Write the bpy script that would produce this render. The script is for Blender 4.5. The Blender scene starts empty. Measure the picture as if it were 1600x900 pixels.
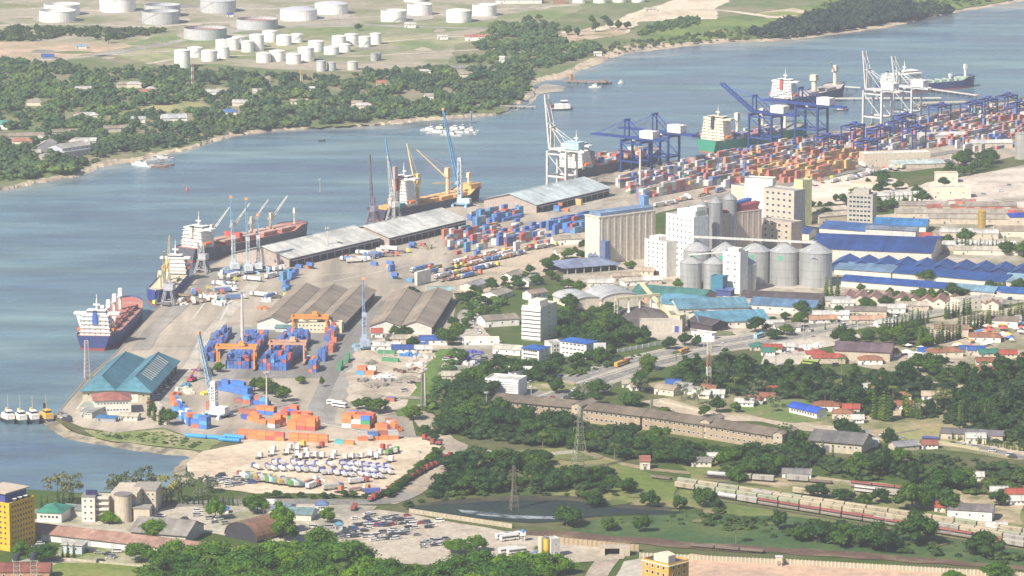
import bpy, math, random
import numpy as np
from mathutils import Vector, Matrix
R = math.radians
random.seed(7); RNG = np.random.default_rng(7)
SC = bpy.context.scene; COL = SC.collection
# ---------------------------------------------------------------- camera
CH = 500.0; FPX = 5800.0; PITCH = math.atan(1050 / FPX)
cd = bpy.data.cameras.new('camera'); cam = bpy.data.objects.new('camera', cd); COL.objects.link(cam)
cam.location = (0, 0, CH); cam.rotation_euler = (math.pi / 2 - PITCH, 0, 0)
cd.sensor_width = 36; cd.lens = FPX / 1600 * 36; cd.clip_start = 1; cd.clip_end = 60000
SC.camera = cam
SC.render.resolution_x = 1024; SC.render.resolution_y = 576
# ---------------------------------------------------------------- light
SUN_EL = R(43); SUN_AZ = R(228)      # azimuth of the direction TOWARDS the sun, from +X counter-clockwise
sd = Vector((math.cos(SUN_AZ) * math.cos(SUN_EL), math.sin(SUN_AZ) * math.cos(SUN_EL), math.sin(SUN_EL)))
w = bpy.data.worlds.new('World'); SC.world = w; w.use_nodes = True
nt = w.node_tree; bg = nt.nodes['Background']
sky = nt.nodes.new('ShaderNodeTexSky'); sky.sky_type = 'NISHITA'; sky.sun_disc = False
sky.sun_elevation = SUN_EL; sky.sun_rotation = math.pi / 2 - SUN_AZ
sky.altitude = 300; sky.air_density = 1.0; sky.dust_density = 1.6; sky.ozone_density = 1.0
nt.links.new(sky.outputs[0], bg.inputs[0]); bg.inputs[1].default_value = 0.075
ld = bpy.data.lights.new('sun', 'SUN'); ld.energy = 5.0; ld.angle = R(0.8); ld.color = (1, 0.90, 0.76)
sun = bpy.data.objects.new('sun', ld); COL.objects.link(sun)
sun.rotation_euler = sd.to_track_quat('Z', 'Y').to_euler(); sun.location = (0, 1500, 900)
vs = SC.view_settings; vs.view_transform = 'Standard'; vs.look = 'None'; vs.gamma = 1; vs.exposure = 0.66
vs.use_curve_mapping = False
SC.cycles.max_bounces = 5; SC.cycles.diffuse_bounces = 2; SC.cycles.glossy_bounces = 2
SC.cycles.volume_bounces = 1; SC.cycles.transparent_max_bounces = 6
SC.cycles.caustics_reflective = False; SC.cycles.caustics_refractive = False
SC.cycles.use_denoising = True
HAZE = 0.000056
# ---------------------------------------------------------------- pixel <-> world
def P(x, y, z=0.0):
    cx = (x - 800) / FPX; cy = -(y - 450) / FPX
    d = Vector((cx, math.cos(PITCH) + cy * math.sin(PITCH), -math.sin(PITCH) + cy * math.cos(PITCH)))
    t = (z - CH) / d.z
    return Vector((d.x * t, d.y * t, z))
def proj(v):
    dy = v[1]; dz = v[2] - CH
    dep = dy * math.cos(PITCH) - dz * math.sin(PITCH)
    up = dy * math.sin(PITCH) + dz * math.cos(PITCH)
    return 800 + FPX * v[0] / dep, 450 - FPX * up / dep
def px(y):                                   # pixels per metre at ground row y
    p = P(800, y); return FPX / (p.y * math.cos(PITCH) + CH * math.sin(PITCH))
# ---------------------------------------------------------------- materials
_M = {}
def M(c, kind='paint', **k):
    key = (kind, tuple(round(v, 3) for v in c), tuple(sorted(k.items())))
    if key in _M: return _M[key]
    m = bpy.data.materials.new(kind); m.use_nodes = True; _M[key] = m
    n = m.node_tree.nodes; L = m.node_tree.links; b = n['Principled BSDF']
    N = lambda t: n.new('ShaderNode' + t)
    tc = N('TexCoord')
    def noise(scale, det=3, vec=None, rough=.55):
        q = N('TexNoise'); q.inputs['Scale'].default_value = scale; q.inputs['Detail'].default_value = det
        q.inputs['Roughness'].default_value = rough
        L.new(vec or tc.outputs['Object'], q.inputs['Vector']); return q.outputs['Fac']
    def ramp(f, *stops):
        r = N('ValToRGB'); e = r.color_ramp.elements
        while len(e) < len(stops): e.new(.5)
        for i, (p, col) in enumerate(stops): e[i].position = p; e[i].color = (*col, 1)
        L.new(f, r.inputs[0]); return r.outputs[0]
    def mul(a, bb, f=1.0, mode='MULTIPLY'):
        x = N('MixRGB'); x.blend_type = mode
        if isinstance(f, (int, float)): x.inputs[0].default_value = f
        else: L.new(f, x.inputs[0])
        for i, v in ((1, a), (2, bb)):
            if isinstance(v, tuple): x.inputs[i].default_value = (*v, 1)
            else: L.new(v, x.inputs[i])
        return x.outputs[0]
    def stretch(sx, sy, sz, rot=0):
        q = N('Mapping'); q.inputs['Scale'].default_value = (sx, sy, sz); q.inputs['Rotation'].default_value = (0, 0, rot)
        L.new(tc.outputs['Object'], q.inputs[0]); return q.outputs[0]
    c = tuple(c); sc = lambda f: tuple(min(1, v * f) for v in c)
    b.inputs['Roughness'].default_value = k.get('r', .65)
    g = lambda v: (v, v, v)
    if kind == 'paint':
        col = mul(c, ramp(noise(.35, 4), (.3, g(.84)), (.7, g(1.1))))
        col = mul(col, ramp(noise(.8, 4, stretch(1, 1, .15)), (.35, g(.86)), (.6, g(1.03))))
        oi = N('ObjectInfo'); col = mul(col, ramp(oi.outputs['Random'], (0, g(.85)), (1, g(1))))
        L.new(col, b.inputs[0])
    elif kind == 'metal':
        b.inputs['Metallic'].default_value = k.get('me', .45); b.inputs['Roughness'].default_value = k.get('r', .42)
        wv = N('TexWave'); wv.inputs['Scale'].default_value = .55; wv.bands_direction = 'Z'; wv.inputs['Distortion'].default_value = .4
        L.new(tc.outputs['Object'], wv.inputs['Vector'])
        col = mul(c, ramp(noise(.25, 4, stretch(1, 1, .12)), (.3, g(.72)), (.65, g(1.02))))
        col = mul(col, ramp(wv.outputs['Fac'], (0, g(.86)), (1, g(1)))); L.new(col, b.inputs[0])
    elif kind == 'roof':                     # sheet roofing: ribs running down the slope, sheet to sheet tone, stains
        ax = k.get('ax', 0)
        v1 = stretch(1, .04, .04) if ax == 0 else stretch(.04, 1, .04)
        col = mul(c, ramp(noise(.35, 2, v1), (.3, g(.8)), (.7, g(1.08))))
        col = mul(col, ramp(noise(.05, 5), (.3, g(.62)), (.62, g(1.08))))
        bk = N('TexBrick'); bk.inputs['Scale'].default_value = .16; bk.inputs['Mortar Size'].default_value = 0; bk.inputs['Color1'].default_value = (1.06, 1.05, 1.03, 1); bk.inputs['Color2'].default_value = (.78, .78, .8, 1); L.new(tc.outputs['Object'], bk.inputs['Vector']); col = mul(col, bk.outputs[0])
        col = mul(col, ramp(noise(1.6, 2, v1), (.35, g(.85)), (.6, g(1))))
        if k.get('rust'):
            col = mul(col, (.20, .09, .045), ramp(noise(.07, 6, rough=.7), (.5, g(0)), (.62, g(k['rust']))), 'MIX')
        L.new(col, b.inputs[0]); b.inputs['Roughness'].default_value = k.get('r', .5)
    elif kind == 'leaf':
        oi = N('ObjectInfo')
        col = ramp(noise(k.get('s', .35), 3, rough=.7), (.3, sc(.55)), (.5, c), (.72, (c[0] * 1.75, c[1] * 1.5, c[2] * 1.1)))
        if not k.get('mass'):
            col = mul(col, ramp(oi.outputs['Random'], (0, (.5, .66, .8)), (.4, (.9, .95, 1)), (.75, (1.35, 1.25, .8)), (1, (2.0, 1.6, .7))))
        else:
            col = mul(col, ramp(noise(.02, 4), (.3, (.55, .7, .8)), (.48, (1, 1, 1)), (.62, (1.7, 1.45, .9))))
        L.new(col, b.inputs[0]); b.inputs['Roughness'].default_value = .6
        b.inputs['Specular IOR Level'].default_value = .25
        tr = N('BsdfTranslucent'); L.new(col, tr.inputs[0]); ms = N('MixShader'); ms.inputs[0].default_value = .25
        L.new(b.outputs[0], ms.inputs[1]); L.new(tr.outputs[0], ms.inputs[2])
        L.new(ms.outputs[0], n['Material Output'].inputs[0])
    elif kind == 'ground':                   # c = main colour, c2 = patches, s = patch scale
        c2 = k.get('c2', sc(.7)); s = k.get('s', .02)
        col = mul(c, c2, ramp(noise(s, 6, rough=.62), (k.get('a', .45), g(0)), (k.get('b', .6), g(1))), 'MIX')
        col = mul(col, ramp(noise(s * 9, 5), (.3, g(.75)), (.7, g(1.15))))
        col = mul(col, ramp(noise(.9, 3), (.3, g(.85)), (.7, g(1.1))))
        L.new(col, b.inputs[0]); b.inputs['Roughness'].default_value = .9; b.inputs['Specular IOR Level'].default_value = .2
    elif kind == 'paving':                   # concrete apron: slabs, tyre marks, oil stains
        col = mul(c, ramp(noise(.012, 5), (.3, g(.78)), (.65, g(1.1))))
        col = mul(col, ramp(noise(.05, 4, stretch(1, .08, 1, R(12))), (.35, g(.62)), (.6, g(1.05))))
        br = N('TexBrick'); br.offset = 0; br.inputs['Scale'].default_value = .12; br.inputs['Mortar Size'].default_value = .012
        br.inputs['Color1'].default_value = (1, 1, 1, 1); br.inputs['Color2'].default_value = (.93, .93, .92, 1); br.inputs['Mortar'].default_value = (.7, .69, .66, 1)
        L.new(stretch(1, 1, 1, R(8)), br.inputs['Vector']); col = mul(col, br.outputs[0])
        col = mul(col, (.14, .13, .12), ramp(noise(.022, 6, rough=.72), (.52, g(0)), (.72, g(.62))), 'MIX')
        L.new(col, b.inputs[0]); b.inputs['Roughness'].default_value = .85
    elif kind == 'water':
        p1 = noise(.0035, 5, stretch(1, 2.2, 1, R(-35)), .6); p2 = noise(.02, 4, stretch(.35, 1.5, 1, R(-30)))
        col = mul(ramp(p1, (.36, (c[0] * .5, c[1] * .55, c[2] * .75)), (.5, c), (.64, (c[0] * 1.7, c[1] * 1.5, c[2] * 1.25))), ramp(p2, (.3, g(.7)), (.7, g(1.28))))
        L.new(col, b.inputs[0]); b.inputs['IOR'].default_value = 1.33
        L.new(ramp(p1, (.35, g(.08)), (.65, g(.42))), b.inputs['Roughness'])
        bp = N('Bump'); bp.inputs['Strength'].default_value = k.get('bump', 1.0); bp.inputs['Distance'].default_value = 1.0
        h1 = noise(.05, 9, stretch(.7, 1.3, 1, R(-30)), .65); L.new(h1, bp.inputs['Height']); L.new(bp.outputs[0], b.inputs['Normal'])
    elif kind == 'glass':
        b.inputs['Roughness'].default_value = .12
        oi = N('ObjectInfo'); L.new(mul(c, ramp(oi.outputs['Random'], (0, g(.5)), (1, g(1.4)))), b.inputs[0])
    elif kind == 'flat':
        oi = N('ObjectInfo'); col = mul(c, ramp(noise(1.1, 3), (.3, g(.9)), (.7, g(1.06)))); col = mul(col, ramp(noise(.13, 2), (.3, g(.8)), (.7, g(1.25))))
        col = mul(col, ramp(oi.outputs['Random'], (0, g(.84)), (1, g(1.25)))); L.new(mul(col, (.35, .33, .3), ramp(oi.outputs['Random'], (0, g(.16)), (1, g(.02))), 'MIX'), b.inputs[0])
    return m
WHITE = (.84, .83, .79); CREAM = (.72, .66, .54); GREY = (.34, .34, .33); DARK = (.03, .032, .036)
GLASS = (.035, .045, .06); STEEL = (.55, .57, .58); RUST = (.22, .10, .06); CRANEBLUE = (.02, .055, .25)
# ---------------------------------------------------------------- mesh builder
class MB:
    def __init__(s, mat=None): s.v = []; s.f = []; s.mi = []; s.ms = []; s.cur = 0; (mat and s.m(mat))
    def m(s, mat):
        if mat not in s.ms: s.ms.append(mat)
        s.cur = s.ms.index(mat); return s
    def add(s, vs, fs):
        o = len(s.v); s.v += [tuple(q) for q in vs]
        for f in fs: s.f.append(tuple(i + o for i in f)); s.mi.append(s.cur)
        return s
    def box(s, x0, x1, y0, y1, z0, z1, rot=0, c=(0, 0), taper=0):
        t = taper
        q = [(x0, y0, z0), (x1, y0, z0), (x1, y1, z0), (x0, y1, z0), (x0 + t, y0 + t, z1), (x1 - t, y0 + t, z1), (x1 - t, y1 - t, z1), (x0 + t, y1 - t, z1)]
        if rot or c != (0, 0):
            ca, sa = math.cos(rot), math.sin(rot); q = [(c[0] + a * ca - b * sa, c[1] + a * sa + b * ca, z) for a, b, z in q]
        return s.add(q, [(3, 2, 1, 0), (4, 5, 6, 7), (0, 1, 5, 4), (1, 2, 6, 5), (2, 3, 7, 6), (3, 0, 4, 7)])
    def prism(s, pts, z0, z1, cap=True):
        n = len(pts); vs = [(a, b, z0) for a, b in pts] + [(a, b, z1) for a, b in pts]
        fs = [(i, (i + 1) % n, n + (i + 1) % n, n + i) for i in range(n)]
        if cap: fs += [tuple(range(n - 1, -1, -1)), tuple(range(n, 2 * n))]
        return s.add(vs, fs)
    def xprism(s, prof, x0, x1):             # profile in (y, z) swept along x
        n = len(prof); vs = [(x0, a, b) for a, b in prof] + [(x1, a, b) for a, b in prof]
        fs = [(i, (i + 1) % n, n + (i + 1) % n, n + i) for i in range(n)]
        return s.add(vs, fs + [tuple(range(n - 1, -1, -1)), tuple(range(n, 2 * n))])
    def yprism(s, prof, y0, y1):             # profile in (x, z) swept along y
        n = len(prof); vs = [(a, y0, b) for a, b in prof] + [(a, y1, b) for a, b in prof]
        fs = [(i, n + i, n + (i + 1) % n, (i + 1) % n) for i in range(n)]
        return s.add(vs, fs + [tuple(range(n)), tuple(range(2 * n - 1, n - 1, -1))])
    def cyl(s, x, y, r0, r1, z0, z1, n=16, cap=True):
        vs = [(x + r0 * math.cos(2 * math.pi * i / n), y + r0 * math.sin(2 * math.pi * i / n), z0) for i in range(n)]
        vs += [(x + r1 * math.cos(2 * math.pi * i / n), y + r1 * math.sin(2 * math.pi * i / n), z1) for i in range(n)]
        fs = [(i, (i + 1) % n, n + (i + 1) % n, n + i) for i in range(n)]
        if cap: fs += [tuple(range(n - 1, -1, -1)), tuple(range(n, 2 * n))]
        return s.add(vs, fs)
    def tube(s, p, q, r, n=4, r1=None):
        p, q = Vector(p), Vector(q); d = q - p
        if d.length < 1e-4: return s
        d.normalize(); a = d.cross(Vector((0, 0, 1)) if abs(d.z) < .9 else Vector((1, 0, 0))).normalized(); b = d.cross(a)
        vs = []
        for c, rr in ((p, r), (q, r if r1 is None else r1)):
            for i in range(n):
                t = 2 * math.pi * (i + .5) / n; vs.append(c + (a * math.cos(t) + b * math.sin(t)) * rr)
        fs = [(i, (i + 1) % n, n + (i + 1) % n, n + i) for i in range(n)]
        return s.add(vs, fs + [tuple(range(n - 1, -1, -1)), tuple(range(n, 2 * n))])
    def lattice(s, p, q, w0, w1, n, r, rb=None):
        p, q = Vector(p), Vector(q); d = (q - p).normalized(); rb = rb or r * .6
        a = d.cross(Vector((0, 0, 1)) if abs(d.z) < .9 else Vector((0, 1, 0))).normalized(); b = d.cross(a)
        rings = []
        for i in range(n + 1):
            t = i / n; w_ = (w0 + (w1 - w0) * t) / 2; c = p.lerp(q, t)
            rings.append([c + a * (sx * w_) + b * (sy * w_) for sx, sy in ((1, 1), (1, -1), (-1, -1), (-1, 1))])
        for j in range(4): s.tube(rings[0][j], rings[n][j], r)
        for i in range(n):
            for j in range(4):
                s.tube(rings[i][j], rings[i + 1][(j + 1) % 4], rb, 3); s.tube(rings[i + 1][j], rings[i + 1][(j + 1) % 4], rb, 3)
        return s
    def mesh(s, name):
        me = bpy.data.meshes.new(name); me.from_pydata(s.v, [], s.f)
        for m in s.ms: me.materials.append(m)
        if len(s.ms) > 1: me.polygons.foreach_set('material_index', s.mi)
        me.update(); return me
    def build(s, name, parent=None, loc=None, rot=0):
        o = bpy.data.objects.new(name, s.mesh(name)); COL.objects.link(o)
        if parent: o.parent = parent
        if loc is not None: o.location = loc
        o.rotation_euler.z = rot
        return o
def tag(o, label, cat=None, group=None):
    o['label'] = label
    if cat: o['category'] = cat
    if group: o['group'] = group
    return o
def thing(name, label, cat, loc=(0, 0, 0), rot=0, group=None):
    o = bpy.data.objects.new(name, None); COL.objects.link(o); o.location = loc; o.rotation_euler.z = rot
    o.empty_display_size = 1; return tag(o, label, cat, group)
def kids(o): return [c for c in KID.get(o.name, [])]
def inst(name, me, parent, loc=(0, 0, 0), rz=0, sc=None):
    o = bpy.data.objects.new(name, me); COL.objects.link(o); o.parent = parent; o.location = loc; o.rotation_euler.z = rz
    if sc: o.scale = sc
    return o
def copy_tree(root, children, loc, rot=0, scale=None):
    """a copy of a thing with copies of its parts and their sub-parts; children = [(obj, parent index or -1)]"""
    r = root.copy(); COL.objects.link(r); r.location = loc; r.rotation_euler.z = rot
    if scale: r.scale = scale
    out = []
    for o, pi in children:
        c = o.copy(); COL.objects.link(c); c.parent = r if pi < 0 else out[pi]; out.append(c)
    return r
# ---- labels: each registered thing gets a label that singles it out by its row and its place in the row
ORD = 'first second third fourth fifth sixth seventh eighth ninth tenth eleventh twelfth thirteenth fourteenth'.split()
REG = {}
def reg(o, base, zone, group=None):
    REG.setdefault((base, zone), []).append(o)
    if group: o['group'] = group
def nth(i, n, a, b):
    if n == 1: return ''
    if i == 0: return f'{a}most'
    if i == n - 1: return f'{b}most'
    return f'{ORD[i]} from {a}' if i <= n / 2 else f'{ORD[n - 1 - i]} from {b}'
def settle_labels():
    for (base, zone), L in REG.items():
        n = len(L)
        if n == 1: L[0]['label'] = f'{base} {zone}'; continue
        pr = {o.name: proj(o.location) for o in L}
        rows = max(1, round(n / 9 + .3)) if n > 10 else 1
        L.sort(key=lambda o: -pr[o.name][1] + o.location.z * .5)
        per = math.ceil(n / rows); rows = math.ceil(n / per)
        for r in range(rows):
            row = sorted(L[r * per:(r + 1) * per], key=lambda o: pr[o.name][0])
            for i, o in enumerate(row):
                a = nth(i, len(row), 'left', 'right')
                if rows == 1: o['label'] = f'{base} {zone}, {a}'
                else:
                    rr = 'front row' if r == 0 else 'back row' if r == rows - 1 else f'{ORD[r]} row'
                    o['label'] = f'{base} {zone}, {a} in {rr}' if a else f'{base} {zone}, {rr}'
# ---------------------------------------------------------------- ground sheets
def struct(o, kind='structure'): o['kind'] = kind; return o
def tess(pts, z, mat, name, kind='structure', wob=0):
    from mathutils.geometry import tessellate_polygon
    q = [P(x, y, 0) if len(p_) == 2 else p_ for p_ in pts for x, y in [p_[:2]]] if not isinstance(pts[0], Vector) else list(pts)
    if wob:
        out = []
        for i in range(len(q)):
            a, b = q[i], q[(i + 1) % len(q)]; n = max(1, int((b - a).length / 14)); d = (b - a); nn = Vector((-d.y, d.x, 0)).normalized() if d.length else Vector()
            for k_ in range(n): out.append(a + d * (k_ / n) + nn * random.uniform(-wob, wob) * (k_ > 0))
        q = out
    tri = tessellate_polygon([[Vector((v.x, v.y, 0)) for v in q]])
    me = bpy.data.meshes.new(name); me.from_pydata([(v.x, v.y, z) for v in q], [], [tuple(t) for t in tri])
    import bmesh
    bm = bmesh.new(); bm.from_mesh(me)
    for f in bm.faces:
        f.normal_update()
        if f.normal.z < 0: f.normal_flip()
    bm.to_mesh(me); bm.free()
    me.materials.append(mat); o = bpy.data.objects.new(name, me); COL.objects.link(o); o['kind'] = kind
    return o
def smooth(pts, n=8):
    q = [p if isinstance(p, Vector) else P(*p) for p in pts]; out = []
    for i in range(len(q) - 1):
        a, b, c, d = q[max(0, i - 1)], q[i], q[i + 1], q[min(len(q) - 1, i + 2)]
        for k in range(n):
            t = k / n; out.append(.5 * ((2 * b) + (c - a) * t + (2 * a - 5 * b + 4 * c - d) * t * t + (3 * b - a - 3 * c + d) * t ** 3))
    return out + [q[-1]]
def ribbon_mb(mb, pts, w, z, off=0.0, h=0.0):
    n = len(pts); A = []; B_ = []
    for i, p in enumerate(pts):
        d = (pts[min(n - 1, i + 1)] - pts[max(0, i - 1)]); d.z = 0; d.normalize(); nn = Vector((-d.y, d.x, 0))
        A.append(p + nn * (off + w / 2)); B_.append(p + nn * (off - w / 2))
    vs = [(v.x, v.y, z) for v in A] + [(v.x, v.y, z) for v in B_]; fs = [(i, n + i, n + i + 1, i + 1) for i in range(n - 1)]
    mb.add(vs, fs)
    if h:
        vs = [(v.x, v.y, zz) for v in A for zz in (z - h, z)]; mb.add(vs, [(2 * i, 2 * i + 1, 2 * i + 3, 2 * i + 2) for i in range(n - 1)])
        vs = [(v.x, v.y, zz) for v in B_ for zz in (z - h, z)]; mb.add(vs, [(2 * i, 2 * i + 2, 2 * i + 3, 2 * i + 1) for i in range(n - 1)])
def road(name, pts, w, z, mat, n=6):
    mb = MB(mat); ribbon_mb(mb, smooth(pts, n), w, z); return struct(mb.build(name))
def lerp(a, b, t): return a + (b - a) * t
def inpoly(x, y, poly):
    c = False; n = len(poly); j = n - 1
    for i in range(n):
        if (poly[i][1] > y) != (poly[j][1] > y) and x < (poly[j][0] - poly[i][0]) * (y - poly[i][1]) / (poly[j][1] - poly[i][1]) + poly[i][0]: c = not c
        j = i
    return c
# ================================================================ the setting
WZ = -2.0
GRASS = M((.06, .10, .02), 'ground', c2=(.12, .12, .06), s=.012)
water = struct(MB(M((.09, .155, .205), 'water')).add([(-9000, -500, WZ), (9000, -500, WZ), (9000, 26000, WZ), (-9000, 26000, WZ)], [(0, 1, 2, 3)]).build('water'))
# far bank -------------------------------------------------------
SH = [(-260, 352), (-120, 322), (0, 299), (30, 294), (60, 288), (100, 281), (135, 274), (160, 262), (200, 256), (245, 247), (300, 233), (340, 221), (375, 213), (420, 207), (500, 201), (560, 198), (620, 195), (650, 191), (700, 188), (740, 184),
      (785, 178), (800, 168), (822, 158), (836, 147), (832, 137), (850, 128), (880, 124), (905, 112), (940, 101), (958, 92), (1000, 83), (1050, 77), (1100, 71), (1200, 66), (1250, 62), (1300, 56), (1350, 49), (1400, 41), (1450, 30), (1500, 20), (1600, 3), (1800, -32), (2300, -110)]
outer = [P(x, y, WZ - .3) for x, y in SH]
wd = lambda x: 5 + 3 * math.sin(x * .021) + (7 if 820 < x < 1150 else 0) + (6 if 120 < x < 260 else 0) + (4 if x > 1200 else 0)
inner = [P(x - 2, y - wd(x), 0) for x, y in SH]
def densify(a, n=7): return smooth(a, n)
do, di = densify(outer), densify(inner)
for i, v in enumerate(do): v += Vector((random.uniform(-2, 2), random.uniform(-5, 5), 0))
for i, v in enumerate(di): v += Vector((random.uniform(-2, 2), random.uniform(-7, 9), 0))
mb = MB(M((.50, .42, .31), 'ground', c2=(.30, .25, .2), s=.03))
n = len(do); mid = [a.lerp(b, .35) + Vector((0, 0, .5)) for a, b in zip(do, di)]
mb.add([tuple(v) for v in do] + [tuple(v) for v in mid] + [(v.x, v.y, .02) for v in di], [(i, i + 1, n + i + 1, n + i) for i in range(n - 1)] + [(n + i, n + i + 1, 2 * n + i + 1, 2 * n + i) for i in range(n - 1)])
struct(mb.build('beach'))
far = di + [Vector((9000, 12000, 0)), Vector((9000, 25000, 0)), Vector((-9000, 25000, 0)), Vector((-9000, 4200, 0))]
tess(far, 0, M((.13, .17, .065), 'ground', c2=(.24, .22, .14), s=.008), 'far_bank_ground')
ZN = [0]
for nm_, c_, dy in (('shallow_water', (.115, .175, .21), 26), ('shallow_water', (.17, .205, .22), 12)):
    lo = [P(x, y + dy * (.55 + .4 * math.sin(x * .013)) * (1 if x > 800 else .6), WZ) for x, y in SH[::-1]]
    tess([P(x, y - 2, WZ) for x, y in SH] + lo, WZ + (.12 if dy == 12 else .06), M(c_, 'water'), nm_, wob=4)
def zone(name, pts, col, z, kind='ground', wob=3, **k):
    ZN[0] += 1; z += ZN[0] * .0021
    return tess(pts, z, M(col, kind, **k), name, wob=wob)
mud = zone('mud_flat', [(815, 166), (836, 148), (834, 138), (852, 128), (885, 133), (882, 140), (850, 143), (838, 152), (822, 164), (790, 176)], (.42, .37, .29), WZ + .25, c2=(.25, .24, .21), s=.03, wob=3)
zone('tank_farm_ground', [(-60, 95), (-60, -30), (900, -40), (1000, -30), (900, 12), (860, 30), (780, 42), (720, 60), (700, 100), (560, 112), (420, 108), (330, 100), (250, 102), (170, 88), (60, 98)], (.36, .32, .25), .1, c2=(.2, .22, .11), s=.01)
zone('dry_field', [(170, 84), (330, 66), (420, 66), (560, 60), (700, 55), (770, 62), (640, 78), (500, 84), (380, 92), (230, 97)], (.34, .33, .2), .16, c2=(.17, .22, .09), s=.012)
zone('bare_soil', [(-40, 92), (-40, 66), (70, 66), (180, 66), (215, 72), (150, 82), (90, 95)], (.52, .38, .28), .2, c2=(.36, .3, .2), s=.012)
zone('green_field', [(160, 78), (250, 55), (360, 48), (420, 45), (700, 38), (860, 12), (930, 8), (860, 34), (700, 50), (420, 62), (250, 76)], (.16, .22, .08), .18, c2=(.28, .27, .16), s=.01)
zone('sand_heap_ground', [(930, 45), (990, 20), (1040, 5), (1080, -8), (1170, -12), (1120, 12), (1120, 30), (1000, 34), (985, 50), (955, 58), (880, 62), (875, 50)], (.66, .58, .45), .2, c2=(.5, .42, .3), s=.012)
zone('marsh_meadow', [(1000, 62), (1010, 45), (1100, 30), (1230, 15), (1340, -8), (1700, -60), (1700, -22), (1500, 14), (1400, 33), (1250, 50), (1120, 60), (1050, 68)], (.17, .23, .055), .14, c2=(.1, .16, .05), s=.012)
zone('sand_patch', [(1180, 22), (1240, 12), (1262, 17), (1245, 25), (1200, 29)], (.58, .47, .35), .24, c2=(.45, .35, .25), s=.02)
zone('dirt_yard', [(870, 55), (930, 42), (985, 44), (972, 55), (925, 62), (880, 66)], (.5, .39, .29), .26, c2=(.25, .22, .12), s=.03)
zone('meadow', [(155, 182), (220, 170), (270, 158), (310, 160), (325, 166), (240, 178), (170, 186)], (.36, .33, .16), .1, c2=(.2, .22, .09), s=.02)
for nm, pts, w_, c_ in (('tank_farm_road', [(150, 88), (240, 72), (330, 55), (400, 46), (520, 38), (640, 42), (760, 45)], 16, (.36, .35, .33)),
                        ('tank_farm_road', [(-40, 100), (80, 93), (150, 88), (330, 78), (520, 88), (640, 84), (780, 76)], 9, (.5, .45, .37)),
                        ('dirt_track', [(0, 40), (120, 38), (230, 42), (330, 36), (450, 34), (560, 28), (700, 20), (900, 8)], 12, (.5, .46, .38)),
                        ('dirt_track', [(230, 100), (300, 90), (400, 86), (520, 76), (600, 66), (700, 58), (790, 56)], 10, (.52, .46, .37)),
                        ('dirt_track', [(-40, 22), (60, 14), (200, 18), (330, 12), (420, 14), (500, 8)], 14, (.48, .44, .36)),
                        ('dirt_track', [(930, 48), (985, 32), (1040, 18), (1120, 16), (1200, 26), (1240, 30)], 14, (.66, .58, .46))):
    road(nm, pts, w_, .3, M(c_, 'ground', s=.02))
RZ = random.Random(11)
def patches(name, poly, n, cols, rx, ry, z):
    xs = [p[0] for p in poly]; ys = [p[1] for p in poly]; k = 0
    while k < n:
        x, y = RZ.uniform(min(xs), max(xs)), RZ.uniform(min(ys), max(ys))
        if not inpoly(x, y, poly): continue
        k += 1; a, b = RZ.uniform(*rx), RZ.uniform(*ry); q = [(x + a * math.cos(t) * RZ.uniform(.6, 1.25), y + b * math.sin(t) * RZ.uniform(.6, 1.25)) for t in [i * .63 for i in range(10)]]
        zone(name, q, RZ.choice(cols), z, c2=RZ.choice(cols), s=.03)
TF = [(-20, 92), (-20, 2), (860, 2), (860, 30), (700, 60), (680, 96), (330, 98)]
patches('ground_patch', TF, 34, ((.34, .29, .22), (.42, .38, .3), (.16, .2, .08), (.3, .26, .2), (.22, .22, .2), (.5, .44, .36)), (10, 45), (1.5, 4), .32)
for x, y, w_ in ((90, 33, 40), (254, 33, 44), (341, 18, 38), (321, 58, 46), (402, 43, 44), (490, 27, 60), (635, 30, 44), (737, 30, 42)): zone('tank_apron', [(x + w_ * math.cos(t), y - 2 + w_ * .13 * math.sin(t)) for t in [i * .42 for i in range(15)]], (.36, .33, .28), .42, c2=(.45, .41, .34), s=.03)
patches('ground_patch', [(1030, 20), (1200, -5), (1500, -5), (1480, 14), (1300, 40), (1060, 56)], 10, ((.2, .26, .06), (.12, .17, .05), (.28, .28, .12)), (14, 50), (1.5, 4), .34)
# near side ---------------------------------------------------------
QP = [P(84, 652), P(134, 592), P(176, 556), P(228, 498), P(304, 426), P(364, 397), P(945, 272), P(1290, 207), P(1520, 166), P(1800, 118), P(2500, 10)]
INLET = [P(84, 652), P(92, 660), P(122, 678), P(180, 688), P(240, 698), P(300, 704), P(318, 708), P(296, 722), P(290, 738), P(300, 752), P(270, 762), P(200, 768), P(120, 770), P(60, 766), P(-30, 762), P(-200, 756), P(-900, 750)]
land = QP + [Vector((6000, 3600, 0)), Vector((6000, -300, 0)), Vector((-3000, -300, 0)), Vector((-3000, 2000, 0))] + INLET[::-1][:-1]
ls = tess(land, 0, GRASS, 'near_bank_ground')
mb = MB(M((.30, .28, .25), 'paint'))
for i in range(len(QP) - 1):
    a, b = QP[i], QP[i + 1]; mb.add([(a.x, a.y, .05), (b.x, b.y, .05), (b.x, b.y, -8), (a.x, a.y, -8)], [(3, 2, 1, 0), (0, 1, 2, 3)][:1])
    d = (b - a).normalized(); nn = Vector((d.y, -d.x, 0))
    mb.add([(a.x, a.y, .35), (b.x, b.y, .35), (b.x + nn.x, b.y + nn.y, .35), (a.x + nn.x, a.y + nn.y, .35)], [(0, 1, 2, 3), (3, 2, 1, 0)][:1])
    mb.add([(a.x + nn.x, a.y + nn.y, .35), (b.x + nn.x, b.y + nn.y, .35), (b.x + nn.x, b.y + nn.y, .05), (a.x + nn.x, a.y + nn.y, .05)], [(0, 1, 2, 3)])
struct(mb.build('quay_wall'))
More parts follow.
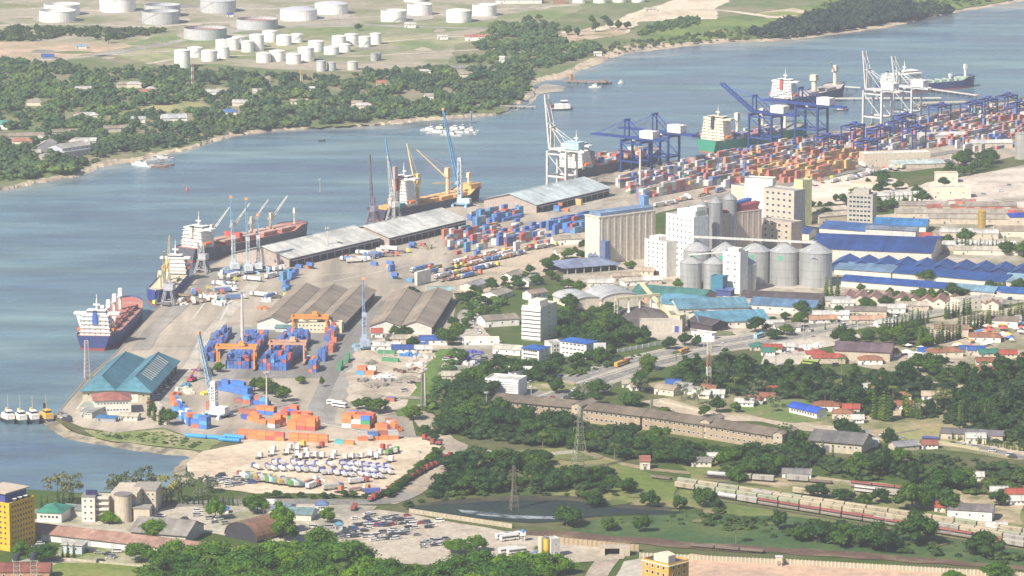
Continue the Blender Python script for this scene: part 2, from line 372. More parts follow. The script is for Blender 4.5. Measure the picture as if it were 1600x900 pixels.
def bank(name, line, w_, mat, seed=0):
    a = smooth(line, 5); rr = random.Random(seed); b = []
    for i, p in enumerate(a):
        d = a[min(len(a) - 1, i + 1)] - a[max(0, i - 1)]; d.normalize(); nn = Vector((d.y, -d.x, 0)) if not seed else Vector((-d.y, d.x, 0))
        b.append(p + nn * (w_ + rr.uniform(-1.2, 1.5)))
    m_ = MB(mat); n_ = len(a); m_.add([(v.x, v.y, .06) for v in a] + [(v.x, v.y, WZ - .4) for v in b], [(i, n_ + i, n_ + i + 1, i + 1) for i in range(n_ - 1)] + [])
    return struct(m_.build(name))
bank('revetment', INLET, 9, M((.34, .30, .22), 'ground', c2=(.14, .13, .11), s=.06))
APRON = [QP[i] + Vector((1.0, -.5, 0)) for i in range(0, 9)] + [P(1800, 130), P(1800, 205), P(1640, 232), P(1560, 250), P(1420, 268), P(1330, 268), P(1262, 292), P(1180, 300), P(1030, 332), P(935, 372), P(890, 402), P(800, 432), P(740, 447), P(716, 458), P(708, 500), P(690, 540), P(668, 580), P(640, 640), P(652, 690), P(600, 694), P(400, 694), P(300, 684), P(255, 668), P(180, 676), P(130, 668), P(96, 654)]
tess(APRON, .07, M((.45, .395, .325), 'paving'), 'port_apron')
zone('yard_asphalt', [(312, 585), (330, 520), (380, 512), (560, 500), (598, 470), (640, 462), (615, 520), (560, 540), (530, 585), (505, 640), (480, 640), (505, 585), (500, 590), (340, 592)], (.29, .285, .275), .13, 'paving', wob=0)
zone('quay_road', [(222, 520), (330, 420), (380, 412), (390, 422), (340, 435), (250, 520), (236, 546), (205, 548)], (.33, .31, .285), .13, 'paving', wob=0)
zone('sand_yard', [(292, 724), (316, 706), (400, 690), (660, 684), (690, 697), (680, 716), (640, 745), (600, 776), (500, 772), (400, 772), (330, 764), (302, 748)], (.62, .52, .40), .19, c2=(.47, .39, .3), s=.02)
zone('sand_yard', [(1250, 292), (1330, 272), (1400, 280), (1420, 292), (1330, 318), (1250, 322)], (.72, .64, .55), .19, c2=(.6, .5, .42), s=.02)
zone('sand_yard', [(1390, 300), (1480, 280), (1600, 262), (1700, 262), (1700, 330), (1560, 330), (1440, 330)], (.62, .55, .48), .19, c2=(.45, .4, .35), s=.02)
zone('rail_yard_ground', [(690, 440), (740, 404), (830, 372), (930, 362), (950, 392), (880, 420), (800, 448), (730, 470)], (.5, .42, .33), .2, c2=(.36, .31, .24), s=.03)
zone('industrial_yard', [(880, 430), (1000, 400), (1180, 300), (1260, 330), (1330, 340), (1600, 320), (1800, 330), (1800, 470), (1600, 462), (1480, 478), (1300, 500), (1180, 530), (1080, 546), (940, 505), (890, 470)], (.47, .42, .36), .1, c2=(.24, .23, .16), s=.02)
zone('truck_stop', [(1190, 540), (1280, 522), (1330, 512), (1345, 530), (1280, 545), (1250, 570), (1190, 575)], (.52, .47, .41), .2, s=.03)
zone('scrap_yard', [(540, 590), (560, 540), (610, 528), (700, 528), (720, 546), (690, 580), (640, 640), (600, 650), (548, 640)], (.5, .44, .36), .2, c2=(.34, .29, .23), s=.03)
zone('customs_yard', [(700, 545), (730, 470), (752, 456), (768, 470), (760, 520), (800, 545), (770, 580), (720, 585), (695, 575)], (.42, .385, .33), .2, c2=(.25, .24, .2), s=.03)
zone('market_ground', [(1300, 545), (1390, 540), (1440, 545), (1450, 500), (1640, 470), (1640, 560), (1500, 570), (1440, 590), (1330, 570)], (.42, .36, .29), .1, c2=(.2, .2, .12), s=.03)
zone('village_ground', [(1010, 600), (1100, 590), (1200, 610), (1330, 640), (1440, 630), (1600, 650), (1600, 720), (1400, 695), (1240, 668), (1060, 640)], (.3, .27, .16), .1, c2=(.12, .15, .06), s=.02)
zone('parking_lot', [(512, 866), (548, 806), (590, 797), (640, 803), (760, 825), (840, 838), (980, 858), (975, 874), (900, 880), (860, 880), (780, 884), (600, 880)], (.47, .42, .35), .2, c2=(.38, .33, .27), s=.03)
zone('earth_lot', [(1000, 905), (1080, 866), (1200, 876), (1400, 884), (1700, 902), (1700, 960), (1000, 960)], (.55, .38, .28), .2, c2=(.45, .33, .25), s=.02)
zone('parking_lot', [(960, 905), (975, 878), (1010, 872), (1075, 880), (1020, 960), (940, 960)], (.45, .42, .37), .25, s=.03)
zone('forecourt', [(50, 812), (200, 792), (330, 786), (560, 788), (556, 804), (500, 846), (440, 848), (300, 832), (200, 838), (50, 840)], (.46, .42, .36), .1, c2=(.26, .26, .18), s=.03)
zone('forecourt', [(40, 905), (60, 855), (200, 858), (400, 882), (380, 905)], (.42, .38, .31), .1, c2=(.2, .24, .09), s=.02)
zone('lawn', [(620, 650), (642, 652), (676, 606), (702, 562), (714, 546), (688, 546), (660, 586), (640, 620)], (.12, .2, .045), .23, c2=(.09, .15, .03), s=.04)
zone('lawn', [(60, 905), (90, 880), (200, 882), (300, 892), (290, 930), (60, 940)], (.15, .2, .05), .2, c2=(.22, .24, .08), s=.03)
zone('lawn', [(130, 672), (180, 676), (255, 670), (300, 684), (350, 690), (325, 706), (240, 697), (150, 685)], (.17, .22, .07), .14, c2=(.35, .32, .2), s=.04)
zone('field', [(1040, 700), (1080, 742), (1050, 790), (1300, 830), (1600, 880), (1700, 880), (1700, 800), (1300, 770), (1200, 740)], (.12, .17, .045), .05, c2=(.2, .2, .08), s=.02)
zone('field', [(880, 700), (1000, 735), (1060, 752), (1060, 800), (900, 790), (700, 720), (760, 706)], (.13, .18, .045), .08, c2=(.25, .22, .11), s=.02)
zone('village_lawn', [(1380, 690), (1360, 672), (1450, 662), (1500, 668), (1500, 690), (1450, 700)], (.27, .27, .11), .2, c2=(.36, .28, .18), s=.03)
zone('village_lawn', [(1130, 640), (1220, 625), (1300, 622), (1330, 650), (1240, 662)], (.12, .19, .05), .2, c2=(.2, .2, .1), s=.03)
zone('rail_yard_ground', [(1230, 740), (1330, 752), (1480, 762), (1600, 790), (1600, 822), (1400, 790), (1240, 768), (1150, 752)], (.45, .36, .26), .12, c2=(.17, .18, .08), s=.025)
creek = zone('creek', [(632, 796), (660, 790), (720, 785), (800, 780), (880, 780), (960, 791), (1020, 797), (1070, 800), (1040, 806), (960, 806), (920, 809), (880, 815), (830, 818), (760, 812), (690, 804)], (.018, .032, .034), .14, 'ground', wob=4, c2=(.028, .048, .04), s=.03)
zone('mud_bank', [(640, 792), (720, 780), (800, 775), (880, 775), (960, 786), (1070, 796), (1020, 799), (960, 793), (880, 782), (800, 783), (720, 788)], (.05, .05, .04), .19, c2=(.09, .08, .05), s=.05)
zone('pale_streak', [(715, 797), (740, 799), (800, 806), (868, 808), (866, 812), (800, 811), (750, 806), (722, 802)], (.30, .34, .38), .2, c2=(.05, .07, .09), s=.08)  # pale blue-grey streak with darker patches along the creek
zone('reed_bed', [(930, 812), (1070, 804), (1250, 808), (1600, 860), (1700, 880), (1600, 886), (1200, 864), (1000, 842), (880, 834), (900, 822)], (.05, .10, .035), .1, c2=(.09, .13, .045), s=.03)
zone('railway_ballast', [(800, 828), (900, 832), (1100, 850), (1300, 862), (1600, 886), (1600, 892), (1300, 870), (1080, 858), (880, 842), (800, 836)], (.12, .075, .06), .22, c2=(.2, .15, .1), s=.04)
road('dirt_track', [(900, 700), (960, 722), (1040, 736), (1150, 742), (1280, 746)], 7, .2, M((.32, .26, .16), 'ground', s=.05))
patches('ground_patch', [(900, 450), (1100, 440), (1300, 480), (1180, 528), (1000, 530)], 14, ((.3, .27, .22), (.5, .46, .4), (.2, .2, .17), (.16, .18, .09)), (8, 26), (2, 5), .5)
patches('ground_patch', [(1260, 340), (1590, 300), (1590, 450), (1320, 480)], 14, ((.3, .27, .22), (.5, .46, .4), (.14, .17, .08)), (10, 34), (2, 5), .5)
patches('ground_patch', [(560, 590), (690, 540), (650, 640), (560, 640)], 9, ((.36, .3, .24), (.55, .48, .4), (.28, .26, .2)), (8, 26), (2, 6), .5)
patches('ground_patch', [(900, 705), (1050, 735), (1300, 800), (1560, 850), (1560, 870), (1100, 820), (900, 780)], 16, ((.2, .17, .08), (.1, .14, .04), (.16, .18, .07), (.24, .2, .13)), (12, 40), (2, 6), .34)
# roads ---------------------------------------------------------------
ASPH = M((.20, .195, .185), 'ground', c2=(.27, .26, .24), s=.03); CONC = M((.4, .37, .32), 'ground', s=.03)
HW = [(770, 648), (850, 617), (930, 590), (1010, 566), (1100, 545), (1180, 532), (1260, 517), (1340, 503), (1420, 490), (1500, 477), (1600, 462), (1760, 440)]
hw = smooth(HW, 8)
mb = MB(M((.42, .38, .29), 'ground', s=.04)); ribbon_mb(mb, hw, 42, .22); struct(mb.build('verge'))
mb = MB(ASPH)
for off in (-9.5, 9.5): ribbon_mb(mb, hw, 12, .3, off)
struct(mb.build('highway'))
mb = MB(M((.75, .74, .7), 'flat'))
for off in (-15.2, -3.8, 3.8, 15.2): ribbon_mb(mb, hw, .3, .34, off)
for i in range(0, len(hw) - 1, 1):
    for off in (-9.5, 9.5):
        a, b = hw[i], hw[i].lerp(hw[i + 1], .4); ribbon_mb(mb, [a, b], .25, .34, off)
struct(mb.build('lane_markings'))
mb = MB(M((.45, .43, .38), 'paint')); ribbon_mb(mb, hw, 3.2, .42, 0, .15)
for off in (-18, 18): ribbon_mb(mb, hw, 2.0, .42, off, .15)
struct(mb.build('kerb'))
c0 = P(868, 603); mb = MB(ASPH); mb.cyl(c0.x, c0.y, 38, 38, .1, .36, 40); struct(mb.build('roundabout_road'))
mb = MB(M((.16, .19, .07), 'ground', c2=(.4, .34, .24), s=.06)); mb.cyl(c0.x - 4, c0.y, 19, 18.6, .36, .55, 32); struct(mb.build('roundabout_island'))
road('road', [(600, 786), (640, 770), (672, 742), (700, 715), (715, 700), (690, 686), (660, 650), (650, 632)], 15, .3, M((.42, .36, .29), 'ground', s=.03))
road('road', [(-40, 796), (60, 800), (150, 796), (330, 786), (460, 784), (600, 784), (640, 770)], 13, .32, ASPH)
road('road', [(560, 790), (540, 812), (520, 840), (500, 850)], 22, .28, CONC)
road('road', [(700, 702), (760, 706), (820, 712), (900, 706)], 8, .33, CONC)
road('road', [(770, 648), (740, 640), (720, 610), (706, 570), (740, 520), (755, 470), (790, 440)], 9, .3, CONC)
road('road', [(1500, 236), (1400, 252), (1290, 276), (1220, 290), (1100, 312)], 16, .3, ASPH)
road('road', [(1490, 290), (1560, 272), (1640, 256)], 26, .3, CONC)
road('dirt_road', [(1020, 625), (1070, 640), (1130, 652), (1200, 655), (1260, 668), (1330, 674), (1400, 686), (1500, 694), (1600, 712), (1720, 735)], 20, .3, M((.5, .42, .33), 'ground', c2=(.4, .34, .26), s=.03))
road('road', [(1345, 672), (1430, 686), (1520, 697), (1600, 716), (1720, 742)], 8, .36, ASPH)
road('dirt_road', [(1430, 592), (1470, 604), (1510, 606), (1500, 620), (1450, 632), (1400, 640)], 12, .3, M((.5, .42, .32), 'ground', s=.05))
road('dirt_road', [(1320, 660), (1380, 650), (1440, 640), (1500, 640), (1560, 655)], 10, .32, M((.5, .42, .32), 'ground', s=.05))
road('road', [(925, 960), (930, 910), (938, 890), (952, 872), (958, 864)], 12, .3, M((.4, .34, .29), 'ground', s=.05))
road('port_road', [(238, 640), (262, 610), (300, 570), (330, 520), (400, 440)], 10, .16, M((.5, .46, .4), 'ground', s=.04))
road('port_road', [(250, 665), (300, 655), (285, 640), (260, 625), (290, 590), (420, 620), (470, 648), (540, 668), (660, 686)], 9, .18, M((.36, .34, .31), 'ground', s=.04))
road('port_road', [(500, 660), (510, 630), (560, 560), (615, 500), (640, 470)], 18, .17, M((.32, .31, .29), 'ground', s=.04))
road('port_road', [(820, 350), (860, 344), (930, 322), (1000, 300)], 14, .16, M((.4, .36, .31), 'ground', s=.04))
mb = MB(M((.11, .09, .08), 'ground', s=.1))
for ys in (0, 6, 12, 18): ribbon_mb(mb, smooth([(1080, 760 + ys), (1200, 777 + ys), (1400, 810 + ys), (1600, 843 + ys), (1700, 860 + ys)], 5), 3.2, .26)
for ys in (0, 5, 10): ribbon_mb(mb, smooth([(1100, 742 + ys), (1200, 750 + ys), (1450, 770 + ys), (1700, 800 + ys)], 5), 3.0, .27)
struct(mb.build('railway_tracks'))
mb = MB(M((.62, .60, .54), 'ground', s=.2))
for q in ([(222, 524), (330, 519)], [(300, 500), (345, 440)], [(345, 500), (372, 450)], [(240, 545), (330, 543)], [(120, 640), (165, 585)], [(400, 440), (560, 425)], [(520, 440), (640, 415)], [(300, 655), (420, 640)], [(470, 655), (640, 690)]): ribbon_mb(mb, smooth(q, 4), 1.4, .21)
struct(mb.build('painted_lines'))
# haze ------------------------------------------------------------------
hz = MB(bpy.data.materials.new('haze')).box(-2600, 3200, -200, 8600, -9.5, 520).build('haze'); hz['kind'] = 'stuff'
hm = hz.data.materials[0]; hm.use_nodes = True; hn = hm.node_tree; hn.nodes.remove(hn.nodes['Principled BSDF'])
pv = hn.nodes.new('ShaderNodeVolumePrincipled'); pv.inputs['Density'].default_value = HAZE
pv.inputs['Color'].default_value = (.80, .85, 1, 1); pv.inputs['Anisotropy'].default_value = 0.1
hn.links.new(pv.outputs[0], hn.nodes['Material Output'].inputs['Volume'])
# ================================================================ builders
GL = M(GLASS, 'glass'); DK = M(DARK, 'paint')
_WM = {}
def window_mesh(w_, h_, frame=(.7, .69, .66)):
    k = (round(w_, 1), round(h_, 1), frame)
    if k not in _WM:
        m = MB(M(frame, 'flat')); t = .14
        for a in ((-w_ / 2, w_ / 2, -h_ / 2, -h_ / 2 + t), (-w_ / 2, w_ / 2, h_ / 2 - t, h_ / 2), (-w_ / 2, -w_ / 2 + t, -h_ / 2 + t, h_ / 2 - t), (w_ / 2 - t, w_ / 2, -h_ / 2 + t, h_ / 2 - t)):
            m.box(a[0], a[1], -.1, .02, a[2], a[3])
        m.m(GL).box(-w_ / 2 + t, w_ / 2 - t, -.05, .01, -h_ / 2 + t, h_ / 2 - t); _WM[k] = m.mesh('window')
    return _WM[k]
_DM = {}
def door_mesh(w_, h_, c=(.12, .14, .16)):
    k = (w_, h_, c)
    if k not in _DM:
        m = MB(M(c, 'paint')).box(-w_ / 2, w_ / 2, -.12, .02, 0, h_); m.m(M((.5, .5, .48), 'flat')).box(-w_ / 2 - .15, w_ / 2 + .15, -.16, .02, h_, h_ + .18)
        for s_ in (-1, 1): m.box(s_ * (w_ / 2 + .08) - .07, s_ * (w_ / 2 + .08) + .07, -.16, .02, 0, h_)
        _DM[k] = m.mesh('door')
    return _DM[k]
def put_windows(root, face, W, D, z0, z1, rows, cols, ww=1.6, wh=1.5, frame=(.7, .69, .66), m0=1.5, nm='window'):
    me = window_mesh(ww, wh, frame); L_ = W if face in 'fb' else D
    for r in range(rows):
        z = z0 + (z1 - z0) * (r + .5) / rows
        for c in range(cols):
            t = m0 + (L_ - 2 * m0) * (c + .5) / cols
            loc, rz = {'f': ((t, -.03, z), 0), 'b': ((t, D + .03, z), math.pi), 'r': ((W + .03, t, z), math.pi / 2), 'l': ((-.03, t, z), -math.pi / 2)}[face]
            inst(nm, me, root, loc, rz)
def put_door(root, face, W, D, t, w_=2.4, h_=2.6, c=(.12, .14, .16)):
    loc, rz = {'f': ((t, -.03, 0), 0), 'r': ((W + .03, t, 0), math.pi / 2), 'l': ((-.03, t, 0), -math.pi / 2)}[face]
    inst('door', door_mesh(w_, h_, c), root, loc, rz)
def roof_faces(m, W, D, h, rise, kind, bays, o, th=.22):
    def slab(q):                              # q: 4 (or 3) points of the top face, thickened downwards
        n = len(q); m.add([(a, b, c + th) for a, b, c in q] + [(a, b, c) for a, b, c in q], [tuple(range(n)), tuple(range(2 * n - 1, n - 1, -1))] + [(i, n + i, n + (i + 1) % n, (i + 1) % n) for i in range(n)])
    if kind == 'gx':
        k = rise / (D / 2); e = h - o * k
        slab([(-o, -o, e), (W + o, -o, e), (W + o, D / 2, h + rise), (-o, D / 2, h + rise)])
        slab([(W + o, D + o, e), (-o, D + o, e), (-o, D / 2, h + rise), (W + o, D / 2, h + rise)])
        m.box(-o, W + o, D / 2 - .3, D / 2 + .3, h + rise + th - .1, h + rise + th + .12)
    elif kind in ('gy', 'hy'):
        b = W / bays
        for i in range(bays):
            x0, x1 = i * b, (i + 1) * b; xm = (x0 + x1) / 2; k = rise / (b / 2)
            l = x0 - (o if i == 0 else 0); r_ = x1 + (o if i == bays - 1 else 0); zl = h - (x0 - l) * k; zr = h - (r_ - x1) * k
            hip = b * .5 if kind == 'hy' else 0
            y0 = -o + hip
            slab([(l, -o, zl), (xm, y0, h + rise), (xm, D + o - hip, h + rise), (l, D + o, zl)][::-1])
            slab([(r_, -o, zr), (r_, D + o, zr), (xm, D + o - hip, h + rise), (xm, y0, h + rise)][::1])
            if hip:
                slab([(l, -o, zl), (r_, -o, zr), (xm, y0, h + rise)]); slab([(r_, D + o, zr), (l, D + o, zl), (xm, D + o - hip, h + rise)])
            m.box(xm - .3, xm + .3, y0, D + o - hip, h + rise + th - .1, h + rise + th + .12)
    elif kind == 'hip':
        e = h - .15; q = min(W, D) / 2
        if W >= D: a, b = (q, D / 2, h + rise), (W - q, D / 2, h + rise)
        else: a, b = (W / 2, q, h + rise), (W / 2, D - q, h + rise)
        c = [(-o, -o, e), (W + o, -o, e), (W + o, D + o, e), (-o, D + o, e)]
        if W >= D: slab([c[0], c[1], b, a]); slab([c[1], c[2], b]); slab([c[2], c[3], a, b]); slab([c[3], c[0], a])
        else: slab([c[0], c[1], a]); slab([c[1], c[2], b, a]); slab([c[2], c[3], b]); slab([c[3], c[0], a, b])
    elif kind == 'shed':
        slab([(-o, -o, h), (W + o, -o, h), (W + o, D + o, h + rise), (-o, D + o, h + rise)])
    elif kind in ('ax', 'ay'):                # barrel roofs, along x / along y
        n = 12; S = D if kind == 'ax' else W
        pr = [(-o + (S + 2 * o) * (.5 - .5 * math.cos(math.pi * i / n)), h + rise * math.sin(math.pi * i / n)) for i in range(n + 1)]
        pr = pr + [(a, b - th) for a, b in pr[::-1]]
        (m.xprism(pr[::-1], -o, W + o) if kind == 'ax' else m.yprism(pr[::-1], -o, D + o))
    elif kind == 'flat':
        m.box(.3, W - .3, .3, D - .3, h - .1, h + .12)
def B(name, label, cat, p0, p1, D, h, roof='gx', rise=3.0, wall=WHITE, rc=(.3, .3, .3), o=.7, bays=1, f=None, l=None, r=None, door=None,
      ww=1.6, wh=1.5, z0=1.0, rust=0, group=None, W=None, frame=(.7, .69, .66), base=None, rkind='roof', plan=None):
    A, C_ = (P(*p0), P(*p1)) if not isinstance(p0, Vector) else (p0, p1)
    u = C_ - A; ang = math.atan2(u.y, u.x); W = W or u.length
    root = thing(name, label, cat, A, ang, group)
    m = MB(M(wall, 'paint')); par = .9 if roof == 'flat' else 0
    if roof == 'flat':
        m.box(0, W, 0, D, 0, h)
        for b_ in ((0, W, 0, .3), (0, W, D - .3, D), (0, .3, .3, D - .3), (W - .3, W, .3, D - .3)): m.box(*b_, h, h + par)
    elif roof == 'gx': m.xprism([(0, 0), (D, 0), (D, h), (D / 2, h + rise - .05), (0, h)], 0, W)
    elif roof in ('gy',):
        b_ = W / bays; pr = [(W, 0)] + [q for i in range(bays)[::-1] for q in (((i + 1) * b_, h), ((i + .5) * b_, h + rise - .05))] + [(0, h), (0, 0)]
        m.yprism(pr, 0, D)
    elif roof == 'shed': m.add([(0, 0, 0), (W, 0, 0), (W, D, 0), (0, D, 0), (0, 0, h), (W, 0, h), (W, D, h + rise), (0, D, h + rise)], [(3, 2, 1, 0), (4, 5, 6, 7), (0, 1, 5, 4), (1, 2, 6, 5), (2, 3, 7, 6), (3, 0, 4, 7)])
    elif roof in ('ax', 'ay'):
        S = D if roof == 'ax' else W; pr = [(0, 0), (S, 0)] + [(S * (.5 + .5 * math.cos(math.pi * i / 12)), h - .1 + rise * .97 * math.sin(math.pi * i / 12)) for i in range(13)]
        (m.xprism(pr, 0, W) if roof == 'ax' else m.yprism(pr[::-1], 0, D))
    else: m.box(0, W, 0, D, 0, h - .2)
    if base: m.m(M(base, 'paint')).box(-.05, W + .05, -.05, D + .05, 0, 1.1)
    wo = m.build('wall', root)
    ax = 0 if roof in ('gx', 'hip', 'shed', 'flat', 'ax') else 1
    m = MB(M(rc, rkind, ax=ax, rust=rust) if rkind == 'roof' else M(rc, rkind)); roof_faces(m, W, D, h, rise, roof, bays, o); rf = m.build('roof', root)
    hz = h
    for face, spec in (('f', f), ('l', l), ('r', r)):
        if spec: put_windows(root, face, W, D, z0, hz, spec[0], spec[1], ww, wh, frame)
    if door: put_door(root, door[0], W, D, *door[1:])
    return root, W, D, rf
def silo(name, label, x, y, dia, h, cone, col=STEEL, group=None, bands=0, emblem=None, parts=True):
    c = P(x, y); root = thing(name, label, 'silo', c, 0, group); r_ = dia / 2
    m = MB(M(col, 'metal')); m.cyl(0, 0, r_, r_, 0, h, 32)
    m.m(M(tuple(v * .8 for v in col), 'metal'))
    for i in range(1, 4): m.cyl(0, 0, r_ + .12, r_ + .12, h * i / 4 - .15, h * i / 4 + .15, 32)
    m.build('shell', root)
    m = MB(M(tuple(min(1, v * 1.02) for v in col), 'metal', r=.5)); m.cyl(0, 0, r_ + .4, r_ * .08, h, h + cone, 32)
    for i in range(12):
        a = 2 * math.pi * i / 12; m.tube((math.cos(a) * (r_ + .3), math.sin(a) * (r_ + .3), h + .1), (math.cos(a) * r_ * .08, math.sin(a) * r_ * .08, h + cone + .1), .12, 3)
    m.cyl(0, 0, r_ * .1, r_ * .1, h + cone - .3, h + cone + 1.2, 12); m.build('cone_roof', root)
    m = MB(M((.4, .42, .44), 'flat'))
    a = R(-60); ex, ey = math.cos(a) * (r_ + .5), math.sin(a) * (r_ + .5)
    for s_ in (-.35, .35): m.tube((ex + s_, ey, 0), (ex + s_, ey, h), .09, 3)
    for i in range(int(h / 1.5)): m.tube((ex - .35, ey, i * 1.5 + .5), (ex + .35, ey, i * 1.5 + .5), .06, 3)
    m.build('ladder', root)
    if emblem == 'green':
        m = MB(M((.06, .42, .27), 'flat')); aa = R(-118)
        for k in range(4):
            a0, a1 = aa + k * .07, aa + (k + 1) * .07; q = r_ + .16
            m.add([(math.cos(a0) * q, math.sin(a0) * q, h * .78), (math.cos(a1) * q, math.sin(a1) * q, h * .78), (math.cos(a1) * q, math.sin(a1) * q, h * .92), (math.cos(a0) * q, math.sin(a0) * q, h * .92)], [(0, 1, 2, 3)])
        m.build('emblem', root)
    if emblem == 'arc':
        m = MB(M((.05, .05, .2), 'flat')); q = r_ + .16
        for k in range(8):
            a0, a1 = R(-112) + k * .055, R(-112) + (k + 1) * .055; z_ = [h * .83 + 1.6 * math.sin(math.pi * (j / 8) ** .8) for j in (k, k + 1)]; t_ = [.25 + .6 * math.sin(math.pi * j / 8) for j in (k, k + 1)]
            m.add([(math.cos(a0) * q, math.sin(a0) * q, z_[0] - t_[0]), (math.cos(a1) * q, math.sin(a1) * q, z_[1] - t_[1]), (math.cos(a1) * q, math.sin(a1) * q, z_[1]), (math.cos(a0) * q, math.sin(a0) * q, z_[0])], [(0, 1, 2, 3)])
        m.build('emblem', root)
    return root
def tank(label, x, y, dia, h, col=WHITE, top=None, kind='dome', group=None):
    root = thing('storage_tank', label, 'storage tank', P(x, y), random.random() * 6, group); r_ = dia / 2
    m = MB(M(col, 'paint')); m.cyl(0, 0, r_, r_, 0, h, 36, cap=kind != 'open')
    m.cyl(0, 0, r_ + .25, r_ + .25, h - .5, h - .1, 36, cap=True) if kind != 'open' else [m.tube((math.cos(a) * r_, math.sin(a) * r_, h), (math.cos(a + .18) * r_, math.sin(a + .18) * r_, h), .35, 4) for a in [i * .1745 for i in range(36)]]
    m.build('shell', root)
    m = MB(M(top or tuple(v * .85 for v in col), 'paint'))
    if kind == 'dome': m.cyl(0, 0, r_ + .1, r_ * .55, h, h + dia * .05, 36); m.cyl(0, 0, r_ * .55, .3, h + dia * .05, h + dia * .075, 36)
    else: m.cyl(0, 0, r_ - .3, r_ - .3, h * .55, h * .72, 36)
    m.build('roof', root)
    m = MB(M((.45, .44, .42), 'flat')); q = r_ + .8; n = 14
    for i in range(n): m.tube((math.cos(i * .09) * q, math.sin(i * .09) * q, h * i / n), (math.cos((i + 1) * .09) * q, math.sin((i + 1) * .09) * q, h * (i + 1) / n), .28, 3)
    m.build('stair', root)
    return root
# ---- ships: local x from stern (0) to bow (L), z = 0 at the waterline
def hull(L, Bm, dk, fc, colu, colb, deckc, root):
    S = [0, .03, .08, .15, .3, .5, .7, .8, .87, .92, .96, .985, 1.0]
    hd = [.82, .88, .95, 1, 1, 1, 1, .97, .86, .7, .48, .28, .03]; hw_ = [.45, .6, .82, .97, 1, 1, .99, .88, .66, .42, .19, .07, .0]
    dz = [dk + 1.5 if s < .12 else dk for s in S]; dz = [d if s < .86 else dk + fc for s, d in zip(S, dz)]
    def rows(part):
        out = []
        for i, s in enumerate(S):
            x = s * L; xi = x + (1.5 if i == 0 else 0) - (3.5 if i == len(S) - 1 else 0); a = hd[i] * Bm / 2; b = hw_[i] * Bm / 2; z = dz[i] + 1.0
            mdl = b + (a - b) * .35; m_z = 1.6
            out.append({'u': [(x, a, z), (x * .5 + xi * .5, mdl, m_z)], 'b': [(x * .5 + xi * .5, mdl, m_z), (xi, b, -2.5)]}[part])
        return out
    for part, nm, c in (('u', 'hull', colu), ('b', 'boot_topping', colb)):
        m = MB(M(c, 'paint')); rw = rows(part); n = len(rw)
        for sgn in (1, -1):
            v = [(p[0], p[1] * sgn, p[2]) for q in rw for p in q]; f_ = [(2 * i, 2 * i + 2, 2 * i + 3, 2 * i + 1) for i in range(n - 1)]
            m.add(v, [t if sgn > 0 else t[::-1] for t in f_])
        q = rw[0]; m.add([q[0], q[1], (q[1][0], -q[1][1], q[1][2]), (q[0][0], -q[0][1], q[0][2])], [(0, 1, 2, 3), (3, 2, 1, 0)][:1])
        m.build(nm, root)
    m = MB(M(deckc, 'paint')); n = len(S)
    v = [(s * L, sg * (hd[i] * Bm / 2 - .05), dz[i]) for i, s in enumerate(S) for sg in (1, -1)]
    m.add(v, [(2 * i, 2 * i + 1, 2 * i + 3, 2 * i + 2) for i in range(n - 1)]); m.build('deck', root)
    return dz
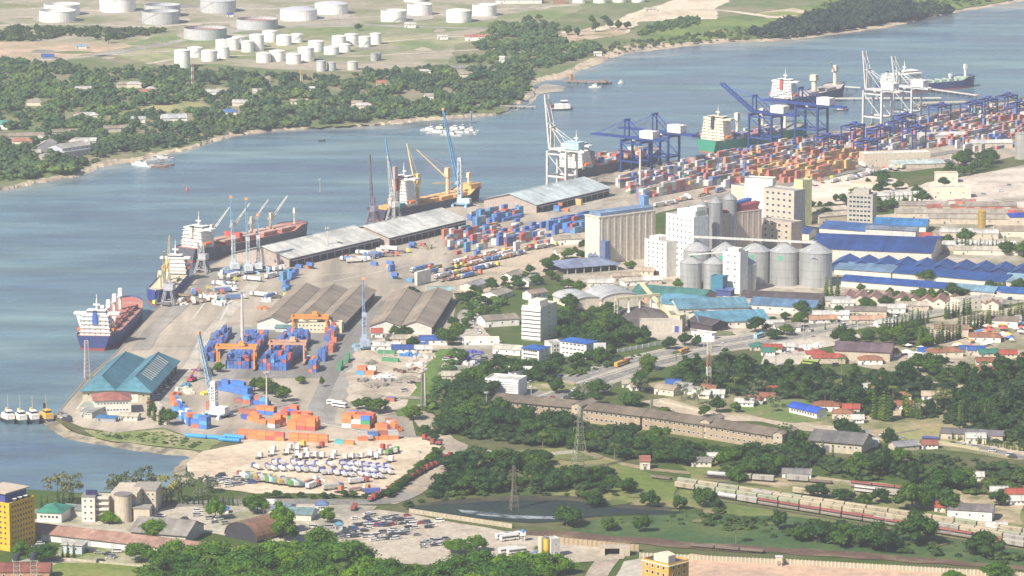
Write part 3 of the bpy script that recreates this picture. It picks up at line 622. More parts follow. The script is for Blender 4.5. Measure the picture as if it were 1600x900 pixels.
def house(root, x, w_, ln, z, lv, col=WHITE, tb=True, fun=(.05, .12, .5), fun2=None, wings=None, aft=True):
    m = MB(M(col, 'paint')); H_ = 2.8
    for i in range(lv):
        k = .4 * i; m.box(x + k * .4, x + ln - k, -w_ / 2 + k, w_ / 2 - k, z + i * H_, z + (i + 1) * H_ - .25)
        m.box(x - .8 + k * .4, x + ln + .8 - k, -w_ / 2 - .6 + k, w_ / 2 + .6 - k, z + (i + 1) * H_ - .25, z + (i + 1) * H_)
    m.build('deckhouse', root)
    zt = z + lv * H_; wg = (wings or w_) / 2 + 1
    m = MB(M(col, 'paint')).box(x + ln * .35, x + ln - 1, -w_ * .32, w_ * .32, zt, zt + 3.1)
    m.box(x + ln * .45, x + ln - 1.2, -wg, wg, zt - .2, zt + 1.2)
    if tb:
        for s_ in (-1, 1):
            m.add([(x + ln * .5, s_ * (w_ * .30), zt - 7), (x + ln * .5, s_ * (wg - .3), zt - .2), (x + ln * .5, s_ * (wg - 3), zt - .2), (x + ln * .5, s_ * (w_ * .30), zt - 4.5)], [(0, 1, 2, 3), (3, 2, 1, 0)][:1])
            m.tube((x + ln * .55, s_ * wg * .62, z), (x + ln * .55, s_ * wg * .86, zt), .9, 6)
    br = m.build('bridge', root)
    MB(GL).box(x + ln * .35 - .05, x + ln - .95, -w_ * .32 - .05, w_ * .32 + .05, zt + 1.5, zt + 2.5).build('window', br)
    wm = window_mesh(1.0, 1.0, col)
    for i in range(lv - 1):
        for j in range(5): inst('window', wm, root, (x - .03 + .16 * i, -w_ * .36 + w_ * .72 * j / 4, z + i * H_ + 1.5), -math.pi / 2)
    m = MB(M(fun, 'paint')); fx = x + (1 if aft else ln * .2); m.box(fx - 2.2, fx + 1.2, -1.7, 1.7, z + lv * H_ * .6, zt + 2.6, taper=.3)
    m.m(M(fun2 or DARK, 'paint')).box(fx - 1.9, fx + .9, -1.4, 1.4, zt + 2.6, zt + 3.6, taper=.2); m.build('funnel', root)
    m = MB(M(col, 'paint')); m.tube((x + ln * .6, 0, zt + 3), (x + ln * .6, 0, zt + 11), .8, 6, .35); m.box(x + ln * .6 - .8, x + ln * .6 + .8, -2.4, 2.4, zt + 6.2, zt + 7.2); m.tube((x + ln * .6, 0, zt + 11), (x + ln * .6, 0, zt + 14), .2, 4); m.build('mast', root)
    for s_ in (-1, 1):
        MB(M((.75, .2, .05), 'paint')).xprism([(s_ * (w_ / 2 + .4), z + 3), (s_ * (w_ / 2 + 2.2), z + 3), (s_ * (w_ / 2 + 2.6), z + 4.6), (s_ * (w_ / 2 + 1.3), z + 5.6), (s_ * (w_ / 2), z + 4.6)][::s_], x + 2, x + 9).build('lifeboat', root)
def ship_crane(root, x, z, h, jl, el, az, col=WHITE, jc=None, y=0, rr=1.3, jw=.5):
    m = MB(M(col, 'paint')); m.cyl(x, y, rr, rr * .9, z, z + h, 10); m.box(x - rr * 1.3, x + rr * 1.3, y - rr * 1.2, y + rr * 1.2, z + h * .72, z + h + 1.5, taper=.3); c = m.build('deck_crane', root)
    m = MB(M(jc or col, 'paint')); a, e = R(az), R(el); p = Vector((x + math.cos(a) * rr * 1.2, y + math.sin(a) * rr * 1.2, z + h * .75)); q = p + Vector((math.cos(a) * math.cos(e), math.sin(a) * math.cos(e), math.sin(e))) * jl
    s_ = Vector((-math.sin(a), math.cos(a), 0)) * .9
    m.tube(p + s_, q + s_ * .3, jw, 4, jw * .6); m.tube(p - s_, q - s_ * .3, jw, 4, jw * .6)
    for t in (.2, .4, .6, .8): m.tube(p.lerp(q, t) + s_, p.lerp(q, t + .1) - s_, .25, 3)
    m.tube((x, y, z + h + 1.4), q, .1, 3); m.build('jib', c)
def hatches(root, xs, w_, ln, z, col, h=2.0, tc=None):
    for x in xs:
        m = MB(M(col, 'paint')); m.box(x, x + ln, -w_ / 2, w_ / 2, z - .05, z + h * .6); m.m(M(tc or col, 'paint')).box(x - .3, x + ln + .3, -w_ / 2 - .3, w_ / 2 + .3, z + h * .6, z + h)
        for k in range(1, 4): m.box(x + ln * k / 4 - .15, x + ln * k / 4 + .15, -w_ / 2 - .3, w_ / 2 + .3, z + h, z + h + .2)
        m.build('hatch_cover', root)
def quay_place(i, t, off):                    # t metres along quay segment i, off metres out over the water
    a, b = QP[i], QP[i + 1]; d = (b - a).normalized(); n = Vector((-d.y, d.x, 0)); return a + d * t + n * off, math.atan2(d.y, d.x)
def ship_root(name, label, i, t0, t1, Bm, flip=False, gap=1.2, cat='cargo ship', z=WZ):
    p, a = quay_place(i, t1 if flip else t0, Bm / 2 + gap); p.z = z
    return thing(name, label, cat, p, a + (math.pi if flip else 0)), t1 - t0
# ---- cranes
def sts(label, p, ang, H_=31, gauge=22, bw=17, out=38, back=26, boom=0, col=CRANEBLUE, hc=WHITE, apex=17, hcol=None, group=None, q=.85):
    """ship-to-shore gantry: local +x over the water, y along the quay, waterside rail at x = 0"""
    root = thing('gantry_crane', label, 'gantry crane', p, ang, group); C1 = M(col, 'paint')
    for x in (0, -gauge):
        for y in (-bw / 2, bw / 2):
            m = MB(C1); m.box(x - .9, x + .9, y - q, y + q, 1.5, H_ + 2); m.box(x - 1.3, x + 1.3, y - 3, y + 3, .9, 1.9); m.m(DK)
            for k in (-2.2, -.8, .8, 2.2): m.box(x - .5, x + .5, y + k - .45, y + k + .45, .1, .9)
            m.build('leg', root)
    m = MB(C1)
    for y in (-bw / 2, bw / 2):
        m.box(-gauge + .9, -.9, y - .7, y + .7, 9.5, 11); m.box(-gauge + .9, -.9, y - .6, y + .6, H_ - 1.5, H_ - .2)
        m.tube((-gauge, y, 10.5), (0, y, H_ - 1), .45); m.tube((0, y, 10.5), (-gauge * .5, y, 10.8), .3)
    for x in (0, -gauge):
        m.box(x - .7, x + .7, -bw / 2 + q, bw / 2 - q, H_ - .5, H_ + 1.5); m.box(x - .5, x + .5, -bw / 2 + q, bw / 2 - q, 9.6, 10.9)
    m.build('portal_beam', root)
    zt = H_ + 2
    m = MB(C1)
    for y in (-3, 3): m.box(-gauge - back, 1.5, y - .7, y + .7, zt, zt + 2)
    for k in range(9): xx = -gauge - back + k * (gauge + back) / 8; m.box(xx - .3, xx + .3, -2.3, 2.3, zt + .3, zt + 1.4)
    m.build('main_girder', root)
    e = R(boom); ca, sa = math.cos(e), math.sin(e); m = MB(C1)
    a0 = Vector((1.6, 0, zt + 1))
    tip = a0 + Vector((ca, 0, sa)) * out
    for y in (-3, 3): m.tube(a0 + Vector((0, y, 0)), tip + Vector((0, y, 0)), 1.1, 4, .9)
    for k in range(1, 10): c = a0.lerp(tip, k / 9); m.tube(c + Vector((0, -3, 0)), c + Vector((0, 3, 0)), .35, 4); d = a0.lerp(tip, (k - 1) / 9); m.tube(d + Vector((0, -3, 0)), c + Vector((0, 3, 0)), .22, 3)
    m.build('boom', root)
    m = MB(C1); za = zt + apex
    for y in (-3.6, 3.6):
        m.tube((0, y, zt), (0, y * .8, za), .7, 4); m.tube((0, y * .8, za), (-gauge * .8, y, zt + 1.5), .45, 4)
    m.box(-1, 1, -4, 4, za - .6, za + .9); m.build('apex_frame', root)
    m = MB(M(tuple(min(1, c * 1.5) for c in col), 'flat'))
    for y in (-2.6, 2.6):
        m.tube((0, y, za), a0.lerp(tip, .92) + Vector((0, y, 0)), .2, 3); m.tube((0, y, za), a0.lerp(tip, .5) + Vector((0, y, 0)), .2, 3); m.tube((0, y, za), (-gauge - back * .8, y, zt + 2), .2, 3)
    m.build('tie_bar', root)
    m = MB(M(hc, 'paint')); x0 = -gauge - 3; m.box(x0 - 8, x0 + 7, -4.8, 4.8, zt + 2.1, zt + 8.6); m.box(x0 - 8.4, x0 + 7.4, -5.2, 5.2, zt + 8.6, zt + 9)
    for y in (-2, 2): m.box(x0 - 2, x0 + 1, y - 1, y + 1, zt + 9, zt + 9.6)
    m.build('machinery_house', root)
    m = MB(M(WHITE, 'paint')).box(-6, -3.4, -6, -3.8, zt - 2.6, zt - .1); m.m(GL).box(-3.5, -3.3, -5.8, -4, zt - 2.3, zt - .8); m.build('cab', root)
    return root
def rtg(label, p, ang, span=24, H_=18, bl=11, col=(.75, .30, .07), group=None):
    root = thing('yard_gantry_crane', label, 'gantry crane', p, ang, group); C1 = M(col, 'paint')
    for x in (-span / 2, span / 2):
        for y in (-bl / 2, bl / 2):
            m = MB(C1).box(x - .55, x + .55, y - .5, y + .5, 1.6, H_); m.m(DK)
            for k in (-1.2, 1.2): m.xprism([(y + k + math.cos(t) * .8, .85 + math.sin(t) * .8) for t in [i * math.pi / 4 for i in range(8)]], x - .4, x + .4)
            m.build('leg', root)
    for x in (-span / 2, span / 2): MB(C1).box(x - .75, x + .75, -bl / 2 - 1.5, bl / 2 + 1.5, 1.3, 2.4).build('sill_beam', root); MB(C1).box(x - .5, x + .5, -bl / 2 + .6, bl / 2 - .6, H_ - 3, H_ - 1.8).build('tie_beam', root)
    m = MB(C1)
    for y in (-bl / 2 + .5, bl / 2 - .5): m.box(-span / 2 - 1.5, span / 2 + 1.5, y - .65, y + .65, H_, H_ + 1.5)
    m.box(-span / 2 - 1.5, -span / 2 - .3, -bl / 2 + 1.3, bl / 2 - 1.3, H_ + .3, H_ + 1.6); m.box(span / 2 + .3, span / 2 + 1.5, -bl / 2 + 1.3, bl / 2 - 1.3, H_ + .3, H_ + 1.6); m.build('girder', root)
    m = MB(M(tuple(min(1, c * 1.1) for c in col), 'paint')).box(1, 6, -bl / 2 + .5, bl / 2 - .5, H_ + 2, H_ + 2.6); m.box(1.6, 5, -2, 2, H_ + 2.6, H_ + 4.3); m.m(M(WHITE, 'paint')).box(5.4, 7, -1, 1, H_ - 2.3, H_ - .2); m.build('trolley', root)
    return root
def mobile_crane(label, x, y, tower=34, jl=48, el=72, az=110, col=(.25, .42, .6), tc=WHITE, jc=(.2, .38, .62), group=None, hook=True, th=2.6):
    root = thing('harbour_crane', label, 'mobile crane', P(x, y), R(az), group)
    m = MB(M(col, 'paint')).box(-7, 7, -3, 3, 1.6, 3.2); m.m(DK)
    for k in range(-6, 7, 2):
        for s_ in (-3.2, 2.2): m.yprism([(k + math.cos(t) * .8, .8 + math.sin(t) * .8) for t in [i * math.pi / 4 for i in range(8)]], s_, s_ + 1)
    m.m(M(col, 'paint'))
    for sx in (-6, 6):
        for sy in (-7, 7): m.box(sx - .7, sx + .7, min(0, sy), max(0, sy), 1.9, 2.7); m.box(sx - 1.4, sx + 1.4, sy - 1.4, sy + 1.4, 0, 1.9, taper=.5)
    m.build('chassis', root)
    MB(M(tc, 'paint')).box(-8, 4, -3, 3, 3.2, 7, taper=.3).build('machinery_house', root)
    m = MB(M(tc, 'paint')); m.lattice((2, 0, 7), (2, 0, 7 + tower), 3.4 if th > 2 else 2.4, 2.8 if th > 2 else 2, 7, .5 if th > 2 else .26, .32 if th > 2 else .16); m.box(.4, 3.6, -1.6, 1.6, 6.5, 10); m.box(.6, 3.4, -1.5, 1.5, 5 + tower, 8 + tower); tw = m.build('tower', root)
    MB(M(tc, 'paint')).box(3.9, 6.2, -1.2, 1.2, 12 + tower * .2, 15 + tower * .2, taper=.2).build('cab', root)
    e = R(el); a = Vector((3.5, 0, 10 + tower * .25)); b = a + Vector((math.cos(e), 0, math.sin(e))) * jl
    m = MB(M(jc, 'paint')); m.lattice(a, b, th, 1.1 if th > 2 else .7, 12, .38 if th > 2 else .22, .2 if th > 2 else .13); m.m(M((.8, .4, .2), 'paint')).box(b.x - 1, b.x + 1, -1, 1, b.z - .8, b.z + 1.2); m.build('jib', root)
    m = MB(M((.2, .2, .2), 'flat')); m.tube((2, 0, 8 + tower), b, .14, 3)
    if hook: m.tube(b, (b.x, 0, max(8, b.z - jl * .55)), .12, 3); m.box(b.x - .8, b.x + .8, -.5, .5, max(6.5, b.z - jl * .55 - 1.6), max(8, b.z - jl * .55))
    m.build('hoist_rope', root)
    return root
def portal_crane(label, p, ang, H_=14, jl=38, el=70, slew=0, col=(.5, .52, .55), group=None):
    root = thing('portal_crane', label, 'quay crane', p, ang, group); C1 = M(col, 'paint')
    for x in (-4.5, 4.5):
        for y in (-4.5, 4.5): m = MB(C1); m.lattice((x, y, .8), (x * .5, y * .5, H_), 1.3, 1.1, 4, .28, .16); m.box(x - 1, x + 1, y - .6, y + .6, .05, .9); m.build('leg', root)
    m = MB(C1).box(-3.4, 3.4, -3.4, 3.4, H_, H_ + .9)
    for s_ in (-1, 1): m.box(-4.4, 4.4, s_ * 4.4 - .3, s_ * 4.4 + .3, 3, 3.6); m.box(s_ * 4.4 - .3, s_ * 4.4 + .3, -4, 4, 3, 3.6)
    m.build('portal', root)
    ca, sa = math.cos(slew), math.sin(slew)
    m = MB(M(tuple(min(1, v * 1.25) for v in col), 'paint')).box(-5, 2.5, -2, 2, H_ + .9, H_ + 5, rot=slew); m.lattice((0, 0, H_ + 5), (-ca * 1, -sa * 1, H_ + 13), 3, 1, 3, .25, .15); m.build('cabin', root)
    e = R(el); a = Vector((ca * 2.4, sa * 2.4, H_ + 3)); b = a + Vector((ca * math.cos(e), sa * math.cos(e), math.sin(e))) * jl
    m = MB(C1); m.lattice(a, b, 2.2, .8, 10, .3, .17); m.tube((-ca, -sa, H_ + 13), b, .12, 3); m.build('jib', root)
    return root
def mast(name, label, x, y, h, w0=.35, col=(.6, .6, .58), head=True, cat='light mast', group=None, arms=2.0):
    root = thing(name, label, cat, P(x, y), random.random(), group)
    m = MB(M(col, 'paint')); m.cyl(0, 0, w0 * 1.6, w0 * .7, 0, h, 8); m.cyl(0, 0, w0 * 3, w0 * 3, 0, .6, 8); m.build('pole', root)
    if head:
        m = MB(M((.5, .5, .5), 'paint')); m.cyl(0, 0, arms * .8, arms * .8, h - .3, h, 12)
        for i in range(8): a = i * math.pi / 4; m.box(arms - .5, arms + .5, -.5, .5, h - .1, h + .7, rot=a)
        m.build('lamp_head', root)
    return root
def lattice_tower(name, label, x, y, h, w0, w1, col=(.45, .46, .42), bands=None, arms=(), cat='pylon', rr=.28, group=None):
    root = thing(name, label, cat, P(x, y), R(20), group)
    nb = len(bands) if bands else 1
    if bands:
        for i in range(nb):
            m = MB(M(bands[i], 'paint')); za, zb = h * i / nb, h * (i + 1) / nb
            m.lattice((0, 0, za), (0, 0, zb), lerp(w0, w1, i / nb), lerp(w0, w1, (i + 1) / nb), 3, rr, rr * .6); m.build('mast_section', root)
    else:
        m = MB(M(col, 'paint')); m.lattice((0, 0, 0), (0, 0, h * .55), w0, lerp(w0, w1, .75), 5, rr, rr * .6); m.lattice((0, 0, h * .55), (0, 0, h), lerp(w0, w1, .75), w1, 7, rr * .8, rr * .5); m.build('mast_section', root)
    for z, L_ in arms:
        m = MB(M(col, 'paint')); m.tube((-L_, 0, z), (L_, 0, z), .22, 4); m.tube((-L_, 0, z), (0, 0, z + 1.8), .16, 3); m.tube((L_, 0, z), (0, 0, z + 1.8), .16, 3)
        for s_ in (-1, 1): m.tube((s_ * L_ * .9, 0, z), (s_ * L_ * .9, 0, z - 1.6), .16, 4)
        m.build('cross_arm', root)
    return root
# ---- vehicles (meshes shared by every copy)
def v_box(m, L_, W_, z0, z1, x0=0, t=0): return m.box(x0, x0 + L_, -W_ / 2, W_ / 2, z0, z1, taper=t)
def wheels(m, xs, W_, r_=.45, t=.3):
    m.m(DK)
    for x in xs:
        for s_ in (-1, 1): y0 = s_ * W_ / 2 - (t if s_ > 0 else 0); m.yprism([(x + math.cos(a) * r_, r_ + math.sin(a) * r_) for a in [i * math.pi / 4 for i in range(8)]], y0, y0 + t)
def car_mesh(c, kind='sedan'):
    m = MB(M(c, 'flat', r=.3)); L_, H_ = {'sedan': (4.6, 1.45), 'suv': (4.8, 1.85), 'van': (5.2, 2.1), 'pickup': (5.3, 1.8)}[kind]; W_ = 1.85; hb = H_ * .56
    pr = [(0, .35), (L_, .35), (L_ + .05, hb * .9), (L_ * .78, hb), (.1, hb), (-.05, hb * .75)]
    m.yprism([(a, b) for a, b in pr], -W_ / 2, W_ / 2)
    x0, x1 = {'sedan': (.7, 3.5), 'suv': (.15, 3.8), 'van': (.1, 4.5), 'pickup': (2.0, 4.0)}[kind]
    m.m(GL).add([(x0, -W_ / 2 + .05, hb), (x1 + .4, -W_ / 2 + .05, hb), (x1 + .4, W_ / 2 - .05, hb), (x0, W_ / 2 - .05, hb), (x0 + .45, -W_ / 2 + .25, H_ - .08), (x1 - .4, -W_ / 2 + .25, H_ - .08), (x1 - .4, W_ / 2 - .25, H_ - .08), (x0 + .45, W_ / 2 - .25, H_ - .08)], [(0, 1, 5, 4), (1, 2, 6, 5), (2, 3, 7, 6), (3, 0, 4, 7)])
    m.m(M(c, 'flat', r=.3)).box(x0 + .4, x1 - .35, -W_ / 2 + .22, W_ / 2 - .22, H_ - .08, H_)
    wheels(m, (.85, L_ - .9), W_, .34, .22); return m.mesh('car')
def tractor_parts(c):
    cabm = MB(M(c, 'flat', r=.35)); cabm.yprism([(3.6, .9), (5.9, .9), (6.0, 2.0), (5.75, 3.3), (5.3, 3.8), (3.6, 3.8)], -1.25, 1.25); cabm.m(GL).box(5.72, 6.02, -1.1, 1.1, 2.1, 3.0)
    ch = MB(M((.1, .1, .11), 'flat')).box(0, 5.8, -.5, .5, .7, 1.1); ch.box(.3, 2.2, -.9, .9, 1.1, 1.25); wheels(ch, (.9, 2.1, 5.0), 2.5, .5, .5)
    return [('cab', cabm.mesh('cab')), ('chassis', ch.mesh('chassis'))]
def trailer_parts(c, L_=12.2, box=True, cab=(.7, .7, .68), h=2.7, flat=None):
    b = MB(M(c, 'flat', r=.5))
    if box: b.box(0, L_, -1.25, 1.25, 1.25, 1.25 + h)
    else: b.box(0, L_, -1.25, 1.25, 1.15, 1.45); b.m(M(flat or (.3, .2, .15), 'paint')).box(.6, L_ - .8, -1.1, 1.1, 1.45, 2.2)
    ch = MB(M((.08, .08, .085), 'flat')).box(0, L_ + 4.5, -.5, .5, .8, 1.15); wheels(ch, (1.2, 2.5, L_ - .3, L_ + 3.6), 2.5, .5, .45)
    cb = MB(M(cab, 'flat', r=.35)); cb.yprism([(L_ + 1.6, .9), (L_ + 4.0, .9), (L_ + 4.1, 2.0), (L_ + 3.8, 3.4), (L_ + 1.6, 3.7)], -1.25, 1.25); cb.m(GL).box(L_ + 3.8, L_ + 4.12, -1.1, 1.1, 2.1, 2.9)
    return [('trailer_body', b.mesh('trailer_body')), ('chassis', ch.mesh('chassis')), ('cab', cb.mesh('cab'))]
def bus_parts(c, L_=11):
    b = MB(M(c, 'flat', r=.35)).box(0, L_, -1.25, 1.25, .5, 3.1); b.box(.2, L_ - .2, -1.1, 1.1, 3.1, 3.25); wheels(b, (2.4, L_ - 2.4), 2.5, .5, .4)
    g = MB(GL).box(.6, L_ + .03, -1.28, 1.28, 1.6, 2.5); return [('body', b.mesh('body')), ('window', g.mesh('window'))]
def veh(name, parts, x, y, ang, cat, label='', group=None, z=.35, sc=1.0):
    p = P(x, y) if not isinstance(x, Vector) else x.copy(); p.z = z
    if not isinstance(parts, list):
        o = bpy.data.objects.new(name, parts); COL.objects.link(o); o.location = p; o.rotation_euler.z = ang; o.scale = (sc,) * 3
        return tag(o, label, cat, group)
    r = thing(name, label, cat, p, ang, group); r.scale = (sc,) * 3
    for nm, me in parts: inst(nm, me, r)
    return r
def container_mesh(c, L_=6.06):
    m = MB(M(c, 'flat', r=.5)); W_, H_ = 2.44, 2.59
    for x in (0, L_ - .16):
        for y in (-W_ / 2, W_ / 2 - .16): m.box(x, x + .16, y, y + .16, 0, H_)
    n = int(L_ / .3); xs = [.16 + (L_ - .32) * i / n for i in range(n + 1)]
    for s_ in (-1, 1):
        v = []
        for i, x in enumerate(xs): d = .05 if i % 2 else .12; v += [(x, s_ * (W_ / 2 - d), .12), (x, s_ * (W_ / 2 - d), H_ - .1)]
        m.add(v, [(2 * i, 2 * i + 2, 2 * i + 3, 2 * i + 1)[::-s_] for i in range(n)])
        m.box(.16, L_ - .16, s_ * W_ / 2 - (.12 if s_ > 0 else 0), s_ * W_ / 2 + (0 if s_ > 0 else .12), 0, .14); m.box(.16, L_ - .16, s_ * W_ / 2 - (.1 if s_ > 0 else 0), s_ * W_ / 2 + (0 if s_ > 0 else .1), H_ - .12, H_ - .01)
    m.box(.06, L_ - .06, -W_ / 2 + .12, W_ / 2 - .12, .1, H_ - .06)
    m.m(M(tuple(v * .75 for v in c), 'flat'))
    for y in (-.6, -.15, .15, .6): m.box(L_ - .06, L_ + .0, y - .03, y + .03, .15, H_ - .15)
    return m.mesh('container')
# ---- foliage
def blob_leaves(cl, n, s, seed, flat=.8):
    r = np.random.default_rng(seed); cl = np.array(cl, float); w_ = cl[:, 3] ** 2; k = r.choice(len(cl), n, p=w_ / w_.sum())
    d = r.normal(size=(n, 3)); d /= np.linalg.norm(d, axis=1)[:, None]; d[:, 2] = np.where(d[:, 2] < -.35, -d[:, 2] * .6, d[:, 2])
    rad = cl[k, 3] * (.68 + .5 * r.random(n) ** 1.5); pos = cl[k, :3] + d * rad[:, None] * np.array([1, 1, flat])
    nn = d + r.normal(size=(n, 3)) * .55; nn /= np.linalg.norm(nn, axis=1)[:, None]
    a = np.cross(nn, r.normal(size=(n, 3))); a /= np.linalg.norm(a, axis=1)[:, None]; b = np.cross(nn, a)
    ss = (s * (.6 + .8 * r.random(n)))[:, None]; q = np.stack([pos - a * ss - b * ss * .6, pos + a * ss - b * ss * .5, pos + a * ss * .8 + b * ss * .7, pos - a * ss * .7 + b * ss * .6], 1)
    return q.reshape(-1, 3), np.arange(4 * n).reshape(-1, 4)
def cores(cl, k=.8, flat=.8, seed=0, n=(7, 5)):
    r = np.random.default_rng(seed); V = []; F = []
    for x, y, z, R_ in cl:
        o = len(V); nu, nv = n
        for j in range(nv + 1):
            for i in range(nu):
                t = math.pi * j / nv; p = 2 * math.pi * i / nu; q = R_ * k * (.88 + .2 * r.random()); V.append((x + q * math.sin(t) * math.cos(p), y + q * math.sin(t) * math.sin(p), z + q * math.cos(t) * flat))
        for j in range(nv):
            for i in range(nu): F.append((o + j * nu + i, o + (j + 1) * nu + i, o + (j + 1) * nu + (i + 1) % nu, o + j * nu + (i + 1) % nu))
    return np.array(V), np.array(F)
def np_mesh(name, V, F, mats, mi=None):
    me = bpy.data.meshes.new(name); nf = len(F); me.vertices.add(len(V)); me.vertices.foreach_set('co', np.asarray(V, np.float32).ravel())
    me.loops.add(nf * 4); me.loops.foreach_set('vertex_index', np.asarray(F, np.int32).ravel()); me.polygons.add(nf)
    me.polygons.foreach_set('loop_start', np.arange(nf, dtype=np.int32) * 4); me.polygons.foreach_set('loop_total', np.full(nf, 4, np.int32))
    for m in mats: me.materials.append(m)
    if mi is not None: me.polygons.foreach_set('material_index', np.asarray(mi, np.int32))
    me.update(calc_edges=True); me.validate(); return me
def crown_blobs(kind, seed):
    r = random.Random(seed)
    if kind == 'round': L = [(0, 0, 0.52, .36)] + [(math.cos(a) * .27 * r.uniform(.7, 1.2), math.sin(a) * .27 * r.uniform(.7, 1.2), .42 + r.uniform(-.12, .22), r.uniform(.18, .28)) for a in [i * 1.05 + r.random() * .7 for i in range(6)]] + [(r.uniform(-.15, .15), r.uniform(-.15, .15), .76, .2)]
    elif kind == 'broad': L = [(math.cos(a) * .42 * r.uniform(.5, 1.15), math.sin(a) * .42 * r.uniform(.5, 1.15), .40 + r.uniform(-.12, .22), r.uniform(.17, .29)) for a in [i * .8 + r.random() * .6 for i in range(8)]] + [(0, 0, .54, .33), (r.uniform(-.2, .2), .1, .74, .2)]
    elif kind == 'tall': L = [(r.uniform(-.08, .08), r.uniform(-.08, .08), .3 + .14 * i, .2 - .016 * i + r.uniform(-.03, .04)) for i in range(5)] + [(r.uniform(-.15, .15), r.uniform(-.15, .15), .45 + r.random() * .2, .14) for i in range(3)]
    elif kind == 'tall2': L = [(r.uniform(-.12, .12), r.uniform(-.12, .12), .26 + .13 * i, .27 - .03 * i + r.uniform(-.03, .04)) for i in range(5)] + [(r.uniform(-.25, .25), r.uniform(-.25, .25), .35 + r.random() * .2, .18) for i in range(3)]
    elif kind == 'column': L = [(r.uniform(-.008, .008), r.uniform(-.008, .008), .1 + .1 * i, .085 - .006 * i) for i in range(9)]
    elif kind == 'airy': L = [(math.cos(a) * .3 * r.uniform(.5, 1.3), math.sin(a) * .3 * r.uniform(.5, 1.3), .6 + r.uniform(-.2, .25), r.uniform(.09, .15)) for a in [i * .55 for i in range(12)]]
    return L
SP = {}
def species(key, kind, n, s, col, k=.78, flat=.85, th=.035, nv=4, airy=False):
    out = []
    for v in range(nv):
        cl = crown_blobs(kind, hash(key) % 1000 + v * 17 if False else len(key) * 31 + ord(key[0]) + v * 17); q, f_ = blob_leaves(cl, n, s, v + 3, flat)
        if not airy: V2, F2 = cores(cl, k, flat, v); V = np.vstack([q, V2]); F = np.vstack([f_, F2 + len(q)])
        else: V, F = q, f_
        me = np_mesh('crown', V, F, [M(col, 'leaf', s=.35)])
        t = MB(M((.16, .12, .09), 'paint')); t.tube((0, 0, -.01), (.01, 0, .42), th, 7, th * .6)
        for a in range(4): c = cl[a % len(cl)]; t.tube((.01, 0, .3), (c[0] * .8, c[1] * .8, c[2]), th * .5, 5, th * .2)
        out.append((me, t.mesh('trunk'), (V, F)))
    SP[key] = out
# unit trees are 1 high; scaled by height on z and by width on x, y
species('near', 'broad', 3400, .026, (.082, .18, .014), nv=5)
species('broad', 'broad', 1300, .036, (.034, .088, .014), nv=5)
species('round', 'round', 1200, .036, (.046, .105, .016), nv=4)
species('tall', 'tall2', 900, .036, (.026, .072, .013), nv=4)
species('column', 'column', 520, .022, (.09, .16, .035), nv=3, th=.012)
species('airy', 'airy', 650, .026, (.2, .22, .12), nv=3, airy=True, th=.02)
species('mass', 'broad', 210, .062, (.05, .09, .03), nv=6, k=.9)
def palm_meshes():
    out = []
    for v in range(2):
        r = random.Random(v + 5); m = MB(M((.09, .13, .035), 'leaf', s=.5))
        for i in range(16):
            a = i * 2.4 + r.random() * .3; up = r.uniform(-.1, .8); pts = []
            for k in range(5): t = k / 4; pts.append(Vector((math.cos(a) * t * .36, math.sin(a) * t * .36, .9 + up * t * .18 - t * t * .16)))
            sd_ = Vector((-math.sin(a), math.cos(a), 0))
            for k in range(4):
                w0, w1 = (.035, .05, .045, .03, .004)[k:k + 2]; p, q = pts[k], pts[k + 1]
                for s_ in (-1, 1): m.add([p, q, q + sd_ * w1 * s_ - Vector((0, 0, w1 * .5)), p + sd_ * w0 * s_ - Vector((0, 0, w0 * .5))], [(0, 1, 2, 3)])
        t = MB(M((.25, .21, .16), 'paint')).tube((0, 0, 0), (.02, .01, .9), .02, 6, .012); out.append((m.mesh('crown'), t.mesh('trunk'), None))
    SP['palm'] = out
palm_meshes()
NAMES = {'near': 'broadleaf_tree', 'broad': 'broadleaf_tree', 'round': 'round_tree', 'tall': 'tall_tree', 'column': 'columnar_tree', 'airy': 'sparse_tree', 'palm': 'palm_tree'}
NTREE = [0]
def tree(key, p, h, w_, zone_, base=None, group=None):
    me, tr, _ = random.choice(SP[key]); p = P(*p) if not isinstance(p, Vector) else p
    r = thing(NAMES[key], '', 'tree', p, random.random() * 6.28); r.scale = (w_, w_, h)
    inst('trunk', tr, r); inst('crown', me, r); NTREE[0] += 1
    reg(r, base or {'near': 'big leafy tree', 'broad': 'spreading green tree', 'round': 'round dark tree', 'tall': 'tall narrow tree', 'column': 'slim columnar tree', 'airy': 'thin open tree', 'palm': 'palm with drooping fronds'}[key], zone_, group or f'{NAMES[key].replace("_", " ")}s {zone_}'[:60])
    return r
def mass(name, items, col=(.05, .09, .03), s=.02, z=0):
    """one mass of uncountable growth: items = [(Vector, height, width)]"""
    V = []; F = []; o = 0; tpl = [t[2] for t in SP['mass']]
    for p, h, w_ in items:
        v, f_ = random.choice(tpl); a = random.random() * 6.28; ca, sa = math.cos(a), math.sin(a)
        q = np.empty_like(v); q[:, 0] = p.x + (v[:, 0] * ca - v[:, 1] * sa) * w_; q[:, 1] = p.y + (v[:, 0] * sa + v[:, 1] * ca) * w_; q[:, 2] = p.z + (v[:, 2] - .12) * h
        V.append(q); F.append(f_ + o); o += len(v)
    ob = bpy.data.objects.new(name, np_mesh(name, np.vstack(V), np.vstack(F), [M(col, 'leaf', s=.12, mass=1)])); COL.objects.link(ob); ob['kind'] = 'stuff'; return ob
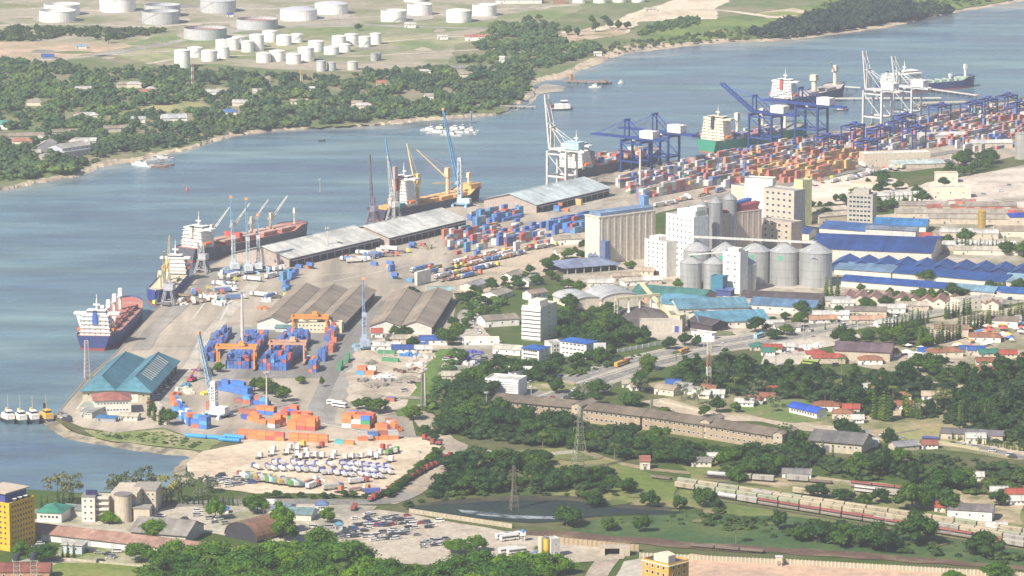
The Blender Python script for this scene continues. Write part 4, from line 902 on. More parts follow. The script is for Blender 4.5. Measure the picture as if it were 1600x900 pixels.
LANE = [[(690, 672), (760, 688), (870, 700), (1000, 722), (1000, 735), (870, 712), (760, 706), (700, 690)], [(850, 712), (900, 716), (960, 735), (920, 756), (880, 750), (855, 730)], [(835, 615), (930, 585), (1010, 561), (1100, 540), (1180, 527), (1260, 512), (1340, 498), (1420, 485), (1500, 472), (1620, 455), (1620, 492), (1500, 503), (1420, 516), (1340, 530), (1260, 545), (1180, 560), (1100, 572), (1020, 590), (940, 616), (880, 628)], [(586, 800), (610, 778), (672, 738), (700, 708), (640, 676), (640, 640), (662, 640), (664, 668), (706, 690), (760, 700), (720, 712), (712, 730), (660, 768), (640, 782), (600, 800)]]
def fill(poly, dist, hmin, hmax, wf=1.0, z=0, avoid=(), n=4000):
    xs = [p[0] for p in poly]; ys = [p[1] for p in poly]; out = []; grid = {}
    for _ in range(n):
        x, y = random.uniform(min(xs), max(xs)), random.uniform(min(ys), max(ys))
        if not inpoly(x, y, poly) or any(inpoly(x, y, a) for a in list(avoid) + LANE): continue
        p = P(x, y); gx, gy = int(p.x / dist), int(p.y / dist)
        if any((p - q).length < dist for i in (-1, 0, 1) for j in (-1, 0, 1) for q in grid.get((gx + i, gy + j), ())): continue
        grid.setdefault((gx, gy), []).append(p); h = hmin * .8 + (hmax * 1.12 - hmin * .8) * random.random() ** 1.4; out.append((p, h, h * wf * random.uniform(.7, 1.35)))
    return out
# ================================================================ far bank: tanks, woods, houses
WT = (.9, .89, .86); GT = (.50, .52, .54)
big = 'large tanks of the far oil depot'; sm = 'small white tanks of the far depot'
for x, y, w_, h_, c, top, kd, lb in (
    (90, 33, 57, 17, WT, (.62, .60, .55), 'open', 'wide white tank with open top at far left of the depot'),
    (97, 23, 56, 17, WT, (.6, .58, .53), 'open', 'wide white tank standing behind the far left open tank'),
    (184, 17, 56, 20, WT, None, 'dome', 'wide white tank cut by the top edge at upper left'),
    (251, 36, 58, 19, GT, (.35, .36, .42), 'open', 'grey tank with curved pipe and open dark rim'),
    (254, 25, 56, 18, GT, (.4, .4, .45), 'open', 'grey tank standing close behind the grey open tank'),
    (341, 18, 56, 18, GT, (.5, .5, .52), 'dome', 'grey tank at the top edge between white tanks'),
    (321, 60, 67, 17, GT, (.38, .16, .14), 'open', 'largest grey tank with rust red inner roof'),
    (402, 44, 65, 15, GT, (.38, .17, .15), 'open', 'grey tank with red rim right of the largest grey tank'),
    (467, 30, 58, 16, WT, (.55, .57, .62), 'dome', 'white tank under a grey dome roof, left of pair'),
    (518, 21, 52, 16, WT, (.55, .57, .62), 'dome', 'white tank under a grey dome roof, right of pair'),
    (615, 33, 40, 17, WT, None, 'open', 'white tank with scalloped rim left of three in the middle'),
    (656, 23, 39, 17, WT, None, 'open', 'white tank at top edge between two lower ones'),
    (717, 34, 40, 18, WT, None, 'dome', 'white tank standing lowest of the right group'),
    (757, 24, 38, 17, WT, None, 'open', 'white tank at upper right end of the group'),
    (648, 2, 34, 10, WT, None, 'dome', 'white tank nearly cut off at the top edge, centre'),
    (905 + 0, 4, 22, 9, WT, None, 'dome', 'white tank first of the row at the top edge'),
    (938, 4, 22, 9, WT, None, 'dome', 'white tank second of the row at the top edge'),
    (968, 3, 22, 9, WT, None, 'dome', 'white tank third of the row at the top edge'),
    (998, 3, 22, 9, WT, None, 'dome', 'white tank last of the row at the top edge')):
    tank(lb, x, y, w_ / px(y), h_ / px(y), c, top, kd, big)
for x, y, w_, h_ in ((285, 105, 25, 27), (305, 89, 24, 15), (327, 95, 25, 16), (347, 76, 20, 14), (348, 91, 22, 18), (364, 77, 19, 17), (373, 74, 20, 17), (387, 81, 19, 17), (400, 74, 20, 20), (402, 79, 22, 25), (422, 65, 24, 17),
                     (444, 70, 24, 15), (464, 66, 20, 13), (412, 97, 23, 14), (433, 95, 25, 16), (459, 99, 24, 15), (478, 95, 25, 21), (494, 80, 25, 16), (518, 85, 24, 12), (530, 73, 23, 17), (539, 81, 18, 12), (549, 70, 21, 17), (570, 73, 19, 16), (587, 69, 18, 17)):
    reg(tank('', x, y, w_ / px(y), h_ / px(y), WT, None, 'dome', sm), 'small white tank', 'in far depot cluster')
for x, y, w_, h_, c in ((502, 111, 15, 16, (.5, .52, .54)), (518, 110, 14, 13, (.5, .52, .54)), (551, 109, 17, 13, (.62, .61, .58)), (585, 95, 12, 12, (.4, .42, .45)), (592, 94, 8, 12, (.4, .42, .45))):
    reg(tank('', x, y, w_ / px(y), h_ / px(y), c, None, 'dome', 'grey tanks by the depot trees'), 'grey cylindrical tank', 'by trees below depot')
FARB = 'small buildings on the far bank'
def H(lab, x, y, w_, d, h, ang=0, roof='gx', rise=2.0, wall=WHITE, rc=(.3, .3, .3), nm='house', cat='house', group=None, win=(1, 3), door=True, rust=0, bays=1, **k):
    """small building: front-left base corner at pixel x, y; sizes in metres; ang = turn of its front"""
    a = P(x, y); b = a + Vector((math.cos(R(ang)), math.sin(R(ang)), 0)) * w_
    q = B(nm, lab, cat, a, b, d, h, roof, rise, wall, rc, o=.5, bays=bays, f=win, W=w_, group=group, rust=rust, ww=1.3, wh=1.3, door=('f', w_ * .5 if win and win[1] % 2 == 0 else w_ * .12 + .6, 1.4, 2.1) if door else None, **k)
    return q[0]
BLU = (.035, .12, .42); RED = (.42, .10, .07); RST = (.36, .17, .10); GRN = (.05, .22, .17); LGT = (.62, .62, .6); TIL = (.30, .13, .08); BRN = (.2, .15, .12)
for a in (('white industrial shed among the large depot tanks', 632, 44, 14, 10, 5, 0, 'gx', 2, WHITE, LGT), ('long pink roofed shed beside the depot trees', 727, 64, 34, 12, 5, 3, 'gx', 2, WHITE, (.5, .2, .17)),
          ('low white shed at the depot centre', 683, 62, 13, 8, 4, 0, 'gx', 1.5, WHITE, LGT), ('long grey roofed hall in trees beyond the marina', 684, 112, 44, 14, 4, 4, 'gx', 2, (.5, .45, .38), (.25, .25, .26)),
          ('small white hut left of the grey hall in the trees', 656, 116, 12, 8, 3.5, 0, 'gx', 1.5, WHITE, LGT), ('small white house in bright green scrub, far bank', 664, 160, 9, 8, 7, 10, 'gx', 2, WHITE, (.4, .38, .35)),
          ('blue roofed depot shed on the bare red soil', 65, 92, 14, 10, 3, 6, 'ax', 2.2, (.1, .2, .5), BLU), ('light blue shed beside the bare soil field', 118, 76, 13, 9, 3, 6, 'gx', 1.6, WHITE, (.3, .45, .6)),
          ('blue shed behind the largest grey tank', 355, 26, 8, 6, 3, 0, 'gx', 1.2, WHITE, BLU), ('long white hall at the top edge right of centre', 775, 6, 60, 16, 5, 2, 'gx', 2, WHITE, LGT),
          ('red brown block at the top edge, left of two', 835, 5, 14, 10, 6, 0, 'gx', 1.5, RST, RST), ('red brown block at the top edge, right of two', 864, 6, 16, 10, 6, 0, 'gx', 1.5, RST, RST),
          ('white shed with grey roof amid far left woods', 255, 196, 24, 18, 7, 14, 'gx', 3, WHITE, (.55, .58, .6)), ('white hut beside the far left grey roofed shed', 205, 192, 14, 8, 4, 4, 'gx', 2, WHITE, (.5, .52, .55)),
          ('blue roofed house in the far left woods', 345, 181, 16, 10, 4, 0, 'hip', 2.4, WHITE, (.1, .22, .5)), ('cream roofed hut in the mid far woods', 222, 147, 14, 9, 3, 2, 'gx', 1.5, CREAM, CREAM),
          ('red roofed house at the left edge of woods', 60, 203, 10, 8, 4, 0, 'hip', 2.5, WHITE, (.5, .16, .14)), ('salmon roofed house deeper in left woods', 114, 187, 9, 8, 4, 0, 'hip', 2.5, WHITE, (.55, .26, .2)),
          ('teal roofed shed at the left frame edge', -6, 202, 16, 12, 5, -6, 'gx', 3, WHITE, (.1, .35, .33)), ('orange roofed hut near the teal shed', 20, 200, 6, 5, 3, 0, 'gx', 1.4, WHITE, (.55, .25, .12)),
          ('long brown roofed barrack at left edge', -12, 221, 50, 11, 4.5, 12, 'gx', 2.4, (.5, .46, .38), (.3, .26, .2)), ('brown roofed barrack right of the left edge one', 82, 213, 24, 10, 4, 12, 'gx', 2.2, (.5, .46, .38), (.3, .26, .2)),
          ('brown roofed barrack near grey roofed shed', 162, 207, 24, 9, 4, 8, 'gx', 2.2, (.5, .46, .38), (.32, .27, .22)), ('grey boathouse with open dark front, left of pair', 58, 243, 14, 28, 9, -4, 'gy', 3.4, (.22, .22, .26), (.42, .40, .37)),
          ('low grey shed between the two boathouses', 66, 252, 20, 12, 4, 24, 'gx', 2, (.5, .47, .42), (.45, .42, .38)), ('long grey shed left of the boathouses', 22, 247, 26, 10, 4, 20, 'gx', 2.2, (.48, .46, .42), (.45, .43, .38)),
          ('white hut in scrub below the left tower', 57, 222, 12, 8, 4, 0, 'gx', 2, WHITE, (.5, .47, .42)), ('brown hut on the far bank near the shore', 112, 227, 18, 9, 4, 12, 'gx', 2, (.5, .45, .38), (.33, .28, .22)),
          ('white hut on the sandy point by the pier', 928, 87, 9, 6, 3, 0, 'gx', 1.4, WHITE, (.7, .68, .62)), ('white shelter at the water by the mud flat', 810, 124, 12, 6, 3, 0, 'gx', 1.2, WHITE, LGT),
          ('beige house row below the left depot mast', 454, 163, 18, 8, 3.5, 4, 'gx', 1.6, CREAM, (.45, .36, .28)), ('white hut left of the beige house row', 483, 142, 12, 6, 3, 0, 'gx', 1.4, WHITE, LGT),
          ('tiny white cabin at the right edge of the woods', 780, 98, 6, 5, 6, 0, 'gx', 1.4, WHITE, LGT), ('pale shed on the sand heaps', 1008, 18, 16, 9, 3, 10, 'gx', 1.6, CREAM, (.6, .55, .48)),
          ('low brown shed by the marina trees', 700, 118, 16, 9, 3.4, 10, 'gx', 1.6, (.45, .4, .33), (.33, .3, .28))):
    H(*a, group=FARB, nm='shed' if 'shed' in a[0] or 'hall' in a[0] or 'boathouse' in a[0] else 'house', cat='shed' if 'shed' in a[0] or 'hall' in a[0] else 'house')
root, W_, D_, rf = B('boathouse', 'two storey grey boathouse with white gallery, right of pair', 'boathouse', (98, 247), (141, 241), 20, 9, 'gx', 3, (.50, .52, .58), (.42, .41, .38), f=(2, 6), l=(1, 2), door=('l', 9, 6, 6, (.05, .06, .16)))
MB(M(WHITE, 'paint')).box(0, W_, -1.6, -.05, 5.2, 6).build('gallery', root)
mast_bands = [(.6, .58, .55), (.42, .2, .15), (.6, .58, .55), (.42, .2, .15), (.6, .58, .55), (.42, .2, .15)]
lattice_tower('radio_mast', 'red and white radio mast rising from the far woods', 301, 134, 24, 2.4, 1.4, bands=mast_bands, cat='mast', rr=.35)
lattice_tower('radio_mast', 'orange and white mast among far bushes', 471, 134, 17, 2, 1.4, bands=[(.5, .3, .15), (.6, .58, .52), (.55, .35, .15)], cat='mast', rr=.35)
AV = [[(155, 186), (220, 168), (320, 158), (330, 170), (240, 180)], [(250, 200), (255, 178), (305, 178), (305, 200)], [(675, 114), (675, 98), (765, 98), (765, 112)], [(92, 252), (92, 222), (148, 222), (148, 252)], [(55, 245), (55, 222), (85, 222), (85, 256), (60, 256)],
      [(-10, 224), (-10, 206), (62, 203), (62, 220)], [(80, 216), (80, 204), (120, 200), (120, 212)], [(160, 209), (160, 198), (200, 195), (200, 207)], [(445, 166), (445, 155), (500, 155), (500, 164)], [(340, 184), (340, 172), (380, 172), (380, 184)]]
for x, y, w_ in ((60, 168, 22), (130, 150, 16), (100, 128, 14), (200, 140, 20), (225, 150, 18), (330, 150, 20), (395, 150, 16), (420, 136, 18), (440, 170, 16), (520, 150, 18), (560, 172, 14), (600, 140, 20), (640, 160, 18), (665, 163, 20), (700, 150, 14), (740, 140, 14), (720, 122, 16), (480, 138, 14), (30, 228, 18), (120, 190, 20), (180, 220, 16), (290, 195, 14), (350, 140, 14), (540, 130, 16), (60, 205, 18), (15, 198, 18), (115, 232, 18), (780, 104, 10), (800, 70, 16), (375, 172, 14), (570, 156, 12)):
    AV.append([(x + w_ * 1.25 * math.cos(t) * random.uniform(.7, 1.2), y - 6 + w_ * .48 * math.sin(t) * random.uniform(.8, 1.2)) for t in [i * .785 for i in range(8)]])
    if w_ > 13 and random.random() < .5:
        for k_ in range(random.randint(1, 2)): o_ = H('', x + random.uniform(-w_, w_ * .6), y - random.uniform(0, 7), random.uniform(9, 22), 9, 4, random.uniform(-10, 14), random.choice(('gx', 'hip')), 2.4, random.choice((WHITE, CREAM, (.6, .55, .46))), c_ := random.choice(((.55, .55, .53), (.4, .35, .28), (.45, .2, .14), (.62, .6, .56))), group=FARB, win=None, door=False); reg(o_, {.55: 'grey', .4: 'brown', .45: 'red', .62: 'pale'}[c_[0]] + ' roofed far house', 'in far bank clearings')
def wood(name, poly, d, h0, h1, **k):
    it = fill(poly, d, h0, h1, 1.15, avoid=AV, n=k.pop('n', 5000)); c = k.get('col', (.05, .09, .03)); A = []; B2 = []
    for q in it:
        s_ = math.sin(q[0].x * .012 + 1) + math.sin(q[0].y * .009 + q[0].x * .004) + random.uniform(-.9, .9) + (.6 if 380 < proj(q[0])[0] < 720 and proj(q[0])[1] < 165 else 0); (A if s_ > .35 else B2).append(q)
    if len(it) > 300: mass(name, A, col=tuple(v * f for v, f in zip(c, (1.4, 1.35, 1.1)))); return mass(name, B2, **k)
    return mass(name, it, **k)
wood('woodland', [(-60, 262), (-60, 100), (30, 97), (100, 104), (150, 112), (230, 108), (330, 114), (420, 118), (480, 122), (560, 118), (640, 112), (700, 104), (760, 84), (745, 72), (765, 62), (770, 40), (800, 36), (850, 34), (872, 45), (862, 60), (880, 70), (935, 72), (930, 86), (880, 96), (850, 108), (826, 112), (822, 128), (826, 140), (820, 150), (790, 166), (740, 176), (690, 182), (640, 186), (540, 192), (420, 201), (375, 207), (340, 214), (300, 224), (240, 238), (190, 240), (165, 248), (140, 262), (100, 272), (40, 280), (-60, 290)], 9.5, 5, 12, n=26000, col=(.05, .10, .048))
wood('woodland', [(-60, 64), (-60, 44), (10, 50), (20, 44), (36, 46), (90, 46), (180, 47), (262, 49), (240, 54), (180, 62), (100, 56), (70, 64)], 9, 4, 10, col=(.05, .088, .035))
wood('woodland', [(1000, 56), (1012, 44), (1060, 30), (1090, 30), (1090, 40), (1030, 50)], 9, 4, 8, col=(.06, .12, .035))
wood('woodland', [(1180, 56), (1200, 48), (1250, 34), (1300, 20), (1330, 10), (1380, 6), (1440, 8), (1480, 20), (1440, 28), (1380, 36), (1330, 46), (1280, 52), (1220, 60)], 10, 9, 17, col=(.022, .045, .034))
wood('shrubland', [(940, 84), (960, 68), (1000, 64), (1060, 58), (1150, 46), (1260, 54), (1180, 62), (1080, 68), (1000, 78), (965, 86)], 10, 2, 6, col=(.06, .1, .03))
wood('shrubland', [(1260, 22), (1300, -2), (1500, -30), (1700, -60), (1700, -24), (1500, 12), (1480, 20), (1390, 4)], 14, 3, 8, col=(.09, .14, .04))
for i, (x, y) in enumerate(((887, 55), (902, 57), (930, 50), (953, 45), (966, 47), (980, 45), (925, 38), (945, 34), (26, 58), (178, 62), (150, 62), (170, 68), (420, 45), (842, 32), (560, 48))):
    tree('round', (x, y), random.uniform(8, 15), random.uniform(9, 15), 'on far bank clearings', 'round tree')
# pier, marina, boats -------------------------------------------------
def simple_boat(name, label, x, y, L_, Bm, ang, hullc, cab=WHITE, z=WZ, cl=.4, ch=2.2, mastz=0, group=None, cat='boat', x0=.25, hh=1.6):
    r = thing(name, label, cat, P(x, y, z), R(ang), group); m = MB(M(hullc, 'paint')); n = [0, .1, .5, .8, .93, 1]; wd_ = [.8, .95, 1, .8, .45, .02]; zz = [hh, hh * .9, hh * .85, hh, hh * 1.25, hh * 1.5]
    v = []
    for s, w_, q in zip(n, wd_, zz): v += [(s * L_, w_ * Bm / 2, q), (s * L_ * .97 + .2, w_ * Bm * .36, -.5), (s * L_ * .97 + .2, -w_ * Bm * .36, -.5), (s * L_, -w_ * Bm / 2, q)]
    f_ = [(4 * i + j, 4 * i + 4 + j, 4 * i + 5 + j, 4 * i + 1 + j) for i in range(5) for j in range(3)] + [(0, 1, 2, 3)]; m.add(v, f_); m.build('hull', r)
    m = MB(M((.4, .36, .3), 'paint')); m.add([(s * L_, sg * w_ * Bm * .48, q - .25) for s, w_, q in zip(n, wd_, zz) for sg in (1, -1)], [(2 * i, 2 * i + 1, 2 * i + 3, 2 * i + 2) for i in range(5)]); m.build('deck', r)
    if cab:
        m = MB(M(cab, 'paint')).box(L_ * x0, L_ * (x0 + cl), -Bm * .34, Bm * .34, hh * .8, hh * .8 + ch, taper=.12); m.box(L_ * (x0 + cl * .4), L_ * (x0 + cl * .85), -Bm * .25, Bm * .25, hh * .8 + ch, hh * .8 + ch * 1.7, taper=.12); c = m.build('cabin', r)
        MB(GL).box(L_ * (x0 + cl * .4) - .02, L_ * (x0 + cl * .85) + .02, -Bm * .255, Bm * .255, hh * .8 + ch * 1.15, hh * .8 + ch * 1.5).build('window', c)
    if mastz: m = MB(M((.7, .6, .35), 'paint')); m.tube((L_ * (x0 + cl * .5), 0, hh), (L_ * (x0 + cl * .5), 0, mastz), .22, 5, .1); m.tube((L_ * (x0 + cl * .5), -1.5, mastz * .75), (L_ * (x0 + cl * .5), 1.5, mastz * .75), .1, 3); m.build('mast', r)
    return r
def pier(label, a, b, w_, z=1.2, col=(.42, .37, .33)):
    A, C_ = P(*a, WZ), P(*b, WZ); d = C_ - A; r = thing('pier', label, 'pier', A, math.atan2(d.y, d.x)); L_ = d.length
    MB(M(col, 'paint')).box(0, L_, -w_ / 2, w_ / 2, z + 1.2, z + 2).build('deck', r); n = max(3, min(24, int(L_ / 9)))
    for i in range(n):
        m = MB(M((.2, .17, .14), 'paint'))
        for s_ in (-1, 1): m.tube((L_ * (i + .5) / n, s_ * w_ * .42, -3), (L_ * (i + .5) / n, s_ * w_ * .42, z + 1.2), .45, 6)
        m.build('pile', r)
    return r
pier('rusty pier reaching out from the mud flat', (882, 130), (948, 132), 8, col=(.36, .22, .16))
pier('thin walkway jetty behind the tall white crane', (745, 168), (838, 171), 4)
lattice_tower('gantry', 'rusty red gantry at the root of the pier', 893, 127, 8, 4, 3, (.5, .28, .2), cat='gantry', rr=.4)
simple_boat('boat', 'dark work boat at the end of the rusty pier', 934, 131, 16, 6, 8, (.25, .17, .13), (.4, .28, .22))
simple_boat('boat', 'white launch alongside the rusty pier', 920, 137, 14, 5, -8, WHITE)
simple_boat('boat', 'small white boat alone right of the pier', 966, 131, 7, 3, 20, WHITE)
simple_boat('ferry', 'white ferry with high rounded superstructure at the jetty end', 858, 172, 25, 10, 12, (.12, .13, .22), WHITE, cl=.62, ch=5, cat='ferry')
simple_boat('boat', 'red brown boat moored just left of the ferry', 851, 167, 12, 5, 12, (.28, .1, .12), (.3, .1, .12))
simple_boat('boat', 'dark little boat drifting under the far woods', 497, 221, 7, 2.6, 5, (.05, .06, .08), None)
simple_boat('dredger', 'orange floating boom barge behind the orange ship', 676, 287, 18, 2.5, 0, (.55, .33, .15), None, cat='barge', hh=.8)
for i, (x, y, L_, a, c) in enumerate(((658, 204, 22, -22, WHITE), (668, 208, 24, -18, WHITE), (680, 208, 24, -20, (.62, .66, .68)), (690, 211, 22, -25, WHITE), (702, 209, 24, -18, (.5, .55, .56)), (712, 209, 22, -15, WHITE), (722, 206, 18, -10, WHITE), (676, 202, 18, -20, (.55, .6, .5)), (696, 203, 20, -15, WHITE), (712, 202, 16, -20, (.5, .56, .58)))):
    reg(simple_boat('boat', '', x, y, L_, 7, a, c, c, group='boats rafted at the far marina', mastz=9 if i % 3 == 0 else 0), 'pale moored boat', 'in raft off far beach')
lattice_tower('gantry', 'grey lattice hoist at the right end of the marina', 736, 189, 10, 2.5, 1.6, (.35, .38, .45), cat='hoist', rr=.4)
for i, (x, y, c) in enumerate(((207, 257, WHITE), (215, 259, WHITE), (228, 252, (.6, .6, .6)), (236, 249, WHITE), (244, 250, (.7, .7, .7)), (226, 259, (.3, .16, .14)), (236, 261, (.28, .17, .15)), (244, 259, (.3, .2, .18)))):
    reg(simple_boat('boat', '', x, y, 17, 5, [-30, -25, 10, 5, 8, -12, -8, 6][i], c, None if i > 4 else c, z=WZ + .4, group='boats hauled up on the far beach'), 'white beached boat' if i < 5 else 'rusty beached boat', 'on far left beach')
bu = thing('buoy', 'pink red buoy alone in the channel at left', 'buoy', P(292, 297, WZ)); m = MB(M((.6, .15, .2), 'paint')); m.cyl(0, 0, 1.3, 1.3, -.4, .9, 10); m.cyl(0, 0, 1.0, .2, .9, 3.6, 8); m.build('float', bu); MB(M((.6, .15, .2), 'paint')).cyl(0, 0, .45, .45, 3.6, 4.3, 8).build('topmark', bu)
# tugboats
for i, (x, y, hc, hs, L_) in enumerate(((2, 652, (.05, .08, .09), WHITE, 24), (21, 653, (.05, .1, .12), WHITE, 24), (40, 652, (.06, .07, .1), WHITE, 24), (60, 650, (.04, .05, .09), (.75, .48, .12), 27))):
    r = simple_boat('tugboat', ['white and dark green tug outermost at left of four', 'white tug with cream deckhouse, second from the left', 'white tug between the second tug and the yellow one', 'yellow tug with black funnel beside the quay corner'][i], x, y, L_, 7.6, -62, hc, hs, mastz=17, cat='tugboat', hh=2.4, ch=3.2, x0=.3, cl=.45, group='tugboats rafted off the quay corner')
    m = MB(M((.8, .55, .1) if i < 3 else DARK, 'paint')); m.cyl(L_ * .42, 0, 1.1, .9, 4, 10.5 if i == 3 else 8.2, 8); m.build('funnel', r)
    m = MB(DK)
    for k in range(10): m.yprism([(L_ * k / 10 + math.cos(t) * .8, 1.4 + math.sin(t) * .8) for t in [j * math.pi / 3 for j in range(6)]], -4.9, -4.5)
    m.build('fender', r)
pier('short pontoon running from the tugs to the quay corner', (66, 660), (84, 655), 8, z=-1)
# ================================================================ ships
DKR = (.50, .20, .17); NAVY = (.05, .07, .22)
r, L_ = ship_root('bulk_carrier', 'navy hulled bulk carrier with red deck and blue funnel, nearest berth', 1 if False else 2, -12, 132, 28)
p0 = P(146, 548, WZ); p1 = P(206, 487, WZ); r.location = p0; r.rotation_euler.z = math.atan2(p1.y - p0.y, p1.x - p0.x); L_ = (p1 - p0).length
hull(L_, 28, 8, 3.2, NAVY, (.5, .09, .07), (.46, .24, .19), r); house(r, 7, 21, 13, 9.2, 5, WHITE, True, (.05, .14, .5), wings=30)
hatches(r, [L_ * t for t in (.27, .42, .57, .72)], 17, L_ * .115, 8, (.55, .25, .21), 2.4, (.50, .2, .17))
for t in (.24, .39, .545, .70): ship_crane(r, L_ * t, 8, 16, 20, 3, 180, WHITE)
m = MB(M((.55, .18, .15), 'paint')).add([(L_ * .87, -9, 11.3), (L_ * .98, -2, 11.3), (L_ * .98, 2, 11.3), (L_ * .87, 9, 11.3)], [(0, 1, 2, 3)]); m.build('forecastle_deck', r)
p0 = P(279, 437, WZ); p1 = P(243, 478, WZ); q0 = p0 + Vector((0, 0, 0)); L_ = (p1 - p0).length
r = thing('cargo_ship', 'blue hulled cargo ship with yellow deck cranes, bow towards the viewer', 'cargo ship', p0, math.atan2(p1.y - p0.y, p1.x - p0.x))
hull(L_, 21, 7, 4, (.05, .07, .32), (.55, .12, .07), (.55, .5, .38), r); house(r, 6, 17, 12, 8, 4, WHITE, True, (.5, .4, .2), wings=21)
hatches(r, [L_ * t for t in (.3, .48, .66)], 12, L_ * .14, 7, (.6, .55, .42), 2)
ship_crane(r, L_ * .46, 7, 16, 26, 75, 20, (.80, .62, .28)); ship_crane(r, L_ * .62, 7, 15, 24, 50, 10, (.80, .62, .28)); ship_crane(r, L_ * .80, 9, 12, 3, 60, 0, (.8, .72, .5))
r, L_ = ship_root('bulk_carrier', 'grey hulled bulk carrier with four white cranes and red hatches', 5, -42, 112, 27)
hull(L_, 27, 9, 3, (.13, .13, .16), (.5, .14, .11), (.45, .2, .17), r); house(r, 9, 21, 15, 10, 5, WHITE, False, (.65, .6, .5), wings=26)
hatches(r, [L_ * t for t in (.26, .42, .58, .73)], 16, L_ * .11, 9, (.45, .2, .17), 3.5, (.55, .36, .29))
for t in (.22, .385, .54, .70): ship_crane(r, L_ * t, 9, 15, 28, 34, 5, CREAM, (.62, .64, .6))
ship_crane(r, L_ * .9, 12, 12, 2, 80, 0, WHITE, rr=.9)
MB(M((.5, .12, .1), 'paint')).box(L_ * .38, L_ * .405, -8, 8, 9, 16).build('deck_locker', r)
r, L_ = ship_root('cargo_ship', 'orange decked cargo ship with white superstructure and yellow cranes', 5, 205, 352, 25)
ORG = (.72, .42, .16); hull(L_, 25, 8, 4, (.07, .07, .12), (.4, .12, .08), ORG, r); house(r, 30, 20, 15, 9, 8, WHITE, False, (.5, .1, .08), wings=25)
hatches(r, [L_ * t for t in (.42, .56, .70)], 15, L_ * .115, 8, ORG, 3, (.75, .47, .22)); hatches(r, [6], 14, 18, 8, ORG, 3)
MB(M((.08, .3, .42), 'paint')).box(20, 28, -10, -4, 9, 13).build('deck_locker', r)
ship_crane(r, L_ * .395, 8, 24, 34, 79, 122, (.82, .6, .3), rr=1.9, jw=1.0); ship_crane(r, L_ * .69, 8, 24, 34, 44, 132, (.78, .56, .34), rr=1.8, jw=.9); ship_crane(r, 26, 9, 33, 34, 80, 140, (.5, .36, .36), (.10, .33, .60), rr=1.7, jw=.9)
MB(M(ORG, 'paint')).box(L_ * .86, L_ * .97, -7, 7, 11, 16, taper=1).build('forecastle', r); ship_crane(r, L_ * .90, 14, 10, 2, 80, 0, (.78, .6, .4))
r, L_ = ship_root('container_ship', 'container ship with broad white stern superstructure beside tall white crane', 5, 488, 640, 29)
hull(L_, 29, 9, 3, (.10, .11, .13), (.4, .1, .1), (.35, .33, .32), r); house(r, 8, 27, 16, 10, 7, WHITE, False, (.6, .35, .2), wings=29)
MB(M((.35, .27, .27), 'paint')).box(25, 30, -12, 12, 9, 24).build('lashing_bridge', r)
r6, L6 = ship_root('container_ship', 'green hulled container ship with cream superstructure under blue cranes', 6, 178, 345, 29)
hull(L6, 29, 10, 3, (.05, .33, .22), (.45, .2, .15), (.3, .32, .3), r6); house(r6, 10, 27, 15, 11, 7, (.74, .70, .56), False, (.04, .06, .12), wings=30)
for t, c in ((.3, 16), (.55, 16), (.78, 14)): ship_crane(r6, L6 * t, 10, 22, 34, 6, 170, (.76, .72, .6), rr=1.8)
def free_ship(name, label, a, b, cat='cargo ship'):
    p0, p1 = P(*a, WZ), P(*b, WZ); return thing(name, label, cat, p0, math.atan2(p1.y - p0.y, p1.x - p0.x)), (p1 - p0).length
r, L_ = free_ship('cargo_ship', 'white sterned ship with red funnel beyond the blue cranes', (1216, 172), (1316, 148))
hull(L_, 26, 10, 3, (.10, .10, .20), (.3, .1, .1), (.45, .42, .4), r); house(r, 6, 25, 15, 11, 6, WHITE, False, (.55, .08, .07), wings=28)
ship_crane(r, L_ * .55, 10, 17, 4, 40, 0, CREAM, rr=3); ship_crane(r, L_ * .88, 12, 20, 18, 40, 190, CREAM, rr=2.2); hatches(r, [L_ * t for t in (.36, .64)], 16, L_ * .15, 10, (.42, .38, .35), 2.5)
r, L_ = free_ship('tanker', 'navy tanker with long white accommodation moored beyond the jetty', (1376, 147), (1522, 134), 'tanker ship')
hull(L_, 24, 8, 3, NAVY, (.4, .1, .1), (.3, .4, .34), r); house(r, 8, 22, 40, 9, 4, WHITE, False, (.75, .74, .7), wings=22)
m = MB(M((.4, .5, .45), 'paint'))
for k in (-1.5, 0, 1.5): m.tube((L_ * .4, k, 9.5), (L_ * .93, k, 9.5), .5, 5)
for k in range(6): m.box(L_ * (.45 + .08 * k), L_ * (.46 + .08 * k), -6, 6, 8, 11)
m.build('deck_pipes', r); ship_crane(r, L_ * .74, 8, 6, 2, 50, 0, WHITE); ship_crane(r, L_ * .9, 11, 12, 2, 80, 0, WHITE)
pier('long pale pipeline jetty below the navy tanker', (1286, 158), (1470, 157), 7, col=(.62, .58, .52))
pier('slanting walkway from jetty down to the container yard', (1432, 140), (1528, 153), 5, col=(.6, .55, .5))
pier('lower pale trestle jetty beside the container yard', (1440, 165), (1508, 163), 10, col=(.55, .5, .42))
pier('far mooring catwalk left of the tall grey crane', (1300, 138), (1345, 141), 5, col=(.7, .68, .64))
simple_boat('boat', 'small dark harbour boat between jetty and container berth', 1302, 173, 16, 5, 5, (.1, .08, .12), WHITE)
simple_boat('boat', 'brown tug near the lower trestle jetty', 1426, 168, 16, 6, 15, (.25, .18, .14), (.5, .42, .35))
simple_boat('boat', 'dark blue launch off the second berth cranes', 1082, 214, 10, 5, 0, (.04, .05, .14), (.06, .08, .2))
